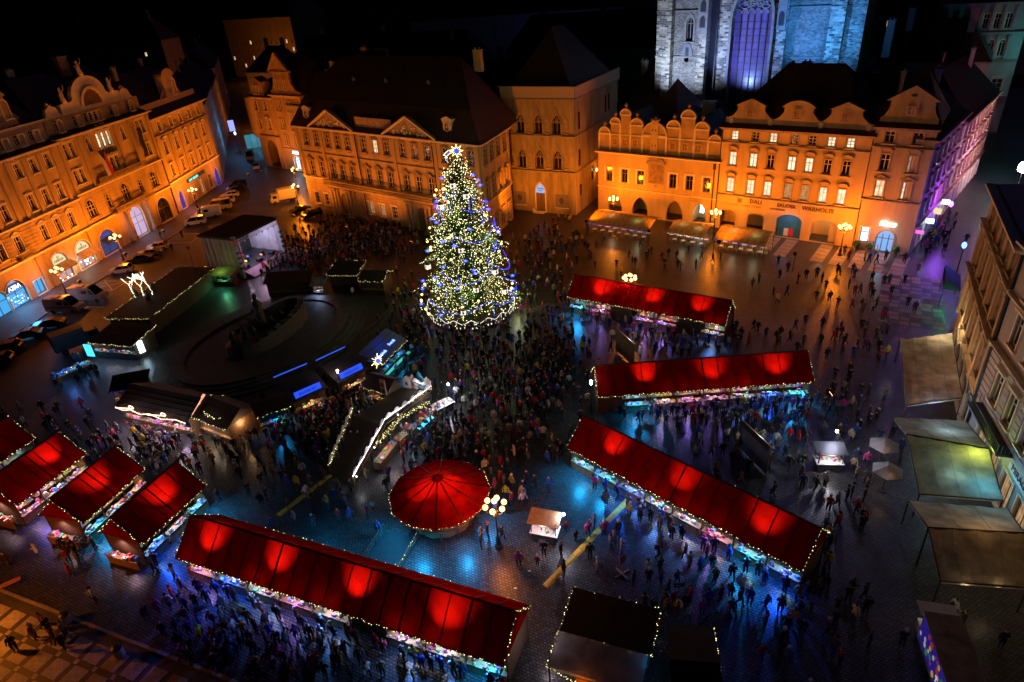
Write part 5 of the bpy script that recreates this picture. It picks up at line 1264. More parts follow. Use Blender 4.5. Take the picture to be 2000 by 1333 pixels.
# floodlights on short masts, added to light the fronts of the square
def added_flood(lb, loc, aim, p, c=ORANGE, cone=60, bl=.8, mount=.6): return floodlight(lb, loc, aim, p, c, cone, bl, mount)
for i, (u, pw) in enumerate(((-41, 3700), (-29, 3700), (-17, 4900), (-5.5, 4400))):
    x, y = hl(u, -13.6); tx, ty = hl(u, 0)
    added_flood(('first', 'second', 'third', 'fourth')[i] + ' added floodlight from the left on short masts before the cafe awnings', (x, y, 3.0), (tx, ty, 10.5), pw, cone=115, mount=2.95)
for i, (u, pw) in enumerate(((-6, 4400), (6, 5000), (18, 5200), (31, 5000))):
    x, y = la(u); added_flood(('nearest', 'second', 'third', 'farthest')[i] + ' added floodlight on short masts along the parked cars facing the palaces', (x + 8.8 * .988, y - 8.8 * .155, 2.8), (x, y, 12.5), pw, cone=120, mount=2.75)
added_flood('added floodlight on a short mast between the vans facing the five-bay house', (-63.2, 153, 2.8), (-72.4, 154, 12.5), 5400, cone=120, mount=2.75)
added_flood('added floodlight on a short mast past the vans facing the five-bay house', (-62.6, 166, 2.8), (-71.8, 167, 12.5), 4600, cone=120, mount=2.75)
for i, (u, pw) in enumerate(((9, 6200), (25, 6200), (42, 6200))):
    added_flood(('left', 'middle', 'right')[i] + ' added floodlight on short masts before the rococo palace', (-41.87 + .777 * u - .629 * 11, 142.95 - .629 * u - .777 * 11, 2.8), (-41.87 + .777 * u, 142.95 - .629 * u, 13), pw, cone=115, mount=2.75)
added_flood('added floodlight on a short mast before the stone tower house', (1.2, 115, 2.8), (8, 127.4, 12), 8200, cone=110, mount=2.75)
added_flood('added floodlight on a short mast in the side street facing the pointed gable', (-60.0, 168, 2.8), (-57, 181, 15), 5200, cone=110, mount=2.75)
added_flood('added floodlight on a short mast by the cafe tents facing the right-hand houses', (31.5, 54.0, 3.0), (46, 54, 13), 2000, (1, .42, .16), 120, .9, 2.95)
# ------------------------------------------------------------------ fairy-light helper: bulbs strung along a line on a sprig of fir
def strand(parent, pts, step=.22, r=.034, m=None, jit=.07, fir=True, name='fairy_lights', dens=1, sag=.12):
    s = MB(); f = MB()
    for a, b in zip(pts, pts[1:]):
        a, b = Vector(a), Vector(b); L = (b - a).length; n = max(1, int(L / step))
        for i in range(n):
            for k in range(dens):
                f_ = (i + rnd.random()) / n; p = a.lerp(b, f_) + Vector((0, 0, -sag * abs(math.sin(math.pi * f_ * max(1, round(L / 1.6)))))) + Vector((rnd.uniform(-jit, jit), rnd.uniform(-jit, jit), rnd.uniform(-jit, jit)))
                s.octa(p, r * rnd.uniform(.55, 1.35)) if rnd.random() < .9 else None
        if fir:
            nf = max(1, int(L / .16))
            for i in range(nf):
                p = a.lerp(b, (i + .5) / nf) - Vector((0, 0, sag * abs(math.sin(math.pi * (i + .5) / nf * max(1, round(L / 1.6))))))
                for k in range(2):
                    d = Vector((rnd.uniform(-1, 1), rnd.uniform(-1, 1), rnd.uniform(-1, .6))).normalized() * .16
                    e = Vector((rnd.uniform(-1, 1), rnd.uniform(-1, 1), rnd.uniform(-1, 1))).normalized() * .06
                    f.face([p - e, p + e, p + d])
    if fir: f.build('fir_garland', m_green, parent, kind='stuff')
    return s.build(name, m or m_fairy, parent, kind='stuff')
GOODS = [M('goods_%d' % i, c, .6, 0) for i, c in enumerate([(.6, .05, .05), (.7, .62, .5), (.1, .25, .6), (.55, .35, .1), (.7, .7, .72), (.1, .4, .2), (.5, .1, .35), (.35, .2, .1)])]
def goods(parent, x0, x1, y0, y1, z, n, lo=.05, hi=.17, name='goods', mats=None):
    s = MB()
    for i in range(n):
        x, y, a = rnd.uniform(x0, x1), rnd.uniform(y0, y1), rnd.uniform(lo, hi)
        if rnd.random() < .6: s.box(x - a, x + a, y - a * .8, y + a * .8, z, z + a * rnd.uniform(.8, 2.2), rnd.randrange(8))
        else: s.lathe([(a * .8, z), (a, z + a * .7), (a * .5, z + a * 1.7)], 6, (x, y), rnd.randrange(8))
    return s.build(name, mats or GOODS, parent, kind='stuff')
WHT, CYA, BLU, PNK, WRM, GRN = (1, .93, .95), (.01, .40, 1.0), (.01, .10, 1.0), (1, .6, .72), (1, .72, .38), (.15, 1, .5)
STR = {'w': (WHT, m_white_e), 'c': (CYA, m_cyan_e), 'b': (BLU, m_blue_e), 'p': (PNK, E('pink_strip', (1, .62, .72), 5)), 'y': (WRM, E('warm_strip', (1, .75, .4), 5)), 'g': (GRN, E('green_strip', (.1, 1, .6), 3))}
EAVE, RIDGE, HALF = 2.7, 5.0, 2.5
m_seam = M('roof_seam', (.05, .004, .004), .8, 0)
def red_stall(label, p0, p1, bays, glows, back='', glowp=640, spill=430):
    """long market stall under a red canvas saddle roof; bays: one letter per counter, '-' closed, '.' passage"""
    dx, dy = p1[0] - p0[0], p1[1] - p0[1]; L = math.hypot(dx, dy)
    t = thing('red_market_stall', label, 'market stall', (p0[0], p0[1], 0), math.atan2(dy, dx), 'red roofed market stalls')
    n = round(L / 1.62); w = L / n
    for side in (0, 1):
        s = MB(); N = 4
        for i in range(N):
            for j in range(5):
                def P(a, q):
                    sag = -.02 * math.sin(math.pi * a) - .05 * math.sin(math.pi * q)
                    y = HALF * q if side == 0 else 2 * HALF - HALF * q
                    return (.004 + (w - .008) * a, y, EAVE + (RIDGE - EAVE) * q + sag)
                s.face([P(i / N, j / 5), P((i + 1) / N, j / 5), P((i + 1) / N, (j + 1) / 5), P(i / N, (j + 1) / 5)])
        y = 0 if side == 0 else 2 * HALF
        s.face([(.03, y, EAVE), (w - .03, y, EAVE), (w - .03, y, EAVE - .22), (.03, y, EAVE - .22)])
        me = s.mesh('roof_panel', m_red); me.polygons.foreach_set('use_smooth', [True] * len(me.polygons))
        for i in range(n): obj('roof_panel', me, t, (i * w, 0, rnd.uniform(-.012, .012)))
    s = MB()
    for i in range(n + 1):
        x = min(max(i * w, .03), L - .03)
        s.bar((x, .05, EAVE - .05), (x, HALF, RIDGE - .07), .07, .09); s.bar((x, 2 * HALF - .05, EAVE - .05), (x, HALF, RIDGE - .07), .07, .09)
    s.bar((0, HALF, RIDGE - .12), (L, HALF, RIDGE - .12), .1, .14); s.bar((0, .06, EAVE - .1), (L, .06, EAVE - .1), .08, .1); s.bar((0, 2 * HALF - .06, EAVE - .1), (L, 2 * HALF - .06, EAVE - .1), .08, .1)
    s.build('rafter', m_seam, t)
    s = MB(); s.bar((-.04, HALF, RIDGE + .03), (L + .04, HALF, RIDGE + .03), .16, .05)
    k = max(2, round(L / 9.5))
    for i in range(1, k):
        s.bar((L * i / k, -.01, EAVE + .02), (L * i / k, HALF, RIDGE + .04), .12, .03); s.bar((L * i / k, 2 * HALF + .01, EAVE + .02), (L * i / k, HALF, RIDGE + .04), .12, .03)
    s.build('ridge_cap', m_seam, t)
    for x in (.02, L - .02):
        s = MB(); s.prism([(0, EAVE - .02), (2 * HALF, EAVE - .02), (HALF, RIDGE - .06)], 0, .015); o = s.build('gable_cloth', m_red, t, (x, 0, 0), R(90))
    for x in [i * L / max(1, len(bays)) for i in range(len(bays) + 1)]:
        s = MB(); xx = min(max(x, .1), L - .1); s.box(-.05, .05, -.05, .05, 0, EAVE + .4); pm_ = s.mesh('post', m_wood); obj('post', pm_, t, (xx, .65, 0)); obj('post', pm_, t, (xx, 4.38, 0))
    bw = L / len(bays)
    for i, ch in enumerate(bays):
        x0, x1 = i * bw + .12, (i + 1) * bw - .12
        if ch == '.': continue
        if ch == '-':
            s = MB(); s.box(x0, x1, .72, .78, 0, EAVE - .3); nb = int((x1 - x0) / .2)
            for q in range(nb): s.box(x0 + q * .2 + .008, x0 + q * .2 + .192, .70, .72, 0.02, EAVE - .34)
            s.build('shutter_boards', m_wood, t); continue
        s = MB(); s.box(x0, x1, .35, 1.0, .92, .98); s.box(x0 + .04, x1 - .04, .42, .47, 0, .92); nb = int((x1 - x0) / .22)
        for q in range(nb): s.box(x0 + .05 + q * .22, x0 + .05 + q * .22 + .19, .39, .42, .04, .9)
        s.box(x0, x1, 1.9, 2.4, .8, .86); s.box(x0, x1, 2.6, 2.68, 0, 2.4); s.build('counter', m_wood_l, t)
        goods(t, x0 + .15, x1 - .15, .45, .95, .985, int(16 * bw / 3)); goods(t, x0 + .15, x1 - .15, 2.0, 2.35, .865, int(12 * bw / 3), .08, .22); goods(t, x0 + .15, x1 - .15, 2.5, 2.58, 1.5, int(10 * bw / 3), .08, .2)
        c, em = STR[ch]
        s = MB(); s.tube((x0 + .3, .75, 2.42), (x1 - .3, .75, 2.42), .035, .035, 6); s.build('strip_lamp', em, t)
        light('SPOT', ((x0 + x1) / 2, .15, 2.4), spill * (1.2 if ch in 'wpy' else 2.8), {'w': (.12, .32, 1), 'p': (.34, .22, 1), 'y': (.4, .3, .8)}.get(ch, c), t, .12, aim=((x0 + x1) / 2, -1.1, 0), cone=140, blend=1.0)
        light('SPOT', ((x0 + x1) / 2, 1.25, 2.35), 260, c if ch not in 'bc' else (.3, .7, 1), t, .1, aim=((x0 + x1) / 2, 1.2, 0), cone=130, blend=.9)
    s = MB(); s.box(.1, L - .1, 4.25, 4.3, 0, EAVE - .2); nb = int(L / .24)
    for q in range(nb): s.box(.1 + q * .24 + .01, .1 + q * .24 + .22, 4.3, 4.33, .02, EAVE - .24)
    s.build('back_boards', m_wood, t)
    for x in (.1, L - .15): s = MB(); s.box(x, x + .05, .72, 4.24, 0, EAVE - .1); s.build('end_boards', m_wood, t)
    for x, ch in back: light('SPOT', (x, 4.95, 2.4), spill * 2.2, STR[ch][0], t, .15, aim=(x, 6.6, 0), cone=140, blend=1.0)
    for gx_ in glows:
        s = MB(); s.lathe([(.12, 0), (.16, .12), (.13, .3)], 8); s.build('up_lamp', m_iron, t, (gx_, 2.2, 1.9))
        light('SPOT', (gx_, 2.2, 2.3), glowp * rnd.uniform(.85, 1.3), (1, .7, .45), t, .05, aim=(gx_ + rnd.uniform(-.15, .2), 1.85, 4.1), cone=rnd.uniform(78, 98), blend=1.0)
        light('POINT', (gx_, 2.4, 3.0), 6, (1, .6, .4), t, .2)
    if L < 10:      # short stalls also sell at their near end
        s = MB(); s.box(-.75, -.15, .7, 4.3, .9, .96); s.box(-.68, -.62, .75, 4.25, 0, .9); s.build('end_counter', m_wood_l, t); goods(t, -.7, -.2, .8, 4.2, .965, 30, .07, .18)
        light('SPOT', (-.35, 2.5, 2.6), 260, (1, .6, .7), t, .1, aim=(-.6, 2.5, 0), cone=130, blend=1.0)
    z = EAVE - .02
    strand(t, [(0, -.06, z), (L, -.06, z)]); strand(t, [(0, 2 * HALF + .06, z), (L, 2 * HALF + .06, z)], .42)
    for x in (-.05, L + .05): strand(t, [(x, 0, EAVE), (x, HALF, RIDGE), (x, 2 * HALF, EAVE)], .26)
    return t
red_stall('longest red roofed stall in front, with four glowing patches', (-28.52, 38.98), (-2.13, 27.19), 'pbwpw-wwc', [2.9, 9.6, 16.9, 24.0], [(9, 'c'), (16, 'c'), (21, 'c')])
red_stall('red roofed stall slanting down beside the yellow cable ramp', (4.4, 49.17), (19.85, 32.95), 'ccbwwpcb', [4.3, 11.2, 18.8], [])
red_stall('red roofed stall standing square on in the middle distance', (8.58, 57.18), (31.33, 56.99), '-cyppwbc', [5.0, 12.2, 19.3], [])
red_stall('farthest red roofed stall with the candelabra lamp behind it', (8.02, 82.07), (26.22, 70.42), 'cp-pp-w', [4.3, 11.6, 18.0], [], 800)
red_stall('short red roofed stall second from the left edge', (-46.3, 46.9), (-43.72, 53.98), 'pwy', [5.2], [])
red_stall('short red roofed stall third from the left edge', (-38.6, 43.8), (-36.4, 50.9), 'cwy', [3.9], [])
red_stall('short red roofed stall touching the longest stall, fourth from the left edge', (-31.96, 40.7), (-29.24, 47.64), 'bwc', [4.2], [])
red_stall('red roofed stall cut off by the left edge', (-53.3, 50.6), (-51.0, 57.5), 'cc', [3.0], [])

# ------------------------------------------------------------------ round stall with twelve-sided red roof
t = thing('round_red_stall', 'round twelve-sided red roofed stall with glowing peak', 'market stall', (-7.35, 44.2, 0), R(15))
N, RE, ZE, ZH = 12, 4.45, 2.85, 4.35
def ring(r, z, k): return (r * math.cos(2 * math.pi * k / N), r * math.sin(2 * math.pi * k / N), z)
s = MB(); prof = [(.42, ZH), (1.6, ZH - .52), (3.0, ZH - 1.0), (RE, ZE), (RE + .01, ZE - .28)]
for (r0, z0), (r1, z1) in zip(prof, prof[1:]): s.face([ring(r0, z0, -.5), ring(r1, z1, -.5), ring(r1, z1, .5), ring(r0, z0, .5)])
me = s.mesh('roof_panel', m_red)
for k in range(N): obj('roof_panel', me, t, (0, 0, 0), 2 * math.pi * k / N)
s = MB()
for k in range(N):
    pts = [ring(r, z - .04, k + .5) for r, z in prof[:4]]
    for a, b in zip(pts, pts[1:]): s.bar(a, b, .09, .12)
s.build('rafter', m_seam, t)
s = MB(); s.lathe([(.5, ZH - .05), (.5, ZH + .08), (.36, ZH + .1), (.1, ZH + .28)], 12); s.build('crown_ring', m_red, t)
s = MB(); s.lathe([(2.9, .1), (2.9, .95)], 12); s.build('counter_wall', m_wood_l, t)
s = MB(); s.lathe([(3.25, .95), (3.25, 1.03)], 12); s.build('counter_top', m_wood_l, t)
for k in range(N): s = MB(); s.box(-.06, .06, -.06, .06, 0, ZE + .3); s.build('post', m_wood, t, ring(2.95, 0, k + .5))
for k in range(N):
    if k % 3 != 1: s = MB(); s.box(-.02, .02, -.72, .72, 1.03, 2.5); s.build('shutter_boards', m_wood_l, t, (2.85 * math.cos(2 * math.pi * k / N), 2.85 * math.sin(2 * math.pi * k / N), 0), 2 * math.pi * k / N)
strand(t, [ring(RE + .05, ZE - .05, k + .5) for k in range(N + 1)], .2)
light('POINT', (0, -.2, 3.1), 170, (1, .6, .4), t, .06); light('SPOT', (-.4, -.6, 2.2), 420, (1, .6, .4), t, .05, aim=(-1.4, -.4, 3.9), cone=70, blend=.4); light('SPOT', (.5, .5, 2.2), 420, (1, .6, .4), t, .05, aim=(1.0, -.7, 3.8), cone=80, blend=.4)
for a, c in ((R(-75), CYA), (R(-30), CYA), (R(-130), CYA), (R(-170), CYA)): light('SPOT', (4.1 * math.cos(a), 4.1 * math.sin(a), 2.5), 1000, c, t, .15, aim=(6.2 * math.cos(a), 6.2 * math.sin(a), 0), cone=140, blend=1.0)
s = MB(); s.octa((3.4 * math.cos(R(-45)), 3.4 * math.sin(R(-45)), 1.3), .2)
# fenced corner by the round stall
t = thing('garland_pen', 'small dark pen edged with garland left of the round red stall', 'pen', (-11.6, 40.2, 0), R(-20))
s = MB(); s.box(-1.7, 1.7, -2.2, 2.2, 0, .05); s.build('floor', m_felt, t)
for a, b in (((-1.7, -2.2), (1.7, -2.2)), ((1.7, -2.2), (1.7, 2.2)), ((-1.7, -2.2), (-1.7, 2.2))):
    s = MB(); s.bar((*a, .85), (*b, .85), .06, .08); s.bar((*a, .45), (*b, .45), .05, .06)
    for q in range(4): x = a[0] + (b[0] - a[0]) * q / 3; y = a[1] + (b[1] - a[1]) * q / 3; s.box(x - .04, x + .04, y - .04, y + .04, 0, .9)
    s.build('rail', m_wood, t)
strand(t, [(-1.7, -2.2, .92), (1.7, -2.2, .92), (1.7, 2.2, .92)], .2)

# ------------------------------------------------------------------ timber huts
def hut(name, label, p0, p1, D, H=2.7, rise=1.0, roof='gable', rm=None, lamp=None, power=90, garland='f', gm=None, counter=True, sign=None, cat='hut', ridge_along=True, side_lamp=None):
    dx, dy = p1[0] - p0[0], p1[1] - p0[1]; W = math.hypot(dx, dy)
    t = thing(name, label, cat, (p0[0], p0[1], 0), math.atan2(dy, dx)); rm = rm or m_felt
    s = MB(); s.box(.15, W - .15, .5, .56, 0, .95); s.box(.15, W - .15, D - .5, D - .44, 0, H - .1); s.box(.15, .2, .56, D - .5, 0, H - .1); s.box(W - .2, W - .15, .56, D - .5, 0, H - .1)
    if not counter: s.box(.15, W - .15, .5, .55, .951, H - .1)
    for q in range(int((W - .3) / .25)): s.box(.16 + q * .25, .16 + q * .25 + .22, .47, .5, .02, .93)
    s.build('wall', m_wood, t)
    s = MB(); s.box(.12, W - .12, .2, .75, .96, 1.02); s.build('counter', m_wood_l, t)
    for x in (.18, W - .18):
        s = MB(); s.box(x - .05, x + .05, .4, .5, 0, H - .05); s.build('post', m_wood, t)
    s = MB(); o = .12
    if roof == 'gable':
        c = D / 2
        for sg in (0, 1):
            y0 = -o if sg == 0 else D + o
            s.face([(-o, y0, H - .1), (W + o, y0, H - .1), (W + o, c, H + rise), (-o, c, H + rise)]); s.face([(-o, y0, H - .17), (W + o, y0, H - .17), (W + o, c, H + rise - .08), (-o, c, H + rise - .08)])
            s.face([(-o, y0, H - .17), (W + o, y0, H - .17), (W + o, y0, H - .1), (-o, y0, H - .1)])
        s.face([(.16, .5, H - .1), (.16, D - .5, H - .1), (.16, c, H + rise - .15)]); s.face([(W - .16, .5, H - .1), (W - .16, D - .5, H - .1), (W - .16, c, H + rise - .15)])
    elif roof == 'cross':
        c = W / 2
        for sg in (0, 1):
            x0 = -o if sg == 0 else W + o
            s.face([(x0, -o, H - .1), (x0, D + o, H - .1), (c, D + o, H + rise), (c, -o, H + rise)]); s.face([(x0, -o, H - .17), (x0, D + o, H - .17), (c, D + o, H + rise - .08), (c, -o, H + rise - .08)])
        s.face([(.2, .45, H - .1), (W - .2, .45, H - .1), (c, .45, H + rise - .15)])
    else:
        a, b = (H - .1, H + rise)
        v = [(-o, -o), (W + o, -o), (W + o, D + o), (-o, D + o)]; zz = [a, a, b, b]
        s.face([(x, y, z) for (x, y), z in zip(v, zz)]); s.face([(x, y, z - .14) for (x, y), z in zip(v, zz)])
        for i in range(4):
            j = (i + 1) % 4; s.face([(*v[i], zz[i] - .14), (*v[j], zz[j] - .14), (*v[j], zz[j]), (*v[i], zz[i])])
    s.build('roof', rm, t)
    if roof != 'cross' and rise > .3:       # felt courses on the roof
        s = MB(); yt = D / 2 if roof == 'gable' else D
        for q in range(1, int(yt / .5)):
            f = q * .5 / (yt + o); s.bar((-o, -o + f * (yt + o), H - .1 + f * (rise + .1) + .012), (W + o, -o + f * (yt + o), H - .1 + f * (rise + .1) + .012), .05, .02)
        s.build('roof_batten', rm, t)
    if counter: goods(t, .3, W - .3, .25, .7, 1.03, int(W * 6)); goods(t, .3, W - .3, D - .9, D - .6, 1.3, int(W * 4), .08, .22)
    if lamp:
        c_, em = STR[lamp]; s = MB(); s.tube((.3, .35, H - .3), (W - .3, .35, H - .3), .035, .035, 6); s.build('strip_lamp', em, t)
        nl = max(1, round(W / 3.5))
        for q in range(nl): light('SPOT', (W * (q + .5) / nl, .0, H - .35), power * 3.2, {'w': (.4, .55, 1), 'p': (.75, .5, .9)}.get(lamp, c_), t, .12, aim=(W * (q + .5) / nl, -1.2, 0), cone=140, blend=1.0); light('POINT', (W * (q + .5) / nl, 1.2, H - .5), 30, c_, t, .15)
    z = H - .1
    if garland: 
        pts = {'f': [(-.1, -.16, z), (W + .1, -.16, z)], 'a': [(-.12, -.14, z), (W + .12, -.14, z), (W + .14, D / 2, H + (rise if roof == 'gable' else rise / 2)), (W + .12, D + .12, H - .1 if roof == 'gable' else H + rise), (-.12, D + .12, H - .1 if roof == 'gable' else H + rise), (-.14, D / 2, H + (rise if roof == 'gable' else rise / 2)), (-.12, -.14, z)], 'x': [(-.12, -.16, z), (W / 2, -.16, H + rise), (W + .12, -.16, z)]}[garland]
        strand(t, pts, .2, m=gm, jit=.09)
    if sign:
        txt, sm, lm = sign
        s = MB(); s.box(W * .12, W * .88, -.05, .05, 0, .7); b = s.build('lit_sign', sm, t, (0, .15, H + .05)); b.rotation_euler = (R(-25), 0, 0)
        text(txt, b, (W * .5, -.06, .17), .42, lm, align='CENTER')
    return t
hut('timber_hut', 'dark roofed hut outlined in fairy lights behind the monument, left of the open one', (-28.3, 96.6), (-23.5, 95.5), 4, 2.7, .7, 'mono', counter=False, garland='a')
hut('timber_hut', 'dark roofed hut outlined in fairy lights with red goods at its open end', (-22.8, 93.5), (-19.0, 92.4), 4, 2.7, .8, 'gable', garland='a', counter=False)
hut('timber_hut', 'long brown roofed hut behind the monument near the stage', (-37.8, 95.0), (-30.5, 94.5), 4.5, 2.7, .9, 'gable', M('brown_roof', (.11, .035, .02), .8, .3), garland=None, counter=False)
hut('food_kiosk', 'small white lit kiosk beside the long brown roofed hut', (-30.3, 93.6), (-28.4, 93.2), 2, 2.4, .5, 'mono', m_tarp, 'w', 60, None)
m_bluesheet = M('blue_sign_sheet', (.01, .03, .22), .5, .1)
t = hut('sign_roof_stall', 'stall with blue lettered roof and green lit counter beside the tree crowd', (-15.8, 67.6), (-13.4, 73.3), 2.6, 2.6, 1.2, 'mono', m_bluesheet, 'c', 120, 'f')
text('Trdelnik', t, (.7, .55, 2.86), .55, E('blue_letters', (.15, .3, 1), 4), rx=R(26)); text('Svarak', t, (3.6, .8, 2.97), .55, E('blue_letters', (.15, .3, 1), 4), rx=R(26))
s = MB(); s.box(.2, 6.0, -.55, -.15, .9, .96); s.build('front_shelf', E('green_shelf', (.05, .6, .3), .8), t)
light('POINT', (3, 1.3, 4.3), 25, BLU, t, .1)
s = MB()
for i in range(13):
    a = 2 * math.pi * i / 13; rr = .95 if i % 2 else .6; s.bar((0, 0, 0), (rr * math.cos(a), 0, rr * math.sin(a)), .05, .05, 0)
s.ball((0, -.05, 0), .3, 1, 8, 6)
so = s.build('light_star', [m_fairy, m_fairyb], None, (-15.95, 67.0, 3.4), R(45)); tag(so, 'star of yellow light rods with blue heart at the lettered stall', 'star ornament')
for lb, a, b, tx in (('food stall with blue lit sign nearer the star ornament', (-20.2, 64.2), (-17.3, 67.0), 'TANDOOR'), ('food stall with blue lit sign second from the star ornament', (-24.6, 60.8), (-21.4, 63.4), 'BRAMBORY')):
    t = hut('food_stall', lb, a, b, 3.2, 2.6, .9, 'mono', m_felt, 'y', 140, None, sign=(tx, m_blue_e, M('dark_sign_letters', (.01, .01, .08), .5, 0)))
    W = math.dist(a, b)
    for x in (-.25, W + .25):
        s = MB(); s.box(-.25, .25, -.9, .3, .9, .96); s.box(-.22, -.18, -.88, .28, 0, .9); s.build('side_flap', m_wood_l, t, (x, 0, 0))
    s = MB(); s.bar((0, 4.3, 3.9), (W, 4.3, 3.9), .05, .12); s.build('blue_tube', E('blue_tube', (.03, .12, 1), .9), t)
t = hut('timber_hut', 'brown roofed hut with garlanded eave at the head of the wooden bridge', (-17.2, 63.0), (-14.3, 61.2), 3, 2.6, .9, 'gable', M('brown_roof_boards', (.07, .045, .03), .8, .3), 'y', 40, 'f')
s = MB(); s.box(-.35, .35, -.06, .06, 0, 2.0); s.box(-.2, .2, -.08, .08, .3, .8, 1); s.box(-.2, .2, -.08, .08, 1.1, 1.6, 1); s.build('gable_cutout', [M('pinkish_cutout', (.5, .25, .2), .7, .1), m_dark], t, (3.3, -.2, 2.4))
hut('timber_hut', 'dark roofed hut with turquoise lit counter below the monument', (-27.9, 58.5), (-24.7, 60.2), 3, 2.6, .8, 'gable', None, 'c', 130, 'f')
t = hut('timber_hut', 'two-gabled dark hut with garland bow and warm open side', (-35.0, 59.4), (-30.4, 56.5), 4.2, 2.7, 1.3, 'gable', None, 'y', 60, 'f', counter=False)
strand(t, [(1.2, .6, 3.2), (2.0, .4, 2.9), (2.6, .2, 3.6), (3.3, .5, 2.9), (4.1, .6, 3.3)], .1); strand(t, [(-.2, -.1, 2.7), (-.2, 2.1, 4.0), (-.2, 4.2, 2.7)], .12)
s = MB(); s.bar((-.25, -.1, 2.75), (-.25, 2.1, 4.1), .3, .1); s.build('lit_barge_board', E('salmon_strip', (1, .42, .25), 1.3), t); light('POINT', (5.7, 1.8, 2.2), 130, (1, .55, .25), t, .1); light('POINT', (1.5, -.8, 2.2), 110, (1, .75, .85), t, .15)
t = hut('timber_hut', 'long dark roofed stall edged with salmon light tubes and red flowers', (-45.0, 62.8), (-35.4, 58.6), 5, 2.6, 1.4, 'gable', None, 'p', 110, 'f')
s = MB()
for x0 in (.2, 5.0):
    s.path([(x0, -.3, 2.5), (x0 + 2.6, -.3, 2.9)], .05, 5); s.path([(x0 + 2.6 + .35 * math.cos(q * .7), -.3, 3.05 + .2 * math.sin(q * .7)) for q in range(10)], .05, 5)
s.path([(0, -.2, 2.5), (1.2, -.3, 2.35), (2.4, -.2, 2.6), (3.8, -.3, 2.3), (5.2, -.2, 2.6), (7, -.3, 2.3), (9, -.2, 2.6), (10.4, -.2, 2.4)], .04, 5); s.build('light_tube', E('salmon_tube', (1, .5, .32), 4.5), t)
s = MB()
for i in range(44): s.octa((rnd.uniform(.3, 10), -.35 + rnd.uniform(-.1, .1), rnd.uniform(.6, 1.0)), .09, rnd.randrange(3))
s.build('red_flowers', [M('poinsettia', (.6, .01, .01), .6, 0), m_green, m_green], t, kind='stuff')
for x in (2, 6, 9): light('POINT', (x, -1.2, 2.4), 140, (1, .78, .92), t, .15)
hut('timber_hut', 'small dark hut outlined in blue fairy lights on the left', (-47.4, 66.0), (-43.6, 67.0), 2.8, 2.6, .5, 'mono', None, 'w', 40, 'f', m_fairyb)
t = hut('timber_hut', 'dark roofed hut with garlanded eave and cyan lit ends at the left', (-57.1, 79.5), (-50.3, 77.5), 4.8, 2.6, .5, 'mono', None, 'w', 40, 'f')
s = MB(); s.box(-.6, .6, -.05, .05, .6, 2.4); s.build('lit_panel', m_cyan_e, t, (.2, -.5, 0)); s = MB(); s.box(-.5, .5, -.05, .05, .6, 2.3); s.build('lit_panel', m_cool_e, t, (7.0, 1.2, .1), R(60))
strand(t, [(7.2, -.1, 2.5), (7.25, 4.8, 3.1)], .12)
t = hut('stable_hut', 'long flat roofed stable outlined all round in fairy lights near parked vans', (-58.0, 86.2), (-51.3, 85.0), 18, 2.9, .12, 'mono', None, None, 0, 'a', counter=False)
bt = thing('light_tree', 'bare ornamental tree wrapped in white light beside the stable roof', 'light tree', (-55.4, 92.5, 2.95))
s = MB(); s2 = MB()
def twig(p, d, L, r, lv):
    q = p + d * L; s.tube(p, q, r, r * .7, 5); n = int(L / .07)
    for i in range(n): s2.octa(p.lerp(q, (i + .5) / n) + Vector((rnd.uniform(-r, r), rnd.uniform(-r, r), 0)) * 1.6, .045)
    if lv:
        for k in range(2):
            e = (d + Vector((rnd.uniform(-.8, .8), rnd.uniform(-.8, .8), rnd.uniform(-.2, .4)))).normalized(); twig(q, e, L * .72, r * .65, lv - 1)
for k, dx in enumerate((-1.2, 0, 1.3)): twig(Vector((dx, .3 * k, 0)), Vector((rnd.uniform(-.2, .2), 0, 1)).normalized(), 1.5, .06, 3)
s.build('trunk', m_wood, bt); s2.build('fairy_lights', E('white_fairy', (1, .95, .7), 5), bt, kind='stuff')
for i, (x, y) in enumerate(((-56.8, 93.2), (-54.6, 94.4), (-53.9, 91.2))):
    s = MB(); s.box(-.28, .28, -.28, .28, 0, .7); s.lathe([(.5, .7), (.12, 1.25), (.1, 1.4), (.02, 1.6)], 4); s.build('x', m_dark) if False else None
    tag(s.build('roof_lantern', m_dark, None, (x, y, 2.96)), ['dark lantern turret on the stable roof left of the light tree', 'dark lantern turret on the stable roof behind the light tree', 'dark lantern turret on the stable roof right of the light tree'][i], 'lantern')
# goods tables lit blue on the left
t = thing('goods_table', 'long table of colourful goods in blue light at the left street', 'table', (-59.2, 73.4, 0), math.atan2(3.7, 3.2))
s = MB(); s.box(0, 4.8, -.8, .8, .8, .86); s.build('table_top', m_wood_l, t)
for x in (.1, 4.6): s = MB(); s.box(x, x + .1, -.7, .7, 0, .8); s.build('trestle', m_wood, t)
goods(t, .1, 4.7, -.7, .7, .87, 60, .06, .2); light('POINT', (1.5, -.9, 2.2), 110, (.05, .25, 1), t, .1); light('POINT', (3.6, -.6, 2.2), 110, (.1, .4, 1), t, .1)
s = MB(); s.bar((1.6, -.5, .95), (2.6, .3, 1.0), .12, .06); s.bar((1.8, .3, 1.0), (2.6, -.5, .97), .12, .06); s.build('yellow_tubes', E('yellow_tube', (.8, .9, .1), 2.0), t)
t = thing('mulled_wine_counter', 'glassy silver counter by the small blue outlined hut', 'counter', (-46.6, 70.2, 0), R(15))
s = MB(); s.box(-1.3, 1.3, -.4, .4, 0, 1.0); s.build('counter', m_white, t); goods(t, -1.2, 1.2, -.35, .35, 1.0, 26, .05, .14, mats=[m_white] * 8); light('POINT', (0, -.3, 2.0), 45, (.8, .8, 1), t)
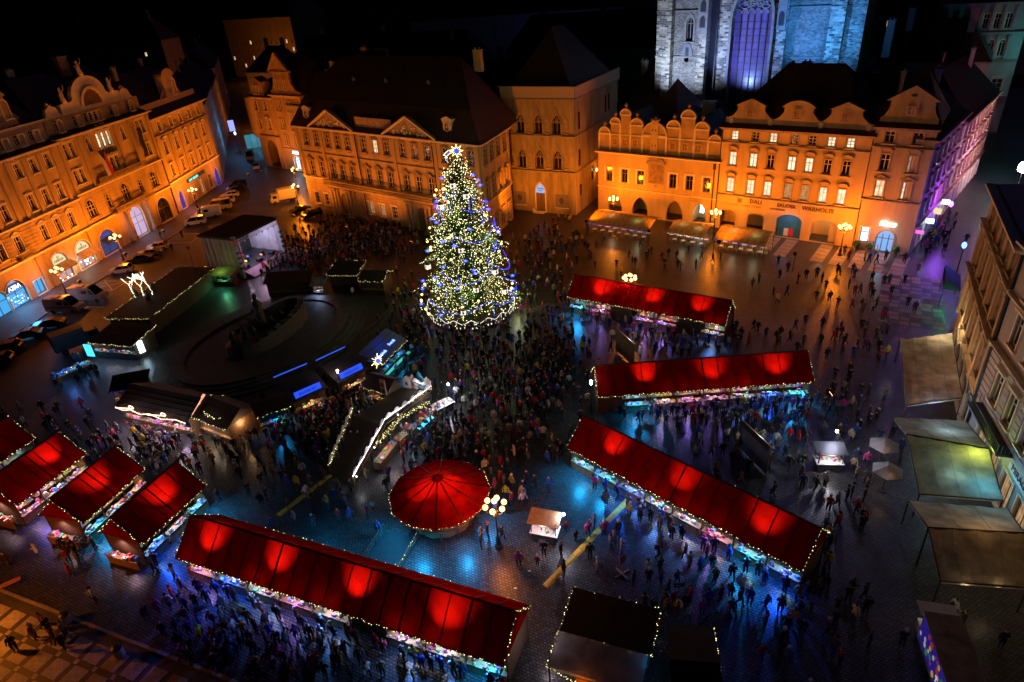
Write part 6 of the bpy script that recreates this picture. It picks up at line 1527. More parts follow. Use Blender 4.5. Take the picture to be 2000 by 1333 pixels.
# dark huts near the camera
t = hut('timber_hut', 'flat dark roofed hut edged with fairy lights at the bottom centre', (1.9, 29.5), (7.4, 27.2), 3.3, 2.8, .3, 'mono', None, None, 0, 'a', counter=False)
s = MB(); s.face([(-.2, -.1, 2.75), (5.9, -.1, 2.75), (5.9, -2.7, 2.5), (-.2, -2.7, 2.5)]); s.face([(-.2, -2.7, 2.5), (5.9, -2.7, 2.5), (5.9, -2.7, 2.25), (-.2, -2.7, 2.25)]); s.build('tarpaulin_awning', m_tarp, t)
s = MB(); s.box(1.8, 3.0, -2.85, -2.75, 1.7, 2.3); s.build('timber_sign', M('orange_wood_sign', (.42, .19, .05), .7, .2), t); text('SVARENE VINO', t, (1.88, -2.87, 1.9), .14, m_letter); light('POINT', (2.2, -3.4, 2.6), 30, ORANGE, t)
strand(t, [(-.25, -.1, 2.75), (-.25, -2.7, 2.5), (2.0, -3.2, 2.4)], .12)
for x in (-.1, 5.8): s = MB(); s.box(x - .05, x + .05, -2.65, -2.55, 0, 2.5); s.build('awning_post', m_wood, t)
light('POINT', (-.8, -.8, 2.0), 70, (1, .85, 1), t, .1); light('POINT', (6.3, -.6, 2.3), 30, CYA, t, .1)
t = hut('timber_hut', 'dark gabled hut cut by the bottom edge with fairy lights on its right', (8.1, 23.4), (10.9, 22.9), 6.0, 2.8, .5, 'gable', None, None, 0, None, counter=False)
strand(t, [(3.0, 0, 2.7), (3.0, 6, 2.7)], .12); light('POINT', (3.6, 3, 2.3), 60, BLU, t, .1)
# ------------------------------------------------------------------ cafe awnings before the arcades
def pavilion(label, u0, u1, v0, v1, strip, gl=''):
    x, y = hl(u0, v0); t = thing('cafe_awning', label, 'awning', (x, y, 0), hang, 'cafe awnings before the arcades')
    W, D = u1 - u0, v1 - v0; n = round(W / 1.0); w = W / n
    for i in range(n):
        s = MB(); c = D * .58
        s.face([(0, 0, 2.3), (w * .985, 0, 2.3), (w * .985, c, 3.45), (0, c, 3.45)]); s.face([(0, c, 3.45), (w * .985, c, 3.45), (w * .985, D, 2.95), (0, D, 2.95)]); s.face([(0, 0, 2.3), (w * .985, 0, 2.3), (w * .985, 0, 2.08), (0, 0, 2.08)])
        s.build('canvas_strip', m_awning, t, (i * w, 0, rnd.uniform(-.02, .02)))
    s = MB()
    for x in (.1, W / 2, W - .1): s.tube((x, .15, 0), (x, .15, 2.3), .05, .05, 6); s.tube((x, D - .15, 0), (x, D - .15, 2.95), .05, .05, 6)
    s.bar((0, .1, 2.28), (W, .1, 2.28), .06, .06); s.bar((0, D * .58, 3.4), (W, D * .58, 3.4), .06, .06); s.build('frame', m_iron, t)
    strand(t, [(0, -.05, 2.12), (W, -.05, 2.12)], .15, m=strip, fir=False)
    for i in range(int(W / 1.6)):
        for j in range(2):
            od = ('first', 'second', 'third', 'fourth', 'fifth', 'sixth', 'seventh')[i] + (' front', ' back')[j] + '-row table under the ' + gl
            q = thing('cafe_table', 'round ' + od, 'table', (*hl(u0 + .9 + i * 1.6, v0 + 1.2 + j * 2.0), 0), 0, 'tables under the ' + gl)
            if 'tm' not in _wc:
                s = MB(); s.lathe([(.42, .72), (.42, .75)], 10); _wc['tm'] = s.mesh('table_top', m_white); s = MB(); s.lathe([(.22, 0), (.2, .03), (.04, .06), (.04, .72)], 8); _wc['tl'] = s.mesh('pedestal', m_iron)
                s = MB(); s.box(-.22, .22, -.22, .22, .42, .46); s.box(-.22, .22, .18, .22, .46, .88)
                for a in (-.19, .19):
                    for b in (-.19, .19): s.box(a - .02, a + .02, b - .02, b + .02, 0, .42)
                _wc['ch'] = s.mesh('cafe_chair', m_wood_l)
            obj('table_top', _wc['tm'], q); obj('pedestal', _wc['tl'], q)
            for sg in (-1, 1):
                ch = obj('cafe_chair', _wc['ch'], None, (*hl(u0 + .9 + i * 1.6 + sg * .6, v0 + 1.2 + j * 2.0), 0), hang + (R(90) if sg < 0 else R(-90))); tag(ch, ('left' if sg < 0 else 'right') + ' chair of the ' + od, 'chair', 'chairs under the ' + gl)
    light('POINT', (W * .3, D * .5, 2.6), 70, (1, .8, .45), t, .2); light('POINT', (W * .75, D * .4, 2.5), 60, (.7, .9, .5), t, .2)
    return t
pavilion('ochre striped cafe awning with blue lights left of the gabled house arches', -41.6, -29.8, -12.4, -6.6, m_fairyb, 'left cafe awning')
pavilion('small ochre cafe awning in the middle with white light string', -26.8, -20.4, -11.2, -6.2, E('white_string', (1, .95, .8), 5), 'middle cafe awning')
pavilion('ochre cafe awning with dark upper strip before the DALI lettering', -18.9, -10.7, -10.8, -5.6, m_fairyb, 'right cafe awning')
# ------------------------------------------------------------------ restaurant tents on the right
def tent(name, label, q, zs, m, lights=(), panes=5):
    """q: four ground points (front-left, back-left, back-right, front-right order round), zs their roof heights"""
    t = thing(name, label, 'tent', (q[0][0], q[0][1], 0)); P = [Vector((x - q[0][0], y - q[0][1], z)) for (x, y), z in zip(q, zs)]
    for i in range(panes):
        a0, a1 = i / panes, (i + .985) / panes; s = MB(); N = 5
        for j in range(N):
            for k in range(2):
                def S(u, v):
                    p = P[0].lerp(P[3], u).lerp(P[1].lerp(P[2], u), v); p.z -= .1 * math.sin(math.pi * v) + .05 * math.sin(math.pi * ((u - a0) / (a1 - a0))); return p
                u0, u1 = a0 + (a1 - a0) * k / 2, a0 + (a1 - a0) * (k + 1) / 2
                s.face([S(u0, j / N), S(u1, j / N), S(u1, (j + 1) / N), S(u0, (j + 1) / N)])
        s.build('canvas_panel', m, t, smooth=True)
    s = MB()
    for p in P: s.tube((p.x, p.y, 0), (p.x, p.y, p.z - .05), .06, .06, 6)
    for a, b in ((0, 1), (1, 2), (2, 3), (3, 0)): s.bar(P[a] - Vector((0, 0, .08)), P[b] - Vector((0, 0, .08)), .08, .1)
    s.build('frame', m_iron, t)
    v = MB()
    for a, b in ((0, 3), (0, 1)):
        A, B = P[a], P[b]; n = 8
        for i in range(n): v.face([A.lerp(B, i / n), A.lerp(B, (i + 1) / n), A.lerp(B, (i + 1) / n) - Vector((0, 0, .3)), A.lerp(B, i / n) - Vector((0, 0, .3))])
    v.build('valance', m, t)
    for (x, y, z, p, c) in lights: light('POINT', (x - q[0][0], y - q[0][1], z), p, c, t, .12)  # points without fittings, some added to brighten the canvas
    return t
tent('restaurant_tent', 'beige restaurant tent farthest along the right-hand houses', [(37.8, 51.4), (43.9, 63.5), (49.3, 63.0), (42.8, 51.0)], [3.0, 3.0, 3.7, 3.7], m_canvas, [(37.4, 53, 2.8, 25, WHT), (42.6, 62, 2.8, 25, WHT), (40.5, 50.6, 2.6, 90, (.4, .6, 1)), (48.0, 62.6, 5.2, 260, (1, .8, .5)), (44, 55, 6.0, 60, (1, .7, .5))], 4)
tent('restaurant_tent', 'two-slope restaurant tent lit green and blue, rear slope', [(34.5, 45.9), (36.0, 50.1), (42.0, 48.8), (40.0, 43.2)], [4.0, 2.6, 2.6, 4.0], m_canvas, [(39.5, 47.5, 4.9, 70, (.35, .75, 1)), (38.6, 46.4, 2.4, 90, (.4, .7, 1))], 3)
tent('restaurant_tent', 'two-slope restaurant tent lit green and blue, front slope', [(32.5, 39.9), (34.45, 45.75), (39.95, 43.05), (38.4, 38.5)], [2.6, 3.95, 3.95, 2.6], m_canvas, [(38.6, 42.6, 4.6, 120, (.75, 1.0, .12)), (37.6, 39.6, 4.2, 130, (.05, .5, .9)), (36.2, 41.5, 2.3, 60, (.4, .8, .8))], 4)
tent('restaurant_tent', 'dim brown restaurant tent nearest the camera, rear slope', [(30.0, 35.0), (31.2, 39.2), (38.1, 37.5), (36.3, 33.8)], [4.0, 2.6, 2.6, 4.0], m_canvas, [(36.0, 36.4, 4.6, 20, (.8, .9, 1))], 3)
tent('restaurant_tent', 'dim brown restaurant tent nearest the camera, front slope', [(29.0, 31.3), (29.95, 34.9), (36.25, 33.7), (34.4, 30.2)], [2.6, 3.95, 3.95, 2.6], m_canvas, [(30.6, 30.9, 2.2, 14, WRM), (32.6, 30.6, 2.2, 14, WRM), (34, 35, 5.5, 60, (1, .55, .2))], 4)
for i, (x, y) in enumerate(((34.2, 46.6), (32.7, 43.2))):
    t = thing('patio_umbrella', ['white patio umbrella beside the far end of the green lit tent', 'white patio umbrella beside the near end of the green lit tent'][i], 'umbrella', (x - 1.0, y, 0))
    s = MB()
    for k in range(6):
        a, b = R(60 * k), R(60 * k + 60); s.face([(0, 0, 2.9), (1.35 * math.cos(a), 1.35 * math.sin(a), 2.25), (1.35 * math.cos(b), 1.35 * math.sin(b), 2.25)])
    s.build('canopy', m_tarp, t); s = MB(); s.tube((0, 0, 0), (0, 0, 2.9), .04, .03, 6); s.lathe([(.4, 0), (.4, .08)], 10); s.build('pole', m_iron, t); light('POINT', (-.3, -.7, 2.1), 12, (1, .6, .4), t)
# white sloping counter strip and red round stools beside the far tent
t = thing('terrace_counter', 'white metal counter strip below the farthest beige tent', 'counter', (38.0, 50.9, 0), R(-10)); s = MB(); s.box(0, 5.0, -.25, .25, .95, 1.03); s.box(.1, 4.9, -.05, .05, 0, .95); s.build('counter', m_white, t)
for i in range(5):
    s = MB(); s.lathe([(.34, .42), (.36, .5), (.2, .55)], 10); s.lathe([(.04, 0), (.04, .42)], 6, mi=1); x, y = 39 + i * .95, 50.0 - .12 * i + (i % 2) * .5
    tag(s.build('round_stool', [M('stool_red' if i % 2 else 'stool_white', (.6, .03, .08) if i % 2 else (.7, .68, .7), .5, 0), m_iron], None, (x, y, 0)), ('first', 'second', 'third', 'fourth', 'fifth')[i] + ' round padded stool from the left by the terrace counter', 'stool', 'stools by the terrace counter')
# ------------------------------------------------------------------ food trailer
t = thing('food_trailer', 'white food trailer with picture panels at the lower right', 'trailer', (26.2, 28.6, 0), math.atan2(23.5 - 27.8, 27.0 - 28.3))
W, D = 6.2, 2.1
s = MB(); s.box(0, W, 0, D, .55, 2.9); s.build('body', m_white, t); s = MB(); s.box(-.08, W + .08, -.08, D + .08, 2.9, 3.0); s.build('roof', m_canvas, t)
for sd, y in ((0, -.03), (1, D)):
    s = MB(); s.box(.1, W - .1, y, y + .03, .9, 2.75); p = s.build('picture_panel', E('trailer_blue', (.03, .02, .42), .35), t)
    s = MB()
    for i in range(26): s.lathe([(.3, 0), (.3, .012)], 9, (0, 0)) if False else None
    for i in range(30):
        x, z, r = rnd.uniform(.4, W - .4), rnd.uniform(1.1, 2.55), rnd.uniform(.1, .26); yy = y - .02 if sd == 0 else y + .05
        s.prism([(x + r * math.cos(k * .785), z + r * math.sin(k * .785)) for k in range(8)], yy - .004, yy, rnd.randrange(4))
    s.build('food_picture', [E('food_red', (.6, .04, .02), .4), E('food_yellow', (.8, .5, .05), .4), E('food_white', (.8, .75, .6), .35), E('food_green', (.1, .4, .05), .3)], p)
    o = text('Trdlo', p, (W - 2.4 if sd == 0 else 2.4, y - .035 if sd == 0 else y + .07, 1.35), .6, E('trailer_letters', (.8, .8, .9), .6), rz=0 if sd == 0 else R(180))
for x in (2.4, 3.4):
    for y in (.15, D - .15): s = MB(); s.lathe([(.32, -.1), (.34, 0), (.32, .1)], 12); o = s.build('wheel', m_dark, t, (x, y, .33)); o.rotation_euler = (R(90), 0, 0)
s = MB(); s.bar((0, D / 2 - .5, .5), (-1.4, D / 2, .5), .1, .1); s.bar((0, D / 2 + .5, .5), (-1.4, D / 2, .5), .1, .1); s.box(-.9, -.1, .1, D - .1, .5, 1.3); s.build('drawbar', m_white, t)
s = MB(); s.box(-1.3, -.0, -.1, D + .1, 2.5, 2.58); s.build('front_canopy', m_white, t); light('POINT', (-1.0, D / 2, 2.2), 12, WRM, t)
# ------------------------------------------------------------------ wooden viewing bridge with scalloped white edging
t = thing('wooden_bridge', 'wooden ramp and platform with garlanded rail and white lit scalloped edge', 'bridge', (-17.4, 50.2, 0))
m_plank = M('trodden_planks', (.05, .03, .018), .75, .4, 5.0, .2)
def bp(x, y, z=0.0): return (x + 17.4, y - 50.2, z)
Rm = [((-18.9, 51.2), .15), ((-17.4, 58.0), 2.0)]; Rr = [((-16.1, 49.0), .15), ((-13.6, 55.4), 2.0)]
pl = [(-17.4, 58.0), (-13.6, 55.4), (-9.3, 61.0), (-12.6, 63.2)]
nb = 26
for i in range(nb):
    f0, f1 = i / nb, (i + .92) / nb
    def lp(a, f): return bp(a[0][0][0] + (a[1][0][0] - a[0][0][0]) * f, a[0][0][1] + (a[1][0][1] - a[0][0][1]) * f, a[0][1] + (a[1][1] - a[0][1]) * f)
    s = MB(); q = [lp(Rr, f0), lp(Rr, f1), lp(Rm, f1), lp(Rm, f0)]; s.face(q); s.face([(x, y, z - .06) for x, y, z in q]); s.face([q[0], q[3], (q[3][0], q[3][1], q[3][2] - .06), (q[0][0], q[0][1], q[0][2] - .06)]); s.build('ramp_plank', m_plank, t)
nb = 22
for i in range(nb):
    f0, f1 = i / nb, (i + .93) / nb; s = MB()
    def pq(f, a, b): return (pl[a][0] + (pl[b][0] - pl[a][0]) * f, pl[a][1] + (pl[b][1] - pl[a][1]) * f)
    s.slab([bp(*pq(f0, 1, 2))[:2], bp(*pq(f1, 1, 2))[:2], bp(*pq(f1, 0, 3))[:2], bp(*pq(f0, 0, 3))[:2]], 1.93, 2.0); s.build('deck_plank', m_plank, t)
def rail(pts, h=1.0, gar=None, lightstrip=None, snow=True, name='rail'):
    P = [Vector(bp(*p)) for p in pts]
    s = MB()
    for a, b in zip(P, P[1:]):
        n = max(2, int((b - a).length / 1.3))
        s.bar(a + Vector((0, 0, h)), b + Vector((0, 0, h)), .09, .07); s.bar(a + Vector((0, 0, h * .5)), b + Vector((0, 0, h * .5)), .06, .06)
        for i in range(n + 1): p = a.lerp(b, i / n); s.box(p.x - .05, p.x + .05, p.y - .05, p.y + .05, 0, p.z + h)
    s.build('rail', m_wood, t)
    if snow:
        s = MB()
        for a, b in zip(P, P[1:]):
            L = (b - a).length; n = max(2, int(L / 1.1)); d = (b - a).normalized(); up = Vector((0, 0, 1)); nn = d.cross(up) * .03
            for i in range(n):
                p, q = a.lerp(b, i / n) + Vector((0, 0, h + .06)), a.lerp(b, (i + 1) / n) + Vector((0, 0, h + .06)); m = (p + q) / 2
                prof = [p, q] + [q.lerp(p, k / 6) + Vector((0, 0, .55 * math.sin(math.pi * k / 6))) for k in range(1, 6)]
                s.face([v - nn for v in prof]); s.face([v + nn for v in prof])
        s.build('scalloped_edging', M('white_board', (.5, .46, .46), .7, .1), t)
    if lightstrip:
        s = MB()
        for a, b in zip(P, P[1:]): s.path([a + Vector((0, 0, h + .1)), a.lerp(b, .33) + Vector((.05, -.05, h + .28)), a.lerp(b, .66) + Vector((0, 0, h + .08)), b + Vector((0, 0, h + .15))], .035, 5)
        s.build('light_strip', lightstrip, t)
    if gar: strand(t, [tuple(p + Vector((0, 0, h + .1))) for p in P], .11, jit=.13, dens=gar)
rail([(-18.9, 51.2, .15), (-17.4, 58.0, 2.0)], 1.0, 2)
rail([(-16.1, 49.0, .15), (-14.85, 52.2, 1.1), (-13.6, 55.4, 2.0), (-11.4, 58.2, 2.0)], 1.0, None, E('bridge_strip', (.92, .92, 1), 7))
rail([(-11.4, 58.2, 2.0), (-9.3, 61.0, 2.0)], 1.0, 2, E('bridge_strip2', (.92, .92, 1), 7))
rail([(-9.3, 61.0, 2.0), (-12.6, 63.2, 2.0)], 1.0, None)
strand(t, [bp(-14.4, 53.0, 1.9), bp(-12.2, 57.2, 2.1), bp(-9.4, 59.6, 2.1)], .09, jit=.22, dens=2)
s = MB(); a, b = bp(-15.6, 50.2), bp(-9.2, 60.6)
for i, (x0, y0, x1, y1) in enumerate(((-14.6, 51.4, -13.3, 54.6), (-13.0, 55.0, -11.3, 57.4), (-11.0, 57.8, -9.2, 60.3))):
    d = Vector((x1 - x0, y1 - y0, 0)).normalized(); n = Vector((d.y, -d.x, 0)) * .9
    P0, P1 = Vector(bp(x0, y0)), Vector(bp(x1, y1)); s = MB()
    s.slab([tuple(P0)[:2], tuple(P0 + n)[:2], tuple(P1 + n)[:2], tuple(P1)[:2]], .0, .95); s.build('sales_counter', m_wood_l, t)
    g = MB()
    for k in range(16): q = P0.lerp(P1, rnd.random()) + n * rnd.uniform(.2, .8); a = rnd.uniform(.06, .16); g.box(q.x - a, q.x + a, q.y - a, q.y + a, .955, .955 + a, rnd.randrange(8))
    g.build('goods', GOODS, t, kind='stuff'); mid = (P0 + P1) / 2 + n * 1.1
    light('POINT', (mid.x, mid.y, 2.3), 95, ((1, .75, .85), (.35, .75, 1), (1, .95, .9))[i], t, .12)
s = MB()
for k in range(3): q = Vector(bp(-11.2 + k * .45, 56.6 + k * .7)); s.bar((q.x + .7, q.y - .5, 1.1), (q.x + 1.2, q.y, 1.16), .5, .05)
s.build('lit_tray', m_cyan_e, t)
for x, y, z, p in ((-14.3, 51.9, 2.3, 60), (-12.3, 55.9, 3.2, 80), (-15.7, 48.8, 1.4, 40)): q = bp(x, y, z); light('POINT', q, p, (.9, .92, 1), t, .1); s = MB(); s.octa(q, .09); s.build('bulb', m_white_e, t)
s = MB()     # row of painted cut-out house fronts above the platform
for i, x in enumerate((0, 1.1, 2.3, 3.4)):
    s = MB(); w, h = .5, (1.6, 1.9, 2.4, 1.7)[i]
    s.prism([(-w, 0), (w, 0), (w, h * .65), (0, h), (-w, h * .65)], -.04, .04); s.box(-.15, .15, -.06, -.04, .4, .8, 1)
    p = bp(-12.2 + x * .7, 62.6 - x * .2 + .2); s.build('painted_house_front', [(M('cutout_white', (.6, .52, .5), .7, .1), M('cutout_pink', (.55, .3, .3), .7, .1), M('cutout_blue', (.03, .25, .45), .6, .1), M('cutout_rose', (.6, .42, .4), .7, .1))[i], m_dark], t, (p[0], p[1], 2.0), R(-25))
light('POINT', bp(-10.8, 61.4, 3.0), 70, (.8, .9, .9), t, .1)
# ------------------------------------------------------------------ small vending carts with spotlights
def cart(label, x, y, rz, roofm, power, lamp=(1.3, -.2, 2.5), col_=WHT, name='vending_cart'):
    t = thing(name, label, 'cart', (x, y, 0), rz)
    s = MB(); s.box(-1.1, 1.1, -.6, .6, .45, .95); s.build('body', m_dark, t)
    s = MB(); s.box(-1.2, 1.2, -.7, .7, .95, 1.02); s.build('counter', m_white, t); goods(t, -1.0, 1.0, -.5, .5, 1.03, 18, .06, .15, mats=[m_white, GOODS[1], GOODS[0], m_white, GOODS[4], GOODS[3], m_white, GOODS[2]])
    for a in (-1.05, 1.05):
        for b in (-.55, .55): s = MB(); s.box(a - .03, a + .03, b - .03, b + .03, .95, 2.3); s.build('post', m_iron, t)
    if roofm: s = MB(); s.face([(-1.35, -.8, 2.2), (1.35, -.8, 2.2), (1.35, .8, 2.5), (-1.35, .8, 2.5)]); s.face([(-1.35, -.8, 2.12), (1.35, -.8, 2.12), (1.35, .8, 2.42), (-1.35, .8, 2.42)]); s.face([(-1.35, -.8, 2.12), (1.35, -.8, 2.12), (1.35, -.8, 2.2), (-1.35, -.8, 2.2)]); s.build('roof', roofm, t)
    for a in (-.7, .7):
        for b in (-.62, .62): s = MB(); s.lathe([(.3, -.04), (.3, .04)], 12); o = s.build('wheel', m_dark, t, (a, b, .3)); o.rotation_euler = (R(90), 0, 0)
    s = MB(); s.tube((lamp[0], lamp[1], .95), (lamp[0], lamp[1], lamp[2]), .03, .03, 5); s.build('lamp_pole', m_iron, t); s = MB(); s.ball(lamp, .13, 0, 8, 6); s.build('lamp', E('cart_lamp', (1, .95, 1), 40), t)
    light('POINT', (lamp[0], lamp[1] - .25, lamp[2] + .1), power, (.72, .74, 1), t, .08); light('POINT', (0, -1.0, 1.9), power * .3, col_, t, .1)
    return t
cart('brown roofed vending cart with bright lamp right of the candelabra', 1.6, 40.6, R(-20), m_wood_l, 240, (1.5, .5, 2.6))
cart('small vending cart under a starry white lamp behind the slanting stall', 28.3, 46.6, R(-8), m_dark, 420, (.6, .9, 3.6))
cart('roofless white sausage cart at the right end of the bridge', -8.2, 60.6, R(38), None, 260, (1.4, .6, 2.6), (.95, .95, 1))
street_lantern('cyan white spot on a post at the left end of the square-on stall', 8.0, 58.2, (.35, .8, 1), 130, 3.6, E('cyan_spot', (.4, .85, 1), 50), .5)
street_lantern('small pinkish spot on a post among the food stalls', -20.2, 64.8, (1, .7, .8), 60, 3.4, E('pink_spot', (1, .7, .75), 40), .4)
# ------------------------------------------------------------------ information boards
def board(label, x, y, rz, w, h, m1, m2, lamp=None):
    t = thing('information_board', label, 'board', (x, y, 0), rz)
    s = MB(); s.box(-w / 2, w / 2, -.04, .04, .25, h); s.build('panel', m1, t); s = MB(); s.box(-w / 2 + .1, w / 2 - .1, .041, .06, .4, h - .15)
    for i in range(22): a = rnd.uniform(-w / 2 + .2, w / 2 - .3); z = rnd.uniform(.6, h - .3); s.box(a, a + rnd.uniform(.1, .3), .061, .066, z, z + rnd.uniform(.05, .25), 1)
    s.build('printed_face', [m2, m_dark], t)
    for a in (-w / 2 - .04, w / 2 + .04): s = MB(); s.box(a - .05, a + .05, -.06, .06, 0, h + .15); s.build('post', m_wood, t)
    s = MB(); s.face([(-w / 2 - .15, -.35, h + .1), (w / 2 + .15, -.35, h + .1), (w / 2 + .15, 0, h + .35), (-w / 2 - .15, 0, h + .35)]); s.face([(-w / 2 - .15, .35, h + .1), (w / 2 + .15, .35, h + .1), (w / 2 + .15, 0, h + .35), (-w / 2 - .15, 0, h + .35)]); s.build('board_roof', m_wood, t)
    if lamp: light('POINT', (0, .9, h), lamp[0], lamp[1], t, .1)
    return t
board('white faced map board between the two far red stalls', 13.6, 68.6, R(-72), 4.2, 2.9, m_wood, M('map_print', (.62, .6, .62), .6, .3, 2.0), (90, (1, .95, .9)))
board('tall poster board behind the slanting red stall', 21.9, 48.2, R(-75), 4.2, 3.1, M('poster_print', (.25, .25, .4), .6, .5, 1.2), M('poster_print2', (.5, .55, .45), .6, .5, 1.6), (110, (.75, .95, .8)))
t = thing('a_board', 'wooden cross base sign stand beside the yellow cable ramp', 'sign', (7.3, 36.2, 0), R(30)); s = MB(); s.box(-.7, .7, -.06, .06, 0, .1); s.box(-.06, .06, -.7, .7, .001, .102); s.build('cross_base', m_wood_l, t); s = MB(); s.tube((0, 0, .1), (0, 0, 2.2), .03, .03, 6); s.build('pole', m_wood_l, t); s = MB(); s.box(-.3, .3, -.03, .03, 1.2, 2.1); s.build('sign_plate', M('orange_plate', (.5, .22, .15), .6, .1), t)
for i, (x, y, lb) in enumerate(((-41.0, 54.9, 'yellow disc sign stand with small arrow plate near the short stalls'), (10.9, 33.0, 'yellow disc sign stand at the lower right of the slanting stall'))):
    t = thing('disc_sign', lb, 'sign', (x, y, 0)); s = MB(); s.lathe([(.42, 0), (.42, .12)], 14); s.build('base_disc', E('yellow_disc', (1, .5, .02), .35) if i == 0 else M('yellow_disc_paint', (.65, .6, .03), .5, .05), t); s = MB(); s.tube((0, 0, .12), (0, 0, 2.0), .03, .03, 6); s.build('pole', m_iron, t); s = MB(); s.box(-.4, .4, -.03, .03, 1.9, 2.3); s.box(-.25, .1, -.04, -.03, 2.05, 2.12, 1); s.build('plate', [m_dark, m_white], t)
# yellow cable ramps
m_yel = M('yellow_rubber', (.70, .42, .01), .55, .15, 4.0)
def ramp(label, a, b, skip=()):
    L = math.dist(a, b); t = thing('cable_ramp', label, 'cable ramp', (a[0], a[1], 0), math.atan2(b[1] - a[1], b[0] - a[0])); n = int(L / .92)
    s = MB(); s.prism([(-.28, 0), (.28, 0), (.12, .08), (-.12, .08)], 0, L / n - .035); me = s.mesh('segment', m_yel)
    for i in range(n):
        if i in skip: continue
        obj('segment', me, t, ((i + 1) * L / n, 0, .003), R(90) + rnd.uniform(-.02, .02))
ramp('long yellow cable ramp crossing the cobbles right of the carts', (1.1, 35.5), (9.7, 44.8), (8,))
ramp('short yellow cable ramp at the foot of the wooden bridge', (-22.7, 45.8), (-18.9, 51.0))
# ------------------------------------------------------------------ monument: stepped oval plinth and dark bronze group
t = thing('bronze_monument', 'dark oval stepped stone monument with bronze figures, unlit', 'monument', (-34.0, 81.0, 0), R(60))
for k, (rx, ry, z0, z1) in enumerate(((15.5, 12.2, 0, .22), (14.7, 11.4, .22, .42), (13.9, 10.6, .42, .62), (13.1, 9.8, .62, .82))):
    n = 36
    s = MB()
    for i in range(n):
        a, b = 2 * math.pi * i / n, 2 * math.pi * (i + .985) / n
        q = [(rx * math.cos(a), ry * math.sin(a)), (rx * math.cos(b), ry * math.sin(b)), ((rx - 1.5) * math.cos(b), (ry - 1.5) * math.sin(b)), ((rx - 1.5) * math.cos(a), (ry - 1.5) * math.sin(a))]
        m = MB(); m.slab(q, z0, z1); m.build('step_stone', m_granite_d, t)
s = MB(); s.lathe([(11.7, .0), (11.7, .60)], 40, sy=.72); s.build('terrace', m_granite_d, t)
s = MB()
n = 22
for i in range(n):
    a, b = R(-140 + 250 * i / n), R(-140 + 250 * (i + .99) / n); h = 1.4 + 1.5 * math.sin(math.pi * i / n)
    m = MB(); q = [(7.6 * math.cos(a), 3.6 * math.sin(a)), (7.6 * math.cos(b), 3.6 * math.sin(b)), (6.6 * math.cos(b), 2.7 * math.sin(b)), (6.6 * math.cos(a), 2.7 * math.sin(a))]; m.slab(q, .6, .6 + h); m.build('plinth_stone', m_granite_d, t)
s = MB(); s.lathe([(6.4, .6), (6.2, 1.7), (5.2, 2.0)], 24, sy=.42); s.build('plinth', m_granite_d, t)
def robed(h, x, y, z, lean=0.0):
    s = MB(); k = h / 2.65; s.lathe([(.62 * k, 0), (.5 * k, .8 * k), (.4 * k, 1.4 * k), (.46 * k, 1.9 * k), (.2 * k, 2.15 * k), (.17 * k, 2.25 * k), (.22 * k, 2.42 * k), (.2 * k, 2.55 * k), (.05 * k, 2.65 * k)], 10, sy=.75); s.tube((.36 * k, 0, 1.85 * k), (.5 * k, -.25 * k, 1.1 * k), .14 * k, .1 * k, 6); s.tube((-.36 * k, 0, 1.85 * k), (-.45 * k, -.3 * k, 1.2 * k), .14 * k, .1 * k, 6)
    o = s.build('bronze_figure', m_bronze, t, (x, y, z), rnd.uniform(0, 6), True); o.rotation_euler.x = lean
robed(5.2, 0, 0, 1.9)
for i in range(7): robed(rnd.uniform(1.6, 2.4), -4.6 + i * 1.25 + (1.2 if i > 3 else 0), rnd.uniform(-.9, .9), 1.7, rnd.uniform(-.3, .3))
# crowd barriers round the monument
bars = MB()
for zz in (.15, 1.05): bars.tube((0, 0, zz), (2.1, 0, zz), .025, .025, 5)
for i in range(15): bars.tube((.04 + i * .144, 0, .15), (.04 + i * .144, 0, 1.05), .01 if 0 < i < 14 else .025, None, 4)
bars.box(0, .04, -.3, .3, 0, .04); bars.box(2.06, 2.1, -.3, .3, 0, .04)
bme = bars.mesh('crowd_barrier', M('galvanised', (.35, .36, .4), .4, .1, metal=.7))
bpts = [(-18.5, 93.0), (-17.4, 91.2), (-17.1, 89.0), (-17.3, 86.8), (-17.8, 84.6), (-18.5, 82.5), (-19.4, 80.5), (-20.4, 78.6)]
for i, (a, b) in enumerate(zip(bpts, bpts[1:])):
    o = obj('crowd_barrier', bme, None, (*a, 0), math.atan2(b[1] - a[1], b[0] - a[0])); tag(o, ('first', 'second', 'third', 'fourth', 'fifth', 'sixth', 'seventh')[i] + ' metal crowd barrier from the huts, right of the monument', 'barrier', 'barriers right of the monument')
# ------------------------------------------------------------------ concert stage
m_rim_s = M('truss_alloy', (.4, .4, .42), .4, 0, metal=.7)
t = thing('concert_stage', 'concert stage with black roof and grey curtained side', 'stage', (-51.0, 106.8, 0), math.atan2(103.7 - 106.8, -44.3 + 51.0))
W, D, H = 7.4, 10.5, 7.0
s = MB(); s.box(-.3, W + .3, -.3, D + .3, H, H + .35); s.build('roof', m_felt, t)
s = MB(); s.box(0, W, 0, D, 0, 1.2); s.build('deck', m_dark, t)
n = 26; s = MB()
for i in range(n):
    x0, x1 = W * i / n, W * (i + 1) / n; y0, y1 = .12 * math.sin(i * 1.7), .12 * math.sin((i + 1) * 1.7); s.face([(x0, y0, 1.0), (x1, y1, 1.0), (x1, y1 * .5, H), (x0, y0 * .5, H)])
s.build('side_curtain', M('grey_curtain', (.46, .42, .44), .85, .25, .8, .2), t, smooth=True)
s = MB()
for i in range(20):
    x0, x1 = W * i / 20, W * (i + 1) / 20; s.face([(x0, D - .2 + .1 * math.sin(i), 1.2), (x1, D - .2 + .1 * math.sin(i + 1), 1.2), (x1, D - .2, H), (x0, D - .2, H)])
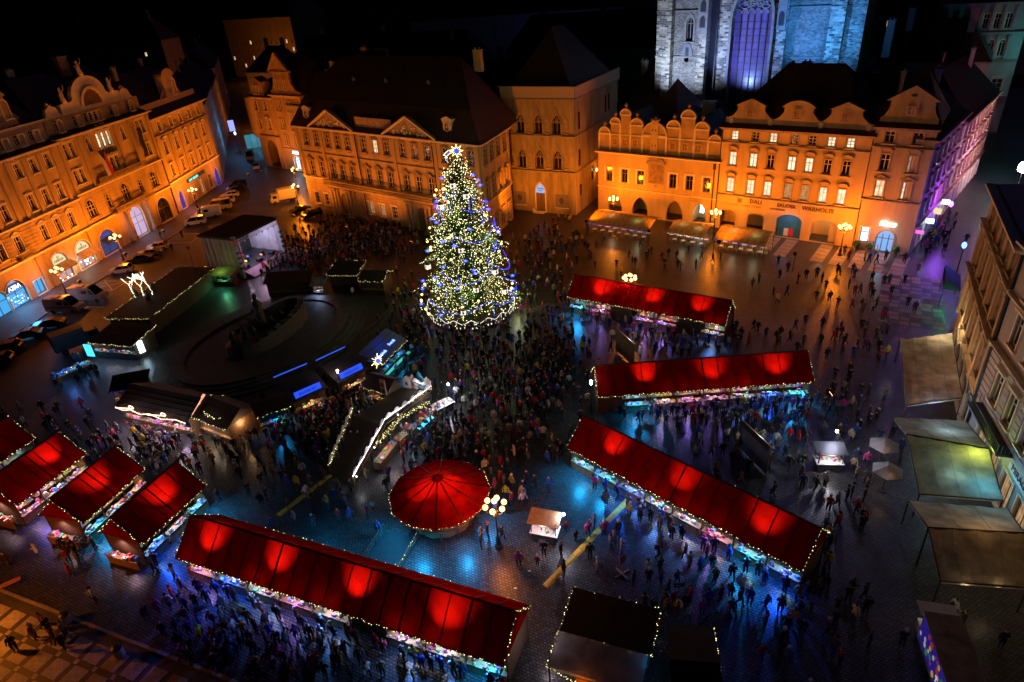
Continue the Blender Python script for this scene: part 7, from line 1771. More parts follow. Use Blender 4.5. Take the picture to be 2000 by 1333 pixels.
s.build('far_curtain', M('pale_curtain', (.5, .5, .56), .85, .25, .8), t)
s = MB(); s.face([(.1, 0, 1.2), (.1, D, 1.2), (.1, D, H), (.1, 0, H)]); s.build('back_curtain', m_dark, t)
for y in (.0, D):
    s = MB(); s.box(W - .35, W + .35, y - .25, y + .25, .3, H + .6); s.box(W - .2, W + .36, y - .26, y + .26, H - 1.0, H + .3, 1)
    for k in range(4): s.box(W + .05, W + .37, y - .27, y + .2, H - 2.4 - k * .9, H - 2.0 - k * .9, 2)
    s.build('banner_tower', [M('pale_blue_banner', (.35, .48, .55), .7, .15), M('orange_emblem', (.7, .2, .08), .6, 0), m_dark], t)
s = MB()
for y in (1.0, D - 1.0):
    for k in range(8): s.bar((W - .1, y, 1.2 + k * .72), (W + .2, y, 1.9 + k * .72), .05, .05); s.bar((W + .2, y, 1.2 + k * .72), (W - .1, y, 1.9 + k * .72), .05, .05)
for z in (H - .3, H - .75): s.bar((W - .1, 0, z), (W - .1, D, z), .07, .07)
for k in range(14): s.bar((W - .1, D * k / 14, H - .75), (W - .1, D * (k + 1) / 14, H - .3), .05, .05)
for k in range(7): s.lathe([(.14, H - 1.1), (.18, H - .8)], 8, (W - .1, 1 + k * 1.4))
s.build('lighting_truss', m_rim_s, t)
for k, y in enumerate((2.0, 5.2, 8.4)): s = MB(); s.box(W - 1.3, W - .5, y - .5, y + .5, 1.2, 1.75); s.box(W - .5, W - .47, y - .45, y + .45, 1.25, 1.7, 1); s.build('floor_monitor', [m_dark, m_iron], t)
s = MB(); s.lathe([(.28, 1.9), (.3, 2.2)], 10, (3.0, 5)); s.lathe([(.34, 1.25), (.34, 1.9)], 10, (2.6, 5.4)); s.tube((2.2, 4.6, 1.2), (2.2, 4.6, 2.6), .02); s.lathe([(.3, 2.6), (.02, 2.66)], 10, (2.2, 4.6)); s.build('drum_kit', M('drum_red', (.4, .03, .03), .4, 0), t)
s = MB(); s.face([(W, .5, 1.25), (W + .2, D - .5, 1.25), (W + 1.6, D - 1, .2), (W + 1.4, 1, .2)]); s.build('stage_ramp', M('pale_ramp', (.4, .42, .55), .6, .2), t)
for i, (x, y) in enumerate(((3.6, 2.6), (4.4, 4.4), (3.2, 6.2), (5.0, 7.6))):
    s = MB(); s.box(-.3, .3, -.3, .3, 1.2, 1.2 + .5 + .3 * (i % 2)); s.box(-.28, .28, -.32, -.3, 1.3, 1.6, 1); s.build('stage_speaker', [m_dark, E('stage_glow', ((1, .1, .1), (.9, 1, .1), (.1, .3, 1), (1, .3, .2))[i], 1.6)], t, (x, y, 0))
light('POINT', (4.5, 3.2, 5.8), 500, (.95, .85, 1), t, .15); light('POINT', (4.0, 7.6, 5.8), 400, (.6, .65, 1), t, .15); light('POINT', (6.5, 5, 4.5), 220, (1, .4, .7), t, .15); light('SPOT', (3.4, -5.5, 7.5), 900, (.9, .75, .95), t, .1, aim=(3.6, 0, 4), cone=75); light('POINT', (8.8, 3, 3), 120, (1, .3, .5), t, .15)
s = MB(); s.tube((3.4, -5.6, 0), (3.4, -5.6, 7.3), .07, .05, 6); s.box(3.2, 3.6, -5.7, -5.4, 7.3, 7.7); s.build('spot_mast', m_iron, t)
t = hut('sound_booth', 'little green lit booth below the stage curtain', (-48.6, 101.2), (-45.0, 100.4), 2.2, 2.3, .5, 'mono', M('booth_top', (.45, .5, .3), .6, .2), 'g', 60, None)
light('POINT', (1.5, .6, 3.4), 25, (.6, 1, .2), t, .08)
# ------------------------------------------------------------------ waste bins near the mosaic pavement
for x, y, lb in ((-36.4, 35.6, 'pale round waste bin on the mosaic pavement, left one'), (-30.6, 32.2, 'pale round waste bin on the mosaic pavement, right one')):
    t = thing('waste_bin', lb, 'bin', (x, y, 0)); s = MB(); s.lathe([(.3, 0), (.36, .1), (.38, .9)], 12); s.build('body', M('pale_concrete', (.5, .46, .4), .8, .2), t); s = MB(); s.lathe([(.4, .9), (.4, .98), (.2, 1.1)], 12); s.build('rim', m_iron, t)
s = MB(); s.box(-1.2, 1.2, -.25, .25, .42, .48); t = thing('park_bench', 'orange lit wooden bench at the left edge near the stalls', 'bench', (-43.6, 39.6, 0), R(35))
for k in range(4): s = MB(); s.box(-1.0, 1.0, -.26 + k * .14, -.16 + k * .14, .42, .46); s.build('slat', M('bench_wood', (.4, .16, .08), .6, .2), t)
for x in (-.85, .85): s = MB(); s.box(x - .04, x + .04, -.25, .25, 0, .42); s.build('leg', m_iron, t)
# ------------------------------------------------------------------ Christmas tree
TX, TY = -5.5, 84.8
t = thing('christmas_tree', 'huge Christmas tree covered in warm lights, blue garlands and a comet star', 'Christmas tree', (TX, TY, 0))
s = MB(); s.tube((0, 0, 0), (0, 0, 21.8), .42, .05, 8); s.build('trunk', m_wood, t)
def tr_(z): return 6.9 * max(0.0, (1 - (z - .6) / 22.8)) ** .64 + .12
cr_ = MB(); bl = MB(); tips = []
z = 1.6
while z < 22.4:
    L0 = tr_(z); n = max(5, int(4 + L0 * 2.3)); a0 = rnd.uniform(0, 6.28)
    for i in range(n):
        a = a0 + 2 * math.pi * i / n + rnd.uniform(-.18, .18); L = L0 * rnd.uniform(.66, 1.1) * (1 + .15 * math.sin(z * 2.6) + .12 * math.sin(3 * a + z * .7) + .06 * math.sin(7 * a)); lit_b = rnd.random() < .9; hot = rnd.uniform(.55, 1.25)
        d = Vector((math.cos(a), math.sin(a), 0)); side = Vector((-d.y, d.x, 0)); zz = z + rnd.uniform(-.25, .25)
        def P(f): return d * (L * f) + Vector((0, 0, zz + .25 * L * .3 * math.sin(f * 2.2) - .20 * L * f * f))
        cr_.tube(P(.08), P(.95), .045, .012, 4, 1, False)
        steps = max(4, int(L / .30))
        for k in range(steps):
            f = .16 + .84 * (k + rnd.random()) / steps; p = P(f); w = .30 + .55 * (1 - f) * min(1, L / 4) + .12
            for sg in (-1, 1):
                for q in range(2):
                    e = side * sg * w * rnd.uniform(.7, 1.3) + d * w * rnd.uniform(.2, .8) + Vector((0, 0, rnd.uniform(-.3, .1) * w)); c = Vector((rnd.uniform(-.5, .5), rnd.uniform(-.5, .5), 1)).normalized().cross(e).normalized() * .085
                    cr_.face([p - c, p + c, p + e])
            e = d * .35 + Vector((0, 0, rnd.uniform(-.1, .3))); c = side * .08; cr_.face([p - c, p + c, p + e])
            for q in range(2):
                if lit_b and f > .36 and rnd.random() < .62 * hot:
                    o = p + side * rnd.uniform(-.6, .6) * w + Vector((0, 0, rnd.uniform(-.14, .14))); bl.octa(o, rnd.uniform(.034, .068), 0 if rnd.random() < .86 else 1)
        tips.append(P(1.0))
    z += .46 * (.65 + .35 * z / 22) if z > 15 else .52
for k in range(3):          # light strings wound round the boughs
    a = k * .7; zz = 1.9
    while zz < 21.5:
        r = tr_(zz) * (.82 + .08 * math.sin(5 * a + k)) ; bl.octa((r * math.cos(a) + rnd.uniform(-.15, .15), r * math.sin(a) + rnd.uniform(-.15, .15), zz + .35 * math.sin(3 * a + k) + rnd.uniform(-.12, .12)), rnd.uniform(.034, .06), 2 if k % 3 else 1)
        a += rnd.uniform(.25, .6) / max(r, .5); zz += .105
crown = cr_.build('crown', [m_green, m_wood], t)
bl.build('warm_lights', [E('tree_bulb_warm', (1, .88, .36), 4.5), E('tree_bulb_white', (1, .95, .65), 6), E('tree_bulb_green_white', (.85, 1, .45), 4)], t, kind='stuff')
for k in range(9):
    a = k * 2.4; zz = 2.5 + k * 2.0; light('POINT', (tr_(zz) * 1.04 * math.cos(a), tr_(zz) * 1.04 * math.sin(a), zz), 300, (.85, 1, .4), t, .6)
for k in range(5): a = R(-150 + 30 * k); light('POINT', (7.2 * math.cos(a), 7.2 * math.sin(a), 1.4), 26, (.75, .75, 1), t, .3)
def swag(a0, a1, z0, z1, drop, n=None):
    n = n or int(abs(a1 - a0) / 90 * tr_((z0 + z1) / 2) * 1.57 / .055); g_ = MB()
    for i in range(n):
        f = i / n; zz = z0 + (z1 - z0) * f - drop * 4 * f * (1 - f); a = R(a0 + (a1 - a0) * f); r = tr_(zz) * 1.02 + .12
        g_.octa((r * math.cos(a) + rnd.uniform(-.06, .06), r * math.sin(a) + rnd.uniform(-.06, .06), zz + rnd.uniform(-.07, .07)), .034)
    g_.build('blue_garland', m_fairyb, t, kind='stuff')
for z0, dr in ((4.2, 1.2), (8.6, 1.6), (13.0, 1.2), (16.4, .8)):
    for q in range(3): swag(-165 + q * 75 + z0 * 5, -165 + (q + 1) * 75 + z0 * 5, z0 + rnd.uniform(-.3, .3), z0 + rnd.uniform(-.3, .3), dr)
def surf(a, zz, k=1.04): return (tr_(zz) * k * math.cos(R(a)), tr_(zz) * k * math.sin(R(a)), zz)
mb = MB(); mb.ball((0, 0, 0), .15, 0, 8, 6)
for i in range(8): mb.octa((.27 * math.cos(i * .785), .27 * math.sin(i * .785), .08 * (-1) ** i), .07, 1)
bme = mb.mesh('blue_star_ball', [E('bauble_blue', (.12, .2, 1), 3), m_fairyb])
for i in range(28):
    zz = 2.0 + 18.5 * (i + .5) / 28; obj('blue_star_ball', bme, t, surf(rnd.uniform(-190, 10), zz + rnd.uniform(-.5, .5)))
mb = MB(); mb.ball((0, 0, 0), .17, 0, 8, 6); bme = mb.mesh('golden_ball', E('bauble_gold', (1, .72, .2), 4))
for i in range(34): obj('golden_ball', bme, t, surf(rnd.uniform(-190, 10), rnd.uniform(2, 19)))
ic = MB()
for k in range(14): ic.tube((.03 * (k % 2), 0, -k * .09), (.03 * (k % 2), 0, -k * .09 - .07), .02, .02, 4)
ime = ic.mesh('blue_icicle', m_fairyb)
for i in range(24): obj('blue_icicle', ime, t, surf(rnd.uniform(-190, 10), rnd.uniform(3, 19), 1.06))
lb = MB(); lb.box(-.3, .3, -.3, .3, 0, .6); lb.lathe([(.5, .6), (.05, .95)], 4, mi=1); lb.box(-.12, .12, -.32, -.3, .1, .45, 1)
lme = lb.mesh('white_house_lantern', [E('house_lantern', (1, .82, .66), 1.3), m_wood])
for a, zz in ((-95, 3.2), (-78, 6.0), (-40, 4.6), (-92, 11.2), (-130, 16.4), (-70, 17.6), (-48, 7.6), (-150, 8.4), (-100, 19)): obj('white_house_lantern', lme, t, surf(a, zz, 1.06), R(a + 90), None)
# comet star
st = MB(); cx = []
for i in range(16):
    a = 2 * math.pi * i / 16; rr = 1.05 if i % 2 == 0 else .42; cx.append((rr * math.cos(a), rr * math.sin(a)))
for a, b in zip(cx, cx[1:] + cx[:1]): st.bar((a[0], 0, a[1]), (b[0], 0, b[1]), .07, .07)
for k in range(70):
    a = rnd.uniform(0, 6.28); r = .36 * math.sqrt(rnd.random()); st.octa((r * math.cos(a), 0, r * math.sin(a)), .06, 1)
tail = [(-.5, .25), (-1.3, .15), (-2.1, -.45)]; tl2 = [(-.45, -.15), (-1.1, -.3), (-1.9, -.95)]
for a, b in zip(tail, tail[1:]): st.bar((a[0], 0, a[1]), (b[0], 0, b[1]), .07, .07)
for a, b in zip(tl2, tl2[1:]): st.bar((a[0], 0, a[1]), (b[0], 0, b[1]), .07, .07)
st.bar((-2.1, 0, -.45), (-1.7, 0, -.7), .07, .07); st.bar((-1.7, 0, -.7), (-1.9, 0, -.95), .07, .07)
for k in range(90): f = rnd.random(); q = rnd.random(); st.octa((-.5 - 1.4 * f, 0, .05 + .2 * q - .12 - .55 * f * f - .1 * q), .05, 1)
st.build('comet_star', [E('star_rods', (1, .9, .35), 3), m_fairyb], t, (.3, 0, 22.9)).scale = (.82, .82, .82)
# base: ring of little house fronts with dripping white lights
for i in range(22):
    a = R(-200 + 220 * i / 21); s = MB(); h = rnd.uniform(.7, 1.3); s.prism([(-.7, 0), (.7, 0), (.7, h), (0, h + .5), (-.7, h)], -.06, .06)
    for q in (-.3, .2): s.box(q, q + .16, -.09, -.06, h * .4, h * .4 + .25, 1)
    s.build('little_house_front', [m_dark, m_litw], t, (5.9 * math.cos(a), 5.9 * math.sin(a), 0), a + R(90))
s = MB(); pts = []
for i in range(60):
    a = R(-200 + 220 * i / 59); pts.append((6.3 * math.cos(a), 6.3 * math.sin(a), 1.55 + .28 * math.sin(i * 1.1)))
    if i % 2: s.tube(pts[-1], (pts[-1][0], pts[-1][1], pts[-1][2] - rnd.uniform(.3, .95)), .028, .018, 4)
s.path(pts, .03, 5); s.build('icicle_lights', E('icicle_white', (1, .93, .75), 1.6), t)
# ------------------------------------------------------------------ vehicles
m_tyre = M('tyre', (.015, .015, .015), .8, 0); m_rim = M('rim', (.35, .35, .36), .35, 0, metal=.8); m_cglass = M('car_glass', (.01, .01, .012), .06, 0, spec=.8)
m_hl = M('headlight_glass', (.6, .6, .6), .15, 0); m_tl = M('tail_light', (.3, .01, .01), .3, 0); m_num = M('number_plate', (.6, .6, .58), .5, 0)
PAINT = {}
def paint(c):
    if c not in PAINT: PAINT[c] = M('car_paint_%d' % len(PAINT), c, .25, 0, spec=.6)
    return PAINT[c]
_w = MB(); _w.lathe([(.2, -.1), (.31, -.1), (.33, -.05), (.33, .05), (.31, .1), (.2, .1)], 16); tyre_me = _w.mesh('tyre', m_tyre)
_w = MB(); _w.lathe([(.2, -.085), (.06, -.105), (.06, .105), (.2, .085)], 12); rim_me = _w.mesh('rim', m_rim)
SH = {  # length, half width, wheelbase x, lower profile (x, z), cabin profile (x, z) , belt, roof inset
    'hatch': (4.0, .86, (.75, 3.25), [(0, .35), (0, .72), (.12, .86), (1.05, .98), (3.9, 1.0), (4.0, .75), (4.0, .35)], [(.95, .97), (1.75, 1.46), (3.3, 1.48), (3.85, 1.0)]),
    'saloon': (4.5, .88, (.8, 3.6), [(0, .35), (0, .7), (.15, .82), (1.25, .95), (3.7, .97), (4.4, .95), (4.5, .7), (4.5, .35)], [(1.15, .94), (2.0, 1.42), (3.1, 1.43), (4.0, .97)]),
    'mpv': (4.3, .9, (.8, 3.45), [(0, .35), (0, .8), (.1, .95), (.75, 1.05), (4.25, 1.08), (4.3, .8), (4.3, .35)], [(.6, 1.03), (1.5, 1.76), (4.0, 1.8), (4.25, 1.07)]),
    'van': (5.6, .99, (.95, 4.4), [(0, .38), (0, .9), (.12, 1.08), (.85, 1.25), (5.6, 1.3), (5.6, .38)], [(.8, 1.24), (1.55, 2.25), (1.9, 2.42), (5.55, 2.45), (5.6, 1.3)]),
}
def vehicle(name, label, kind, x, y, rz, c, cat='car', cargo=False, group='vehicles parked round the square', stripe=None, beacon=False):
    L, hw, wb, low, cab = SH[kind]
    t = thing(name, label, cat, (x - math.cos(rz) * L / 2, y - math.sin(rz) * L / 2, 0), rz, group)   # nose at local x = 0
    p = paint(c)
    s = MB()                                   # lower body, sides tucked in
    ring = lambda k, f, y: [(a, y, z) for a, z in k]
    for sg in (-1, 1): s.face([(a, sg * hw, z) for a, z in low][::sg])
    for (a, z), (b, w) in zip(low, low[1:]): s.face([(a, -hw, z), (a, hw, z), (b, hw, w), (b, -hw, w)])
    s.face([(low[0][0], -hw, low[0][1]), (low[-1][0], -hw, low[-1][1]), (low[-1][0], hw, low[-1][1]), (low[0][0], hw, low[0][1])])
    for wx in wb:
        for sg in (-1, 1): s.lathe([(.38, -.02), (.38, .02)], 14, (0, 0)) if False else None
    bd = s.build('body', p, t)
    md = bd.modifiers.new('soft', 'BEVEL'); md.width = .07; md.segments = 2; md.limit_method = 'ANGLE'
    hr = hw - .17
    s = MB(); n = len(cab)
    yw = lambda z: hw - .02 - (hw - .02 - hr) * (z - cab[0][1]) / (max(q[1] for q in cab) - cab[0][1])
    for sg in (-1, 1): s.face([(a, sg * yw(z), z) for a, z in cab])
    for (a, z), (b, w) in zip(cab, cab[1:]): s.face([(a, -yw(z), z), (a, yw(z), z), (b, yw(w), w), (b, -yw(w), w)], 0)
    top = max(q[1] for q in cab)
    s.m = [(1 if (cargo and i < 2) or (2 <= i and s.v[s.f[i][0]][2] > top - .2 and s.v[s.f[i][2]][2] > top - .2) or (cargo and i == len(s.f) - 1) else 0) for i in range(len(s.f))]
    s.build('cabin', [m_cglass, p], t)
    s = MB()                                   # pillars, seen as body coloured bars on the glass
    for sg in (-1, 1):
        for (a, z) in (cab[0], cab[-1]):
            (b, w) = cab[1] if (a, z) == cab[0] else cab[-2]
            s.bar((a, sg * (yw(z) + .004), z), (b, sg * (yw(w) + .004), w), .05, .08)
        xm = (cab[1][0] + cab[-2][0]) / 2; s.bar((xm, sg * (yw(cab[0][1]) + .004), cab[0][1]), (xm, sg * (yw(top) + .004), top), .05, .08)
    if cargo:
        for sg in (-1, 1): s.box(.95, 1.9, sg * (hw - .1) - .02, sg * (hw - .1) + .02, 1.32, 1.36)
    s.build('pillar', p, t)
    if cargo:
        s = MB()
        for sg in (-1, 1): s.face([(1.0, sg * (yw(1.35) + .012), 1.4), (1.95, sg * (yw(1.4) + .012), 1.4), (1.95, sg * (yw(2.1) + .012), 2.1), (1.6, sg * (yw(2.1) + .012), 2.1)]); s.face([(2.3, sg * (yw(1.4) + .012), 1.45), (3.2, sg * (yw(1.4) + .012), 1.45), (3.2, sg * (yw(2.1) + .012), 2.0), (2.3, sg * (yw(2.1) + .012), 2.0)])
        s.build('side_window', m_cglass, t)
    if stripe:
        s = MB()
        for sg in (-1, 1): s.box(.6, L - .1, sg * (hw + .006) - .004, sg * (hw + .006) + .004, .95, 1.15)
        s.build('side_stripe', stripe, t)
    if beacon: s = MB(); s.box(1.9, 2.1, -.6, .6, top, top + .12); s.box(3.2, 4.3, -.5, .5, top, top + .1, 1); s.build('beacon_bar', [M('blue_beacon', (.02, .05, .4), .3, 0), p], t)
    for wx in wb:
        for sg in (-1, 1):
            w_ = obj('wheel', tyre_me, t, (wx, sg * (hw - .09), .33)); w_.rotation_euler = (R(90), 0, 0); obj('rim', rim_me, w_)
    for sg in (-1, 1):
        s = MB(); s.box(-.015, .06, sg * (hw - .26) - .16, sg * (hw - .26) + .16, .58, .74); s.build('headlight', m_hl, t)
        s = MB(); s.box(L - .05, L + .015, sg * (hw - .16) - .11, sg * (hw - .16) + .11, .62, .86); s.build('tail_light', m_tl, t)
    s = MB(); s.box(-.02, .02, -.25, .25, .42, .53); s.build('number_plate', m_num, t)
    return t
SIL, WH, DK, RD = (.42, .42, .42), (.66, .66, .66), (.02, .02, .022), (.2, .02, .02)
vehicle('police_van', 'white high roof van with blue stripe, nearer of the two', 'van', -70.2, 96.2, R(172), WH, 'van', True, stripe=M('blue_stripe', (.03, .08, .3), .4, 0), beacon=True)
vehicle('police_van', 'white high roof van half hidden behind the striped one', 'van', -68.4, 100.0, R(172), WH, 'van', True, beacon=True)
vehicle('parked_car', 'silver hatchback parked before the cream lunette shops', 'hatch', -68.6, 111.2, R(12), SIL)
vehicle('parked_car', 'dark car parked between the silver hatchback and silver saloon', 'saloon', -67.6, 116.4, R(12), DK)
vehicle('parked_car', 'silver saloon parked beyond the dark one', 'saloon', -67.1, 119.2, R(12), SIL)
vehicle('parked_car', 'silver car last of the group before the palace door', 'hatch', -67.0, 122.4, R(12), SIL)
vehicle('parked_car', 'white people carrier parked at the stage end of the row', 'mpv', -65.2, 136.6, R(15), WH)
vehicle('parked_van', 'white van parked next to the white people carrier', 'van', -64.2, 141.2, R(15), WH, 'van', True)
vehicle('parked_van', 'white van with side windows parked second along the row', 'van', -63.6, 146.2, R(15), WH, 'van')
vehicle('parked_car', 'white estate car parked beyond the two white vans', 'mpv', -63.9, 151.4, R(15), WH)
vehicle('parked_car', 'white car parked farther up the row by the blue windows', 'hatch', -64.3, 156.0, R(15), WH)
vehicle('parked_car', 'dark car parked at the far end of the row', 'saloon', -64.6, 160.6, R(15), DK)
vehicle('parked_car', 'dark estate parked past the far end of the row', 'mpv', -65.5, 165.5, R(15), DK)
vehicle('parked_van', 'pale van standing in the mouth of the receding street', 'van', -72.0, 196, R(105), SIL, 'van', True)
vehicle('parked_car', 'white car in the mouth of the receding street', 'saloon', -66.5, 184, R(105), WH)
vehicle('parked_car', 'pale car beside the tall arched passage', 'hatch', -60.5, 196, R(100), SIL)
vehicle('parked_car', 'black saloon by the palace corner, farther one', 'saloon', -43.6, 139.8, R(40), DK)
vehicle('parked_car', 'black estate by the palace corner, nearer one', 'mpv', -40.2, 135.8, R(40), DK)
vehicle('parked_car', 'dark car with bluish sheen before the turquoise shop, nearest the vans', 'saloon', -69.6, 90.6, R(14), (.03, .03, .04))
vehicle('parked_car', 'grey car before the turquoise shop, second from the vans', 'saloon', -71.0, 87.4, R(14), (.12, .12, .12))
vehicle('parked_car', 'dark red car at the left edge with red tail light', 'hatch', -71.6, 83.6, R(14), RD)
vehicle('parked_car', 'dark car at the left edge, lowest of the row', 'hatch', -70.6, 80.0, R(14), DK)
def boxtruck(label, x, y, rz, bc, cc, txt=None):
    t = thing('box_truck', label, 'truck', (x, y, 0), rz, 'vehicles parked round the square')
    s = MB(); s.box(-2.8, 1.2, -1.1, 1.1, .9, 3.1); s.build('cargo_box', bc, t)
    s = MB(); s.prism([(1.3, .5), (3.0, .5), (3.0, 1.3), (2.7, 2.2), (1.3, 2.3)], -1.0, 1.0); cb = s.build('cab', cc, t)
    s = MB(); s.box(2.86, 2.95, -.85, .85, 1.35, 2.1); s.box(1.6, 2.5, -1.02, -1.0, 1.4, 2.05); s.box(1.6, 2.5, 1.0, 1.02, 1.4, 2.05); s.build('cab_glass', m_cglass, t)
    s = MB(); s.box(-2.8, 2.9, -.5, .5, .45, .85); s.build('chassis', m_dark, t)
    for wx in (-1.8, 2.2):
        for sg in (-1, 1): w_ = obj('wheel', tyre_me, t, (wx, sg * .95, .42), 0, None, (1.25, 1.25, 1.25)); w_.rotation_euler = (R(90), 0, 0); obj('rim', rim_me, w_)
    for sg in (-1, 1): s = MB(); s.box(2.98, 3.03, sg * .75 - .15, sg * .75 + .15, .7, .9); s.build('headlight', m_hl, t)
    if txt: text(txt, t, (-2.3, -1.13, 1.7), .7, m_letter)
    return t
boxtruck('white box truck parked between two candelabra lamps', -49.4, 148.6, R(205), m_white, m_white, 'morello')
boxtruck('dark box truck behind the garlanded hut at the left', -61.2, 83.0, R(45), M('dark_truck', (.05, .035, .03), .6, .2), m_dark)
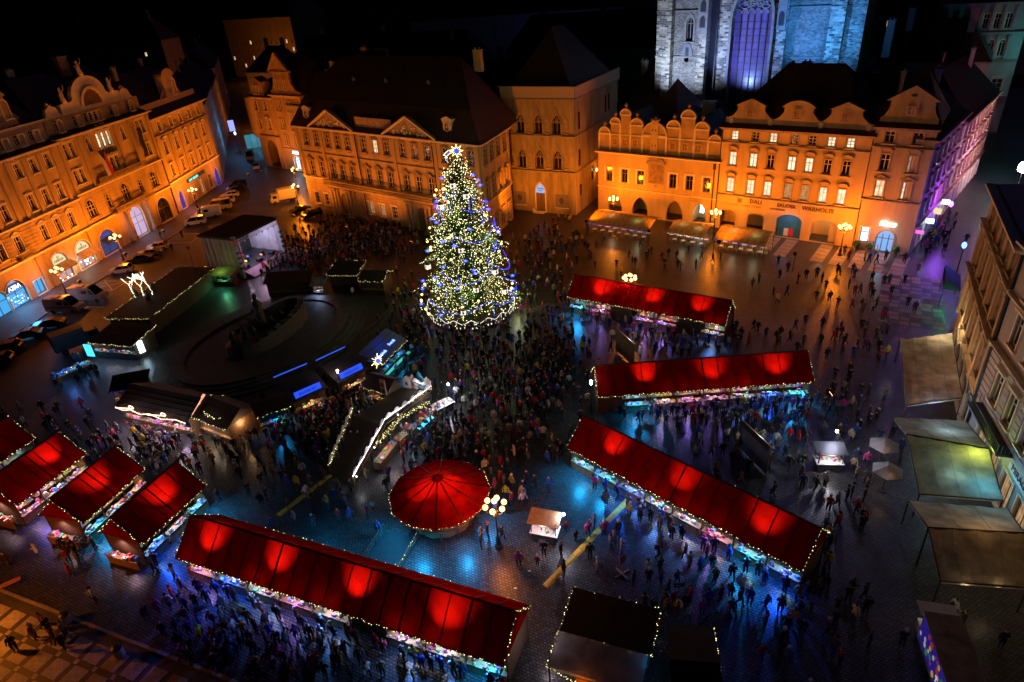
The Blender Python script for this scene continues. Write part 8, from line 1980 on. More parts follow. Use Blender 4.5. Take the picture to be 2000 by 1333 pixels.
# ------------------------------------------------------------------ where people stand: x, y in decimetres, facing in degrees (-1: any)
PEOPLE = {
    'at the longest red stall': '-137 321 66 -148 323 66 -208 348 66 -218 357 66 -260 370 66 -234 363 66 -178 339 66 -157 330 66 -251 371 66 -130 318 66 -239 366 66 -194 343 66',
    'at the right end of the longest red stall': '-32 275 66 -51 283 66 -66 290 66 -94 300 66 -32 265 66 -80 293 66 -73 291 66 -25 272 66 -86 299 66 -108 306 66 -57 286 66 -115 312 66',
    'on the cobbles below the longest red stall': '-172 333 -1 -240 322 -1 -225 323 -1 -175 324 -1 -195 319 -1 -208 323 -1 -207 331 -1 -140 298 -1 -204 314 -1 -188 320 -1 -164 323 -1 -155 315 -1 -237 327 -1 -196 328 -1',
    'beside the candelabra by the round stall': '-39 408 -1 -33 411 -1 -21 408 -1 -39 400 -1',
    'right of the brown roofed cart': '-8 377 -1 7 376 -1 13 386 -1 27 365 -1 27 385 -1',
    'near the yellow cable ramp': '77 402 -1 65 403 -1 109 385 -1 72 394 -1 52 404 -1 68 388 -1 50 380 -1 76 381 -1 58 411 -1 54 365 -1 34 412 -1 41 400 -1',
    'at the slanting red stall': '101 429 45 113 407 45 107 415 45 128 393 45 178 342 45 84 446 45 121 405 45 101 423 45 91 432 45 98 416 45 159 368 45 75 456 45 150 376 45 142 379 45 73 440 45 116 414 45 66 461 45 190 333 45 176 350 45 91 423 45 168 354 45 120 394 45',
    'at the lower end of the slanting red stall': '222 341 -1 224 335 -1 245 381 -1 235 375 -1 242 372 -1 245 387 -1 232 353 -1 234 389 -1',
    'behind the slanting red stall': '213 501 -1 210 467 -1 198 452 -1 178 512 -1 250 522 -1 252 485 -1 254 456 -1 261 468 -1 202 533 -1 184 496 -1 168 493 -1 177 453 -1 223 524 -1 180 468 -1',
    'at the square-on red stall': '176 565 90 268 557 90 248 555 90 289 559 90 218 543 90 268 538 90 230 549 90 153 548 90 260 555 90 150 565 90 196 557 90 277 565 90 184 561 90 305 556 90 163 565 90 174 553 90 223 566 90 109 569 90 256 564 90 256 547 90 233 567 90 239 557 90 285 565 90 300 559 90 206 565 90 181 546 90',
    'between the two far red stalls': '149 714 -1 155 689 -1 247 677 -1 228 720 -1 179 733 -1 171 734 -1 217 723 -1 201 720 -1 239 703 -1 216 712 -1 318 712 -1 157 724 -1 195 685 -1 161 729 -1 138 733 -1 210 704 -1 129 735 -1 191 720 -1 218 694 -1 174 693 -1 211 675 -1 202 740 -1 201 688 -1 173 709 -1',
    'at the farthest red stall': '245 709 55 160 768 55 141 762 55 210 732 55 111 795 55 127 787 55 121 791 55 131 769 55 124 779 55 97 797 55 104 795 55 101 804 55',
    'left of the farthest red stall': '55 764 -1 44 796 -1 41 709 -1 71 792 -1 46 750 -1 53 798 -1 46 721 -1 60 724 -1 80 752 -1 53 821 -1 58 757 -1 66 726 -1 50 735 -1 65 819 -1 75 735 -1 57 737 -1 55 808 -1 80 765 -1',
    'on the open square before the awnings': '246 938 -1 234 1001 -1 177 935 -1 341 967 -1 267 943 -1 249 954 -1 202 1000 -1 300 1003 -1 241 1011 -1 228 990 -1 251 981 -1 205 967 -1 141 1012 -1 231 1047 -1 265 994 -1 175 966 -1 327 961 -1 269 935 -1 313 973 -1 202 974 -1 275 981 -1 294 939 -1',
    'on the open square before the DALI lettering': '455 876 -1 505 864 -1 353 856 -1 438 873 -1 423 903 -1 371 825 -1 390 824 -1 509 878 -1 420 860 -1 449 834 -1 368 802 -1 420 932 -1 367 870 -1 530 948 -1 402 881 -1 488 882 -1 549 922 -1 488 875 -1',
    'outside the neon shop': '553 916 -1 528 929 -1 562 911 -1 542 839 -1 534 868 -1 522 848 -1 579 918 -1 577 941 -1',
    'in the crowd left of the round stall': '-150 496 -1 -194 532 -1 -196 517 -1 -129 496 -1 -117 520 -1 -189 520 -1 -129 481 -1 -176 484 -1',
    'in the crowd behind the round stall': '-53 528 -1 7 514 -1 -56 520 -1 -36 511 -1 -52 561 -1 -64 564 -1 -65 539 -1 -17 543 -1 -62 504 -1 -61 527 -1 -123 563 -1 -30 501 -1 -74 570 -1 33 530 -1 4 524 -1 -42 539 -1 -24 522 -1 -20 499 -1 -61 591 -1 -76 537 -1 -2 522 -1 -12 562 -1 -14 516 -1 -22 549 -1 11 535 -1 1 616 -1',
    'right of the wooden bridge': '-84 555 -1 -86 530 -1 -116 539 -1 -88 565 -1 -81 521 -1 -71 549 -1 -98 570 -1 -104 583 -1 -93 576 -1 -100 557 -1 -95 586 -1 -89 588 -1 -86 515 -1 -69 573 -1',
    'between the tree and the wooden bridge': '-120 685 -1 -55 704 -1 -34 607 -1 -115 740 -1 -75 661 -1 -31 748 -1 -38 710 -1 -81 753 -1 -74 737 -1 -51 615 -1 -2 644 -1 -77 639 -1 -129 666 -1 -76 710 -1 -1 705 -1 -28 645 -1 -43 697 -1 -4 761 -1 -118 755 -1 -90 717 -1 -51 690 -1 17 709 -1',
    'before the blue signed food stalls': '-214 615 110 -191 600 110 -161 661 110 -209 629 110 -176 620 110 -206 612 110 -166 622 110 -200 609 110 -179 604 110 -257 661 110 -194 641 110 -256 651 110 -191 630 110 -183 595 110 -208 583 110 -177 594 110 -216 607 110 -217 600 110 -180 636 110 -215 648 110',
    'before the salmon lit stall': '-369 585 100 -352 581 100 -402 595 100 -419 603 100 -306 554 100 -368 577 100 -407 584 100 -389 586 100 -368 569 100 -384 567 100 -422 597 100 -390 594 100 -322 570 100 -396 577 100 -400 570 100 -424 610 100',
    'before the two-gabled hut': '-283 579 90 -338 575 90 -291 563 90 -288 575 90 -263 573 90 -286 569 90 -270 577 90 -300 562 90',
    'by the short red stalls': '-385 401 -1 -350 373 -1 -313 398 -1 -397 419 -1 -411 435 -1 -398 429 -1 -316 407 -1 -392 424 -1 -385 414 -1 -449 419 -1 -431 430 -1 -381 432 -1',
    'near the mosaic pavement': '-352 331 -1 -363 338 -1 -373 348 -1 -380 342 -1 -390 333 -1 -380 353 -1 -357 343 -1',
    'watching the concert stage': '-363 1119 160 -323 1107 160 -367 1091 160 -326 1130 160 -341 1084 160 -295 1142 160 -385 1116 160 -414 1154 160 -339 1114 160 -365 1217 160 -352 1142 160 -405 1069 160 -347 1063 160 -353 1127 160 -350 1085 160 -380 1187 160',
    'left of the Christmas tree': '-152 978 -1 -155 960 -1 -123 795 -1 -130 808 -1 -161 920 -1 -143 802 -1 -147 902 -1 -179 996 -1 -182 1140 -1 -137 820 -1',
    'right of the Christmas tree': '81 861 -1 16 850 -1 62 945 -1 47 978 -1 48 925 -1 85 955 -1 74 934 -1 73 1008 -1 61 914 -1 45 1055 -1 67 909 -1 70 973 -1',
    'in the left street by the parked cars': '-736 1261 -1 -645 1280 -1 -635 1207 -1 -691 1287 -1 -644 1177 -1',
    'in the dark area by the tents': '376 615 -1 400 679 -1 457 701 -1 433 694 -1 370 603 -1 434 645 -1 411 668 -1 394 692 -1 423 640 -1 357 609 -1',
    'in the shopping street': '709 990 -1 706 1008 -1 734 1050 -1 707 1016 -1 719 1023 -1 685 985 -1 727 1049 -1 685 968 -1',
    'near the starry white lamp': '269 417 -1 286 426 -1 258 392 -1 301 448 -1 301 430 -1 280 422 -1 260 413 -1 304 460 -1',
    'by the left goods table': '-588 783 -1 -534 735 -1 -564 750 -1 -580 780 -1 -542 749 -1 -551 741 -1 -553 725 -1 -574 721 -1',
    'near the food trailer': '298 293 -1 298 303 -1 315 277 -1',
    'in front of the rococo palace': '-270 1218 -1 -259 1228 -1 -212 1244 -1 -235 1210 -1 -222 1194 -1 -284 1248 -1',
}
def _tri(t): n = [int(q) for q in t.split()]; return [(n[i] / 10, n[i + 1] / 10, n[i + 2]) for i in range(0, len(n), 3)]
PEOPLE = {k: _tri(v) for k, v in PEOPLE.items()}
_c = [int(q) for q in '-396 1186 -276 1119 -334 1100 -287 1226 -410 1251 -303 1142 -393 1252 -335 1194 -412 1208 -254 1117 -294 1121 -353 1174 -424 1175 -369 1147 -326 1041 -327 1149 -291 1155 -324 1169 -374 1131 -319 1176 -409 1162 -269 1084 -318 1124 -265 1173 -350 1208 -310 1253 -282 1083 -264 1094 -328 1095 -208 1102 -348 1122 -258 1239 -390 1200 -326 1159 -366 1224 -345 1164 -395 1173 -289 1102 -246 1018 -436 1394 -344 1151 -390 1154 -347 1252 -204 1108 -220 1092 -258 1090 -269 1107 -335 1178 -331 1124 -274 1140 -364 1195 -330 1049 -451 1274 -289 1032 -354 1062 -279 1180 -277 1111 -422 1202 -288 1148 -294 1181 -325 1174 -298 1245 -376 1176 -348 1117 -342 1247 -240 1087 -368 1206 -315 1207 -329 1241 -379 1135 -334 1210 -363 1165 -203 1064 -291 1091 -271 1101 -367 1114 -296 1201 -333 1201 -352 1197 -227 1087 -317 1138 -249 1137 -375 1314 -358 1281 -358 1317 -315 1163 -327 1218 -422 1236 -256 1079 -280 1141 -356 1112 -488 1163 -366 1281 -298 1190 -280 1193 -323 1119 -323 1188 -351 1180 -347 1266 -308 1117 -394 1126 -306 1055 -340 1045 -306 1102 -353 1161 -311 1089 -308 1141 -233 1123 -389 1188 -304 1152 -351 1324 -331 1112 -316 1239 -215 1184 -404 1206 -373 1085 -270 1119 -226 1145 -293 1192 -301 1049 -249 1192 -263 1245 -219 1121 -236 1196 -229 1226 -195 1187 -176 1094 -201 1207 -246 1235 -256 1150 -234 1141 -217 1140 -255 1247 -206 1119 -213 1092 -250 1159 -231 1157 -274 1157 -205 1200 -270 1146 -182 1115 -219 1160 -201 1233 -224 1131 -239 1159 -279 1101 -212 1125 -208 1154 -139 1084 -188 1183 -247 1263 -197 1129 -221 1107 -230 1257 -157 1094 -276 1202 -165 1191 -235 1148 -227 1136 -241 1223 -173 1049 -165 1122 -238 1170 -211 1203 -241 1181 -145 1165 -218 1212 -163 1082 -213 1158 -189 1136 -133 828 -136 756 -184 1051 -119 669 -125 770 -172 901 -119 727 -152 751 -136 897 -126 887 -154 842 -114 694 -159 936 -122 814 -162 957 -136 782 -131 800 -147 857 -125 743 -130 707 -142 839 -145 930 -139 761 -147 807 -166 841 -159 864 -137 843 -134 714 -126 689 -155 793 -148 823 -141 791 -127 862 -156 929 -109 728 -155 897 -180 871 -126 695 -167 817 -181 1009 -8 721 -5 797 19 767 -4 770 -89 678 -73 730 -74 632 -96 724 -42 783 16 827 -48 717 -80 747 -17 735 -36 693 -49 736 -113 686 -144 691 35 733 -48 662 7 681 -56 679 -15 687 -38 680 -25 675 0 745 -17 771 -58 611 43 716 -93 753 -58 689 -156 770 -111 709 -19 788 -73 767 -47 653 -64 769 -90 746 -64 729 -22 739 -63 664 -85 640 -124 750 -25 683 -9 679 -90 766 -31 700 -24 730 -75 760 -11 730 36 717 -4 712 -40 618 -126 831 54 677 36 634 -112 703 -75 753 -44 749 -22 667 -47 710 -58 761 -9 653 -70 680 -22 630 -136 705 9 670 -49 678 -71 706 -74 719 9 629 -55 718 5 719 23 746 -4 751 -133 742 0 659 -3 788 -63 696 -17 754 -39 720 7 506 38 520 2 566 26 502 -50 571 -37 594 53 520 -86 539 -94 656 -64 556 1 537 -34 529 -6 514 -43 507 14 555 -69 518 -16 576 -13 494 -9 540 -17 606 -23 536 0 604 20 557 -35 561 20 597 -57 567 5 547 -35 496 -10 552 -32 543 -42 530 -43 562 -81 507 -94 519 -50 540 -25 576 -32 518 -54 548 19 544 -4 549 40 513 -36 578 -78 588 53 541 -48 552 -51 584 -49 590 -89 632 4 476 -23 561 31 866 6 864 66 872 38 942 47 933 27 912 58 901 84 926 58 794 34 772 37 764 87 1071 69 922 71 831 69 1029 62 811 86 836 22 760 72 861 38 857 28 878 70 761 57 816 35 987 23 783 42 896 32 807 16 898 67 1021 78 896 83 935 24 900 74 849 86 809 25 836 68 888 82 873 25 820 86 842 18 938 39 907 33 909 14 957 46 828 49 918 -188 611 -179 644 -170 599 -231 609 -247 655 -197 621 -198 633 -182 621 -196 593 -178 611 -188 642 -169 609 -199 627 -99 592 -214 641 -173 643 -217 625 -226 618 -177 628 -162 610 -200 578 -203 620 -167 661 -224 608 -207 640 -179 652 -244 586 -210 620 -229 680 -190 621 -219 619 -162 616 -263 656 -192 583 -187 634 -169 616 -250 670 -207 604 -198 601 -142 663 -448 584 -483 581 -479 586 -457 578 -459 597 -490 608 -488 625 -463 591 -505 560 -483 600 -430 574 -447 575 -462 581 -499 596 175 1091 156 1056 107 1212 36 1067 66 1090 154 1152 129 1208 92 1152 131 1098 124 1109 82 1136 100 1005 136 1088 111 1073 107 918 116 1052 90 1086 91 1125 126 1086 90 1065 129 1115 120 1208 213 1183 97 1156 126 1195 11 651 -35 644 -36 742 -64 657 44 634 -99 633 25 693 14 665 -41 605 14 562 47 571 66 565 28 612 16 625 34 589 -25 612 38 694 26 772 37 680 -22 648 -27 624 -45 601 6 659 -16 657 -18 696 -12 588 48 685 37 627 -12 640 -19 637 36 641 -33 665 29 645 -40 667 -1 671 47 619 22 685 12 595 10 753 71 611 -3 811 -68 629 22 587 -7 662 16 571 37 686 -75 697 -90 700 31 655 33 622 -8 776 45 587 -15 594 -8 567 9 572 20 633 62 689 -3 571 -115 558 -44 643 -63 719 51 533 29 575 -11 700 4 591 32 742 -36 651 -18 719 70 591 9 728 36 503 -68 619 45 761 50 657 -52 696 29 509 29 678 14 618 -16 582 -26 696 -37 631 15 636 -8 635 78 597 50 706 58 629 -32 620 4 687 33 662 30 606 28 668 -5 687 22 627 -15 620 -9 607 -55 640 2 557 5 642 46 787 -63 640 -60 577 -68 645 112 563 24 619 -47 633 -46 669 53 635 27 632 -40 774 -41 521 -35 759 19 538 39 595 -36 671 17 650 -21 597 66 698 42 651 79 668 -44 627 -102 900 -43 909 -63 743 -120 909 -34 787 -106 915 -96 919 -90 938 -149 834 -95 930 -128 730 -58 750 -71 972 -111 764 -171 779 -52 763 -88 785 -45 723 -179 782 -78 777 -79 784 -119 801 -68 759 -122 853 -96 766 -134 853 -107 780 -110 806 -107 790 -240 932 -84 955 -185 828 -164 774 -77 725 -161 895 -14 801 -137 941 -125 926 -168 921 -31 948 -68 751 -74 945 -56 776 -148 767 -99 775 -129 736 -90 778 -120 807 -118 790 -83 687 -160 761 -113 771 -85 919 -112 800 -111 919 -77 970 -76 689 -130 903 -89 924 -137 879 -13 786 -116 782 -135 813 -41 736 -8 914 -109 748 -33 777 -57 767 -125 843 18 750 -120 885 -64 781 -113 759 -27 709 -167 866 -120 693 -125 787 -47 919 -23 746 -132 768 77 1174 71 993 53 1005 74 1022 -5 1117 99 1108 137 1056 25 1099 80 960 141 1046 57 1104 81 1042 138 1021 39 1030 72 1041 60 1061 80 1025 52 1061 20 992 43 1083 65 1161 47 1120 100 1092 5 875 104 965 53 984 37 1107 76 1000 10 990 31 1010 141 968 75 1035 66 1048 46 966 115 1027 19 1036 46 987 57 970 104 1054 45 1005 95 1191 97 1045 58 1076 14 999 98 981 101 988 115 1083 115 992 81 1069 9 1037 83 1144 55 1138 58 1007 98 1083 16 1116 59 1120 74 907 8 1075 3 936 98 1145 -206 1137 -229 1190 -223 1234 -319 1302 -209 1169 -336 1270 -319 1201 -212 1210 -413 1188 -189 1086 -368 1168 -321 1273 -285 1178 -260 1145 -308 1195 -334 1220 -304 1262 -310 1183 -156 1124 -357 1246 -384 1258 -210 1235 -292 1133 -130 1113 -307 1246 -345 1325 -266 1224 -412 1303 -283 1273 -208 1145 -348 1242 -321 1243 -306 1240 -355 1287 -258 1191 -253 1223 -276 1292 -243 1098 -131 1151 -320 1155 -345 1274 -316 1255 -154 1133 -251 1166 -227 1199 -158 1108 -311 1285 -286 1213 -466 1250 -276 1125 -274 1225 -260 1198 -306 1281 -291 1204 -201 1150 -259 1162 -263 1179 -300 1227 -265 1160 -461 1235 -260 1216 -222 1180 -163 1152 -215 1099 -254 1187 -269 1200 -351 1231 -269 1234 -161 1169 -381 1222 -300 1171 -276 1258 -274 1188 -313 1266 -231 1168 -413 1264 -236 1177 -219 1174 -312 1222 -293 1229 -270 1274 -265 1266 -155 1100 -173 1104 -326 1203 -360 1323 -288 1189 -227 1205 -281 1185 -102 1142 -388 1105 -238 1115 -258 1176 -166 1167 -283 1127 -318 1104 -392 1211 -94 1054 -296 1274 -326 1277 -334 1257 -377 1144 -190 1114 -245 1122 -235 1131 -215 1221 -278 1167 -94 1142 -196 1136 -266 1151 -298 1106 -358 1232 -124 1119 -253 1264 -179 1054 -122 1131 -202 1132 -173 1145 -247 1207 -253 1125 -393 1116 -363 1104 -349 1107 -352 1080 -319 1050 -431 1205 -485 1144 -405 1098 -346 1053 -339 1091 -423 1215 -392 1097 -412 1080 -396 1083 -306 1075 -402 1094 -397 1109 -363 1180 -404 1048 -380 1127 -373 1072 -410 1059 -376 1091 -377 1167 -374 1108 -337 1120 -360 1170 -380 1114 -387 1162 -454 1171 -405 1107 -331 1057 -332 1023 -415 1087 -360 1083 -429 1152 -392 1088 -355 1073 -390 1130 -366 1137 -359 1090 -388 1123 -363 1077 -346 1072 -390 1078 -380 1097 -440 1189 -402 1079 -381 1109 -389 1066 -412 1039 -398 1156 -358 1137 -348 1097 -413 1092 -397 1147 -448 1192 -418 1068 -370 1102 -405 1142 -168 557 -184 579 -202 596 -232 570 -216 567 -223 583 -191 569 -227 594 -219 590 -183 551 -294 647 -209 597 -209 564 -218 579 -196 545 -198 585 -234 593 -201 566 -188 560 -262 648 -250 569 -220 560 -209 571 -238 608 -255 588 -231 603 -212 590 -239 596 -205 589 -175 587 -238 566 -213 551 -181 569 -228 587 -175 559 -210 558 -188 591 -235 578 -248 595 -228 578 -244 554 -185 545 -203 560 -261 579 -229 546 -208 577 -243 575 -219 573 -244 602 -274 639 -221 551 -285 626 -163 604 -185 527 -117 564 -249 561 -225 563 -237 585 -261 586 -259 593 66 777 81 635 92 699 57 704 73 743 20 703 82 552 70 654 26 640 62 715 87 710 56 692 53 612 62 637 27 717 91 727 24 662 51 628 63 662 57 685 26 583 34 708 78 717 76 825 48 641 17 603 12 700 52 728 92 685 32 781 39 701 25 542 84 643 50 663 44 667 36 613 74 696 29 727 43 677 72 750 50 693 54 645 59 650 59 748 101 666 97 719 48 672 65 786 52 742 19 741 43 736 65 616 28 860 15 716 37 727 89 718 65 650 35 649 18 696 66 683 -405 541 -341 563 -439 581 -400 563 -512 610 -401 586 -366 554 -456 586 -376 573 -347 534 -421 567 -432 548 -443 595 -338 554 -406 550 -346 522 -460 614 -378 539 -296 542 -324 528 -380 584 -366 545 -390 525 -377 553 -435 586 -414 585 -386 549 -482 621 -415 576 -335 547 -333 563 -319 513 -447 609 -494 642 -372 548 -396 551 -345 542 -370 541 -411 598 -446 564 -320 548 -377 562 -390 567 -415 537 -336 534 122 706 185 723 168 749 281 714 336 711 266 696 280 721 139 751 152 768 205 724 291 695 132 746 251 699 159 750 282 727 149 721 190 709 263 701 327 692 207 712 178 724 281 700 355 688 327 700 147 732 289 736 343 700 201 734 116 778 229 704 276 692 314 728 295 706 400 698 185 743 203 679 311 734 189 695 288 715 362 728 262 562 191 564 213 563 340 558 187 569 227 557 193 542 126 558 324 578 239 568 223 550 268 550 331 569 208 558 279 554 131 561 348 567 243 540 198 568 212 547 265 568 142 567 326 540 146 558 295 562 356 553 347 552 292 534 154 557 215 555 251 569 223 538 156 569 277 548 318 567 291 545 245 562 163 545 188 545 190 552 282 536 212 569 332 558 358 536 300 550 168 561 320 555 240 545 320 544 303 567 265 509 248 469 200 482 231 473 249 514 221 435 249 496 207 495 237 489 232 512 223 502 272 505 195 495 258 473 314 509 239 510 250 503 213 509 238 482 162 533 234 537 205 487 263 520 206 516 274 515 324 519 178 521 277 498 211 537 236 504 464 759 421 801 414 715 439 671 340 670 478 760 458 775 481 832 488 814 434 662 420 659 454 857 376 686 484 743 559 831 420 666 523 799 478 809 504 816 379 738 445 688 487 769 525 763 398 650 426 647 395 725 367 651 444 709 523 669 437 796 526 748 477 734 409 702 463 698 439 713 439 777 353 583 467 768 495 795 533 836 700 970 758 1084 643 922 598 901 742 1050 669 949 675 960 696 990 737 1043 692 972 749 1022 678 933 720 988 683 958 723 1013 710 981 678 970 658 960 669 969 661 952 754 1072 693 951 652 930 780 1116 776 1062 808 1132 749 1040 730 961 599 867 772 1110 742 1060 770 1071 696 1001 732 1024 712 1003 -263 559 -204 492 -289 483 -242 478 -250 534 -349 515 -219 468 -254 502 -290 548 -279 515 -245 471 -198 473 -201 527 -237 516 -315 540 -226 529 -234 504 -246 514 -287 534 -216 512 -226 440 -209 540 -266 533 -194 502 -226 495 -314 567 -224 520 -254 516 -205 480 -262 488 -540 654 -447 553 -508 604 -600 649 -521 616 -529 632 -530 586 -528 594 -503 572 -506 620 -544 663 -606 660 -501 588 -502 553 -536 625 -568 636 -565 667 -486 566 -593 669 -549 643 -517 666 -493 568 -524 623 -538 637 -539 596 336 548 342 582 377 574 405 684 347 496 306 496 343 530 368 574 322 452 294 420 329 507 307 442 351 522 336 513 359 479 313 472 281 407 260 439 335 469 343 482 362 529 281 396 276 388 319 465 249 441 387 562 364 502 270 442 321 500 302 517 -81 564 -102 545 -96 530 -105 525 -93 504 -103 627 -89 558 -94 551 -76 545 -84 501 -70 495 -87 547 -101 499 -82 581 -107 504 -110 552 -113 498 -70 486 -67 586 -49 489 -69 531 -104 563 -93 545 -36 549 -91 511 -73 556 -61 548 -109 531 -87 491 -54 505 89 323 131 328 143 371 80 351 92 351 134 359 113 316 142 347 124 319 103 361 113 348 106 330 154 326 98 320 161 325 101 349 99 330 66 327 105 375 127 363 156 349 93 359 144 361 83 327 138 307 106 319 149 332 119 332 114 325 104 339 141 330 145 318 126 373 104 295 172 291 245 322 169 276 193 314 173 253 203 273 203 316 165 305 221 314 251 283 153 280 229 284 204 282 238 327 178 300 180 316 205 296 229 306 232 321 171 319 204 327 188 297 197 326 186 306 240 310 214 302 -161 297 -143 308 -182 308 -167 307 -124 301 -216 330 -128 288 -85 284 -156 302 -156 322 -201 338 -185 300 -167 291 -136 307 -107 290 -230 314 -259 335 -167 315 -248 330 -197 300 -180 317 -147 291 -148 314 -262 324 -94 293 -257 315 -117 290 -249 312 -186 331 -215 321 -269 338 -243 341 -252 320 -231 333 -225 342 -224 332 -294 392 -286 370 -241 356 -275 364 -267 375 -299 352 -264 361 -266 348 -271 358 -293 358 -238 346 -229 305 -255 363 -285 361 -281 377 -216 341 -279 336 -251 338 -167 444 -192 478 -129 424 -197 461 -138 455 -163 481 -181 463 -162 456 -176 471 -166 466 -121 464 -207 445 -217 493 -189 439 -157 444 -141 446 -16 458 -11 448 0 462 11 468 -21 477 -18 485 -26 467 -18 438 -26 440 -29 484 24 463 -10 470 -39 465 -17 470 -1 455 -1 447'.split()]
CROWD = [(_c[i] / 10, _c[i + 1] / 10) for i in range(0, len(_c), 2)]
# ------------------------------------------------------------------ people: one continuous skinned body per pose, shared by many
def oc_mat(name, mult, rough=.8):
    m = bpy.data.materials.new(name); m.use_nodes = True; nt = m.node_tree; b = nt.nodes['Principled BSDF']; b.inputs['Roughness'].default_value = rough
    oi = nd(nt, 'ShaderNodeObjectInfo'); mx = nd(nt, 'ShaderNodeMixRGB', blend_type='MULTIPLY'); mx.inputs[0].default_value = 1; mx.inputs[2].default_value = (*mult, 1)
    nt.links.new(oi.outputs['Color'], mx.inputs[1]); nt.links.new(mx.outputs[0], b.inputs['Base Color']); return m
m_coat = oc_mat('coat_cloth', (1, 1, 1)); m_trou = M('trousers_cloth', (.035, .04, .06), .85, .4, .6); m_skin = M('skin', (.48, .29, .21), .6, .1); m_hair = M('hair', (.05, .03, .02), .7, .3); m_shoe = M('shoe', (.02, .018, .015), .6, 0)
def body(pose):
    J = {}
    st, hold, lng, sit = pose
    J['pel'] = (0, 0, .95); J['wai'] = (0, 0, 1.08); J['che'] = (0, -.01, 1.30); J['nek'] = (0, 0, 1.47); J['chin'] = (0, -.02, 1.56); J['head'] = (0, -.015, 1.67); J['top'] = (0, 0, 1.755)
    E_ = [('pel', 'wai'), ('wai', 'che'), ('che', 'nek'), ('nek', 'chin'), ('chin', 'head'), ('head', 'top')]
    for sg, n in ((-1, 'l'), (1, 'r')):
        f = sg * st
        J['hip' + n] = (sg * .1, 0, .88); J['kne' + n] = (sg * .105, -.14 * max(f, 0) * 2 - .02 + .05 * max(-f, 0), .48); J['ank' + n] = (sg * .11, -.55 * f * .6 + (.0 if f >= 0 else .1), .09 if f >= 0 else .14); J['toe' + n] = (sg * .125, J['ank' + n][1] - .16, .045)
        J['sho' + n] = (sg * .19, 0, 1.40)
        if hold and (hold == 2 or sg > 0): J['elb' + n] = (sg * .27, .0, 1.14); J['wri' + n] = (sg * .14, -.25, 1.2); J['han' + n] = (sg * .09, -.33, 1.22); J['thu' + n] = (sg * .13, -.32, 1.27)
        else: J['elb' + n] = (sg * .27, .05 * f + .03, 1.13); J['wri' + n] = (sg * .28, -.05 + .3 * f, .88); J['han' + n] = (sg * .275, -.08 + .36 * f, .78); J['thu' + n] = (sg * .25, -.12 + .33 * f, .83)
        E_ += [('pel', 'hip' + n), ('hip' + n, 'kne' + n), ('kne' + n, 'ank' + n), ('ank' + n, 'toe' + n), ('che', 'sho' + n), ('sho' + n, 'elb' + n), ('elb' + n, 'wri' + n), ('wri' + n, 'han' + n), ('wri' + n, 'thu' + n)]
    RAD = {'pel': .17, 'wai': .155, 'che': .175, 'nek': .07, 'chin': .085, 'head': .115, 'top': .075, 'hip': .11, 'kne': .075, 'ank': .055, 'toe': .045, 'sho': .095, 'elb': .07, 'wri': .05, 'han': .048, 'thu': .02}
    names = list(J); me = bpy.data.meshes.new('person'); me.from_pydata([J[k] for k in names], [(names.index(a), names.index(b)) for a, b in E_], [])
    ob = bpy.data.objects.new('person_tmp', me); col.objects.link(ob)
    ob.modifiers.new('skin', 'SKIN'); sv = me.skin_vertices[0].data
    for i, k in enumerate(names):
        r = RAD[k if k in RAD else k[:-1]]
        if lng and k in ('pel',): r = .21
        sv[i].radius = (r, r * (.78 if k in ('pel', 'wai', 'che') else 1)); sv[i].use_root = (k == 'pel')
    sb = ob.modifiers.new('sub', 'SUBSURF'); sb.levels = 1; sb.render_levels = 1
    dg = bpy.context.evaluated_depsgraph_get(); res = bpy.data.meshes.new_from_object(ob.evaluated_get(dg)); bpy.data.objects.remove(ob)
    if lng:                                  # long coat: flare the skirt below the hips
        for v in res.vertices:
            if .45 < v.co.z < .9 and abs(v.co.x) < .24: v.co.x *= 1.18; v.co.y *= 1.3
    res.materials.clear()
    for m in (m_coat, m_trou, m_skin, m_hair, m_shoe): res.materials.append(m)
    hem = .55 if lng else .8
    hands = [J['hanl'], J['hanr']]
    for p in res.polygons:
        c = p.center; near = min((Vector(h) - c).length for h in hands)
        p.material_index = 2 if near < .09 else 4 if c.z < .11 else 1 if c.z < hem else 0 if c.z < 1.5 else (2 if (c.y < -.035 and c.z < 1.70) or c.z < 1.56 else 3)
        p.use_smooth = True
    return res
POSES = [(('standing', body((0.0, 0, False, 0)))), ('standing with hands raised to a cup', body((0.05, 2, False, 0))), ('walking', body((.5, 0, False, 0))), ('standing in a long coat', body((0.0, 1, True, 0))), ('striding', body((-.62, 0, False, 0)))]
COATS = [('black', (.012, .012, .014)), ('dark blue', (.012, .02, .07)), ('grey', (.10, .10, .11)), ('brown', (.07, .035, .018)), ('dark green', (.015, .04, .02)), ('red', (.38, .015, .02)), ('white', (.55, .54, .52)), ('bright blue', (.02, .09, .42)), ('beige', (.30, .22, .14)), ('yellow', (.52, .38, .03)), ('pink', (.5, .05, .22)), ('purple', (.10, .02, .16))]
WGT = [8, 6, 4, 3, 2, 2, 2, 2, 2, 1, 1, 1]
hats = []
for nm, c in (('', None), ('white bobble hat', (.6, .58, .56)), ('red knitted hat', (.4, .02, .02)), ('dark knitted hat', (.02, .02, .025)), ('grey hood', (.12, .12, .13))):
    if c is None: hats.append(('', None)); continue
    s = MB(); s.lathe([(.122, 1.655), (.13, 1.69), (.118, 1.745), (.075, 1.79), (.02, 1.806)], 10, (0, -.01))
    if 'bobble' in nm: s.ball((0, -.01, 1.83), .05, 0, 6, 4)
    if 'hood' in nm: s.lathe([(.15, 1.46), (.14, 1.55), (.12, 1.6)], 10, (0, .03))
    hats.append((nm, s.mesh('hat', M('hat_' + nm.split()[0], c, .9, .2, 8.0))))
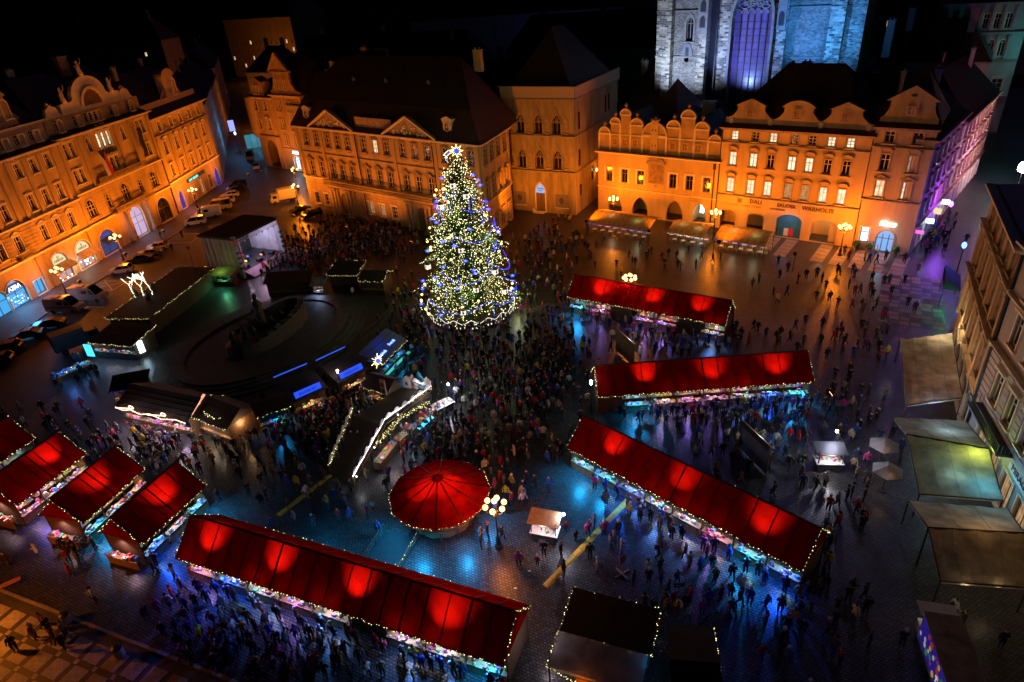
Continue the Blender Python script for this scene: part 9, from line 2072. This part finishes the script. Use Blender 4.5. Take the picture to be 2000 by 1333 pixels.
s = MB(); s.lathe([(.06, .95), (.15, 1.0), (.16, 1.25), (.08, 1.38)], 8, (0, .2), sy=.7); bagm = s.mesh('backpack', M('backpack_cloth', (.03, .03, .05), .8, .3))
allp = [(x, y, f, k) for k, v in PEOPLE.items() for x, y, f in v]
_seed = list(allp)
for x, y in CROWD:      # whoever stands near enough to be picked out belongs to the nearest group
    if x * x + y * y < 62 ** 2: allp.append((x, y, -1, min(_seed, key=lambda q: (q[0] - x) ** 2 + (q[1] - y) ** 2)[3]))
_far = [c for c in CROWD if c[0] ** 2 + c[1] ** 2 >= 62 ** 2]
allp.sort(key=lambda q: q[0] ** 2 + q[1] ** 2)
used = set()
def face_angle(f): return R((f if f >= 0 else rnd.uniform(0, 360)) + rnd.uniform(-28, 28) + 90)
for x, y, f, where in allp[:296]:
    for tr in range(60):
        ps, me = POSES[rnd.choices(range(5), (4, 3, 3, 3, 2) if f < 0 else (5, 5, 1, 4, 0))[0]]; cn, cc = rnd.choices(COATS, WGT)[0]; hn, hm = rnd.choices(hats, (5, 2, 2, 2, 1))[0]; bag = rnd.random() < .18
        vb = 'standing' if 'standing' in ps else ps; gear = 'long ' + cn + ' coat' if 'long' in ps else cn + ' jacket'
        lb = 'person in %s%s%s, %s %s' % (gear, ' and ' + hn if hn else '', ' with backpack' if bag else '', vb, where)
        if lb not in used and len(lb.split()) <= 16: break
    used.add(lb)
    k = rnd.uniform(.97, 1.09) if rnd.random() > .06 else rnd.uniform(.68, .8)
    o = obj('person', me, None, (x, y, 0.006), face_angle(f), None, (k * 1.06, k * 1.06, k))
    o.color = (*[min(1, q * rnd.uniform(.8, 1.2)) for q in cc], 1)
    tag(o, lb, 'person', 'people at the Christmas market')
    if hm: obj('hat', hm, o)
    if bag: obj('backpack', bagm, o)
# everybody farther off, past the number one can pick out
rest = [(x, y, f) for x, y, f, k in allp[296:]] + [(x, y, -1) for x, y in _far]
V, F, MI = [], [], []
cm = [M('crowd_' + n.replace(' ', '_'), c, .85, 0) for n, c in COATS]
import array
for x, y, f in rest:
    ps, me = POSES[rnd.randrange(5)]; a = face_angle(f); ca, sa = math.cos(a), math.sin(a); k = rnd.uniform(.95, 1.08); n0 = len(V); ci = rnd.choices(range(12), WGT)[0]
    for v in me.vertices: V.append((x + k * 1.06 * (v.co.x * ca - v.co.y * sa), y + k * 1.06 * (v.co.x * sa + v.co.y * ca), v.co.z * k + .006))
    for p in me.polygons: F.append([n0 + i for i in p.vertices]); MI.append(4 + ci if p.material_index == 0 else p.material_index - 1)
me = bpy.data.meshes.new('crowd'); me.from_pydata(V, [], F)
for m in [m_trou, m_skin, m_hair, m_shoe] + cm: me.materials.append(m)
me.polygons.foreach_set('material_index', MI); me.polygons.foreach_set('use_smooth', [True] * len(F)); me.update()
o = obj('crowd', me, kind='stuff'); o['label'] = 'dense crowd of visitors round the tree and before the stage'; o['category'] = 'crowd'
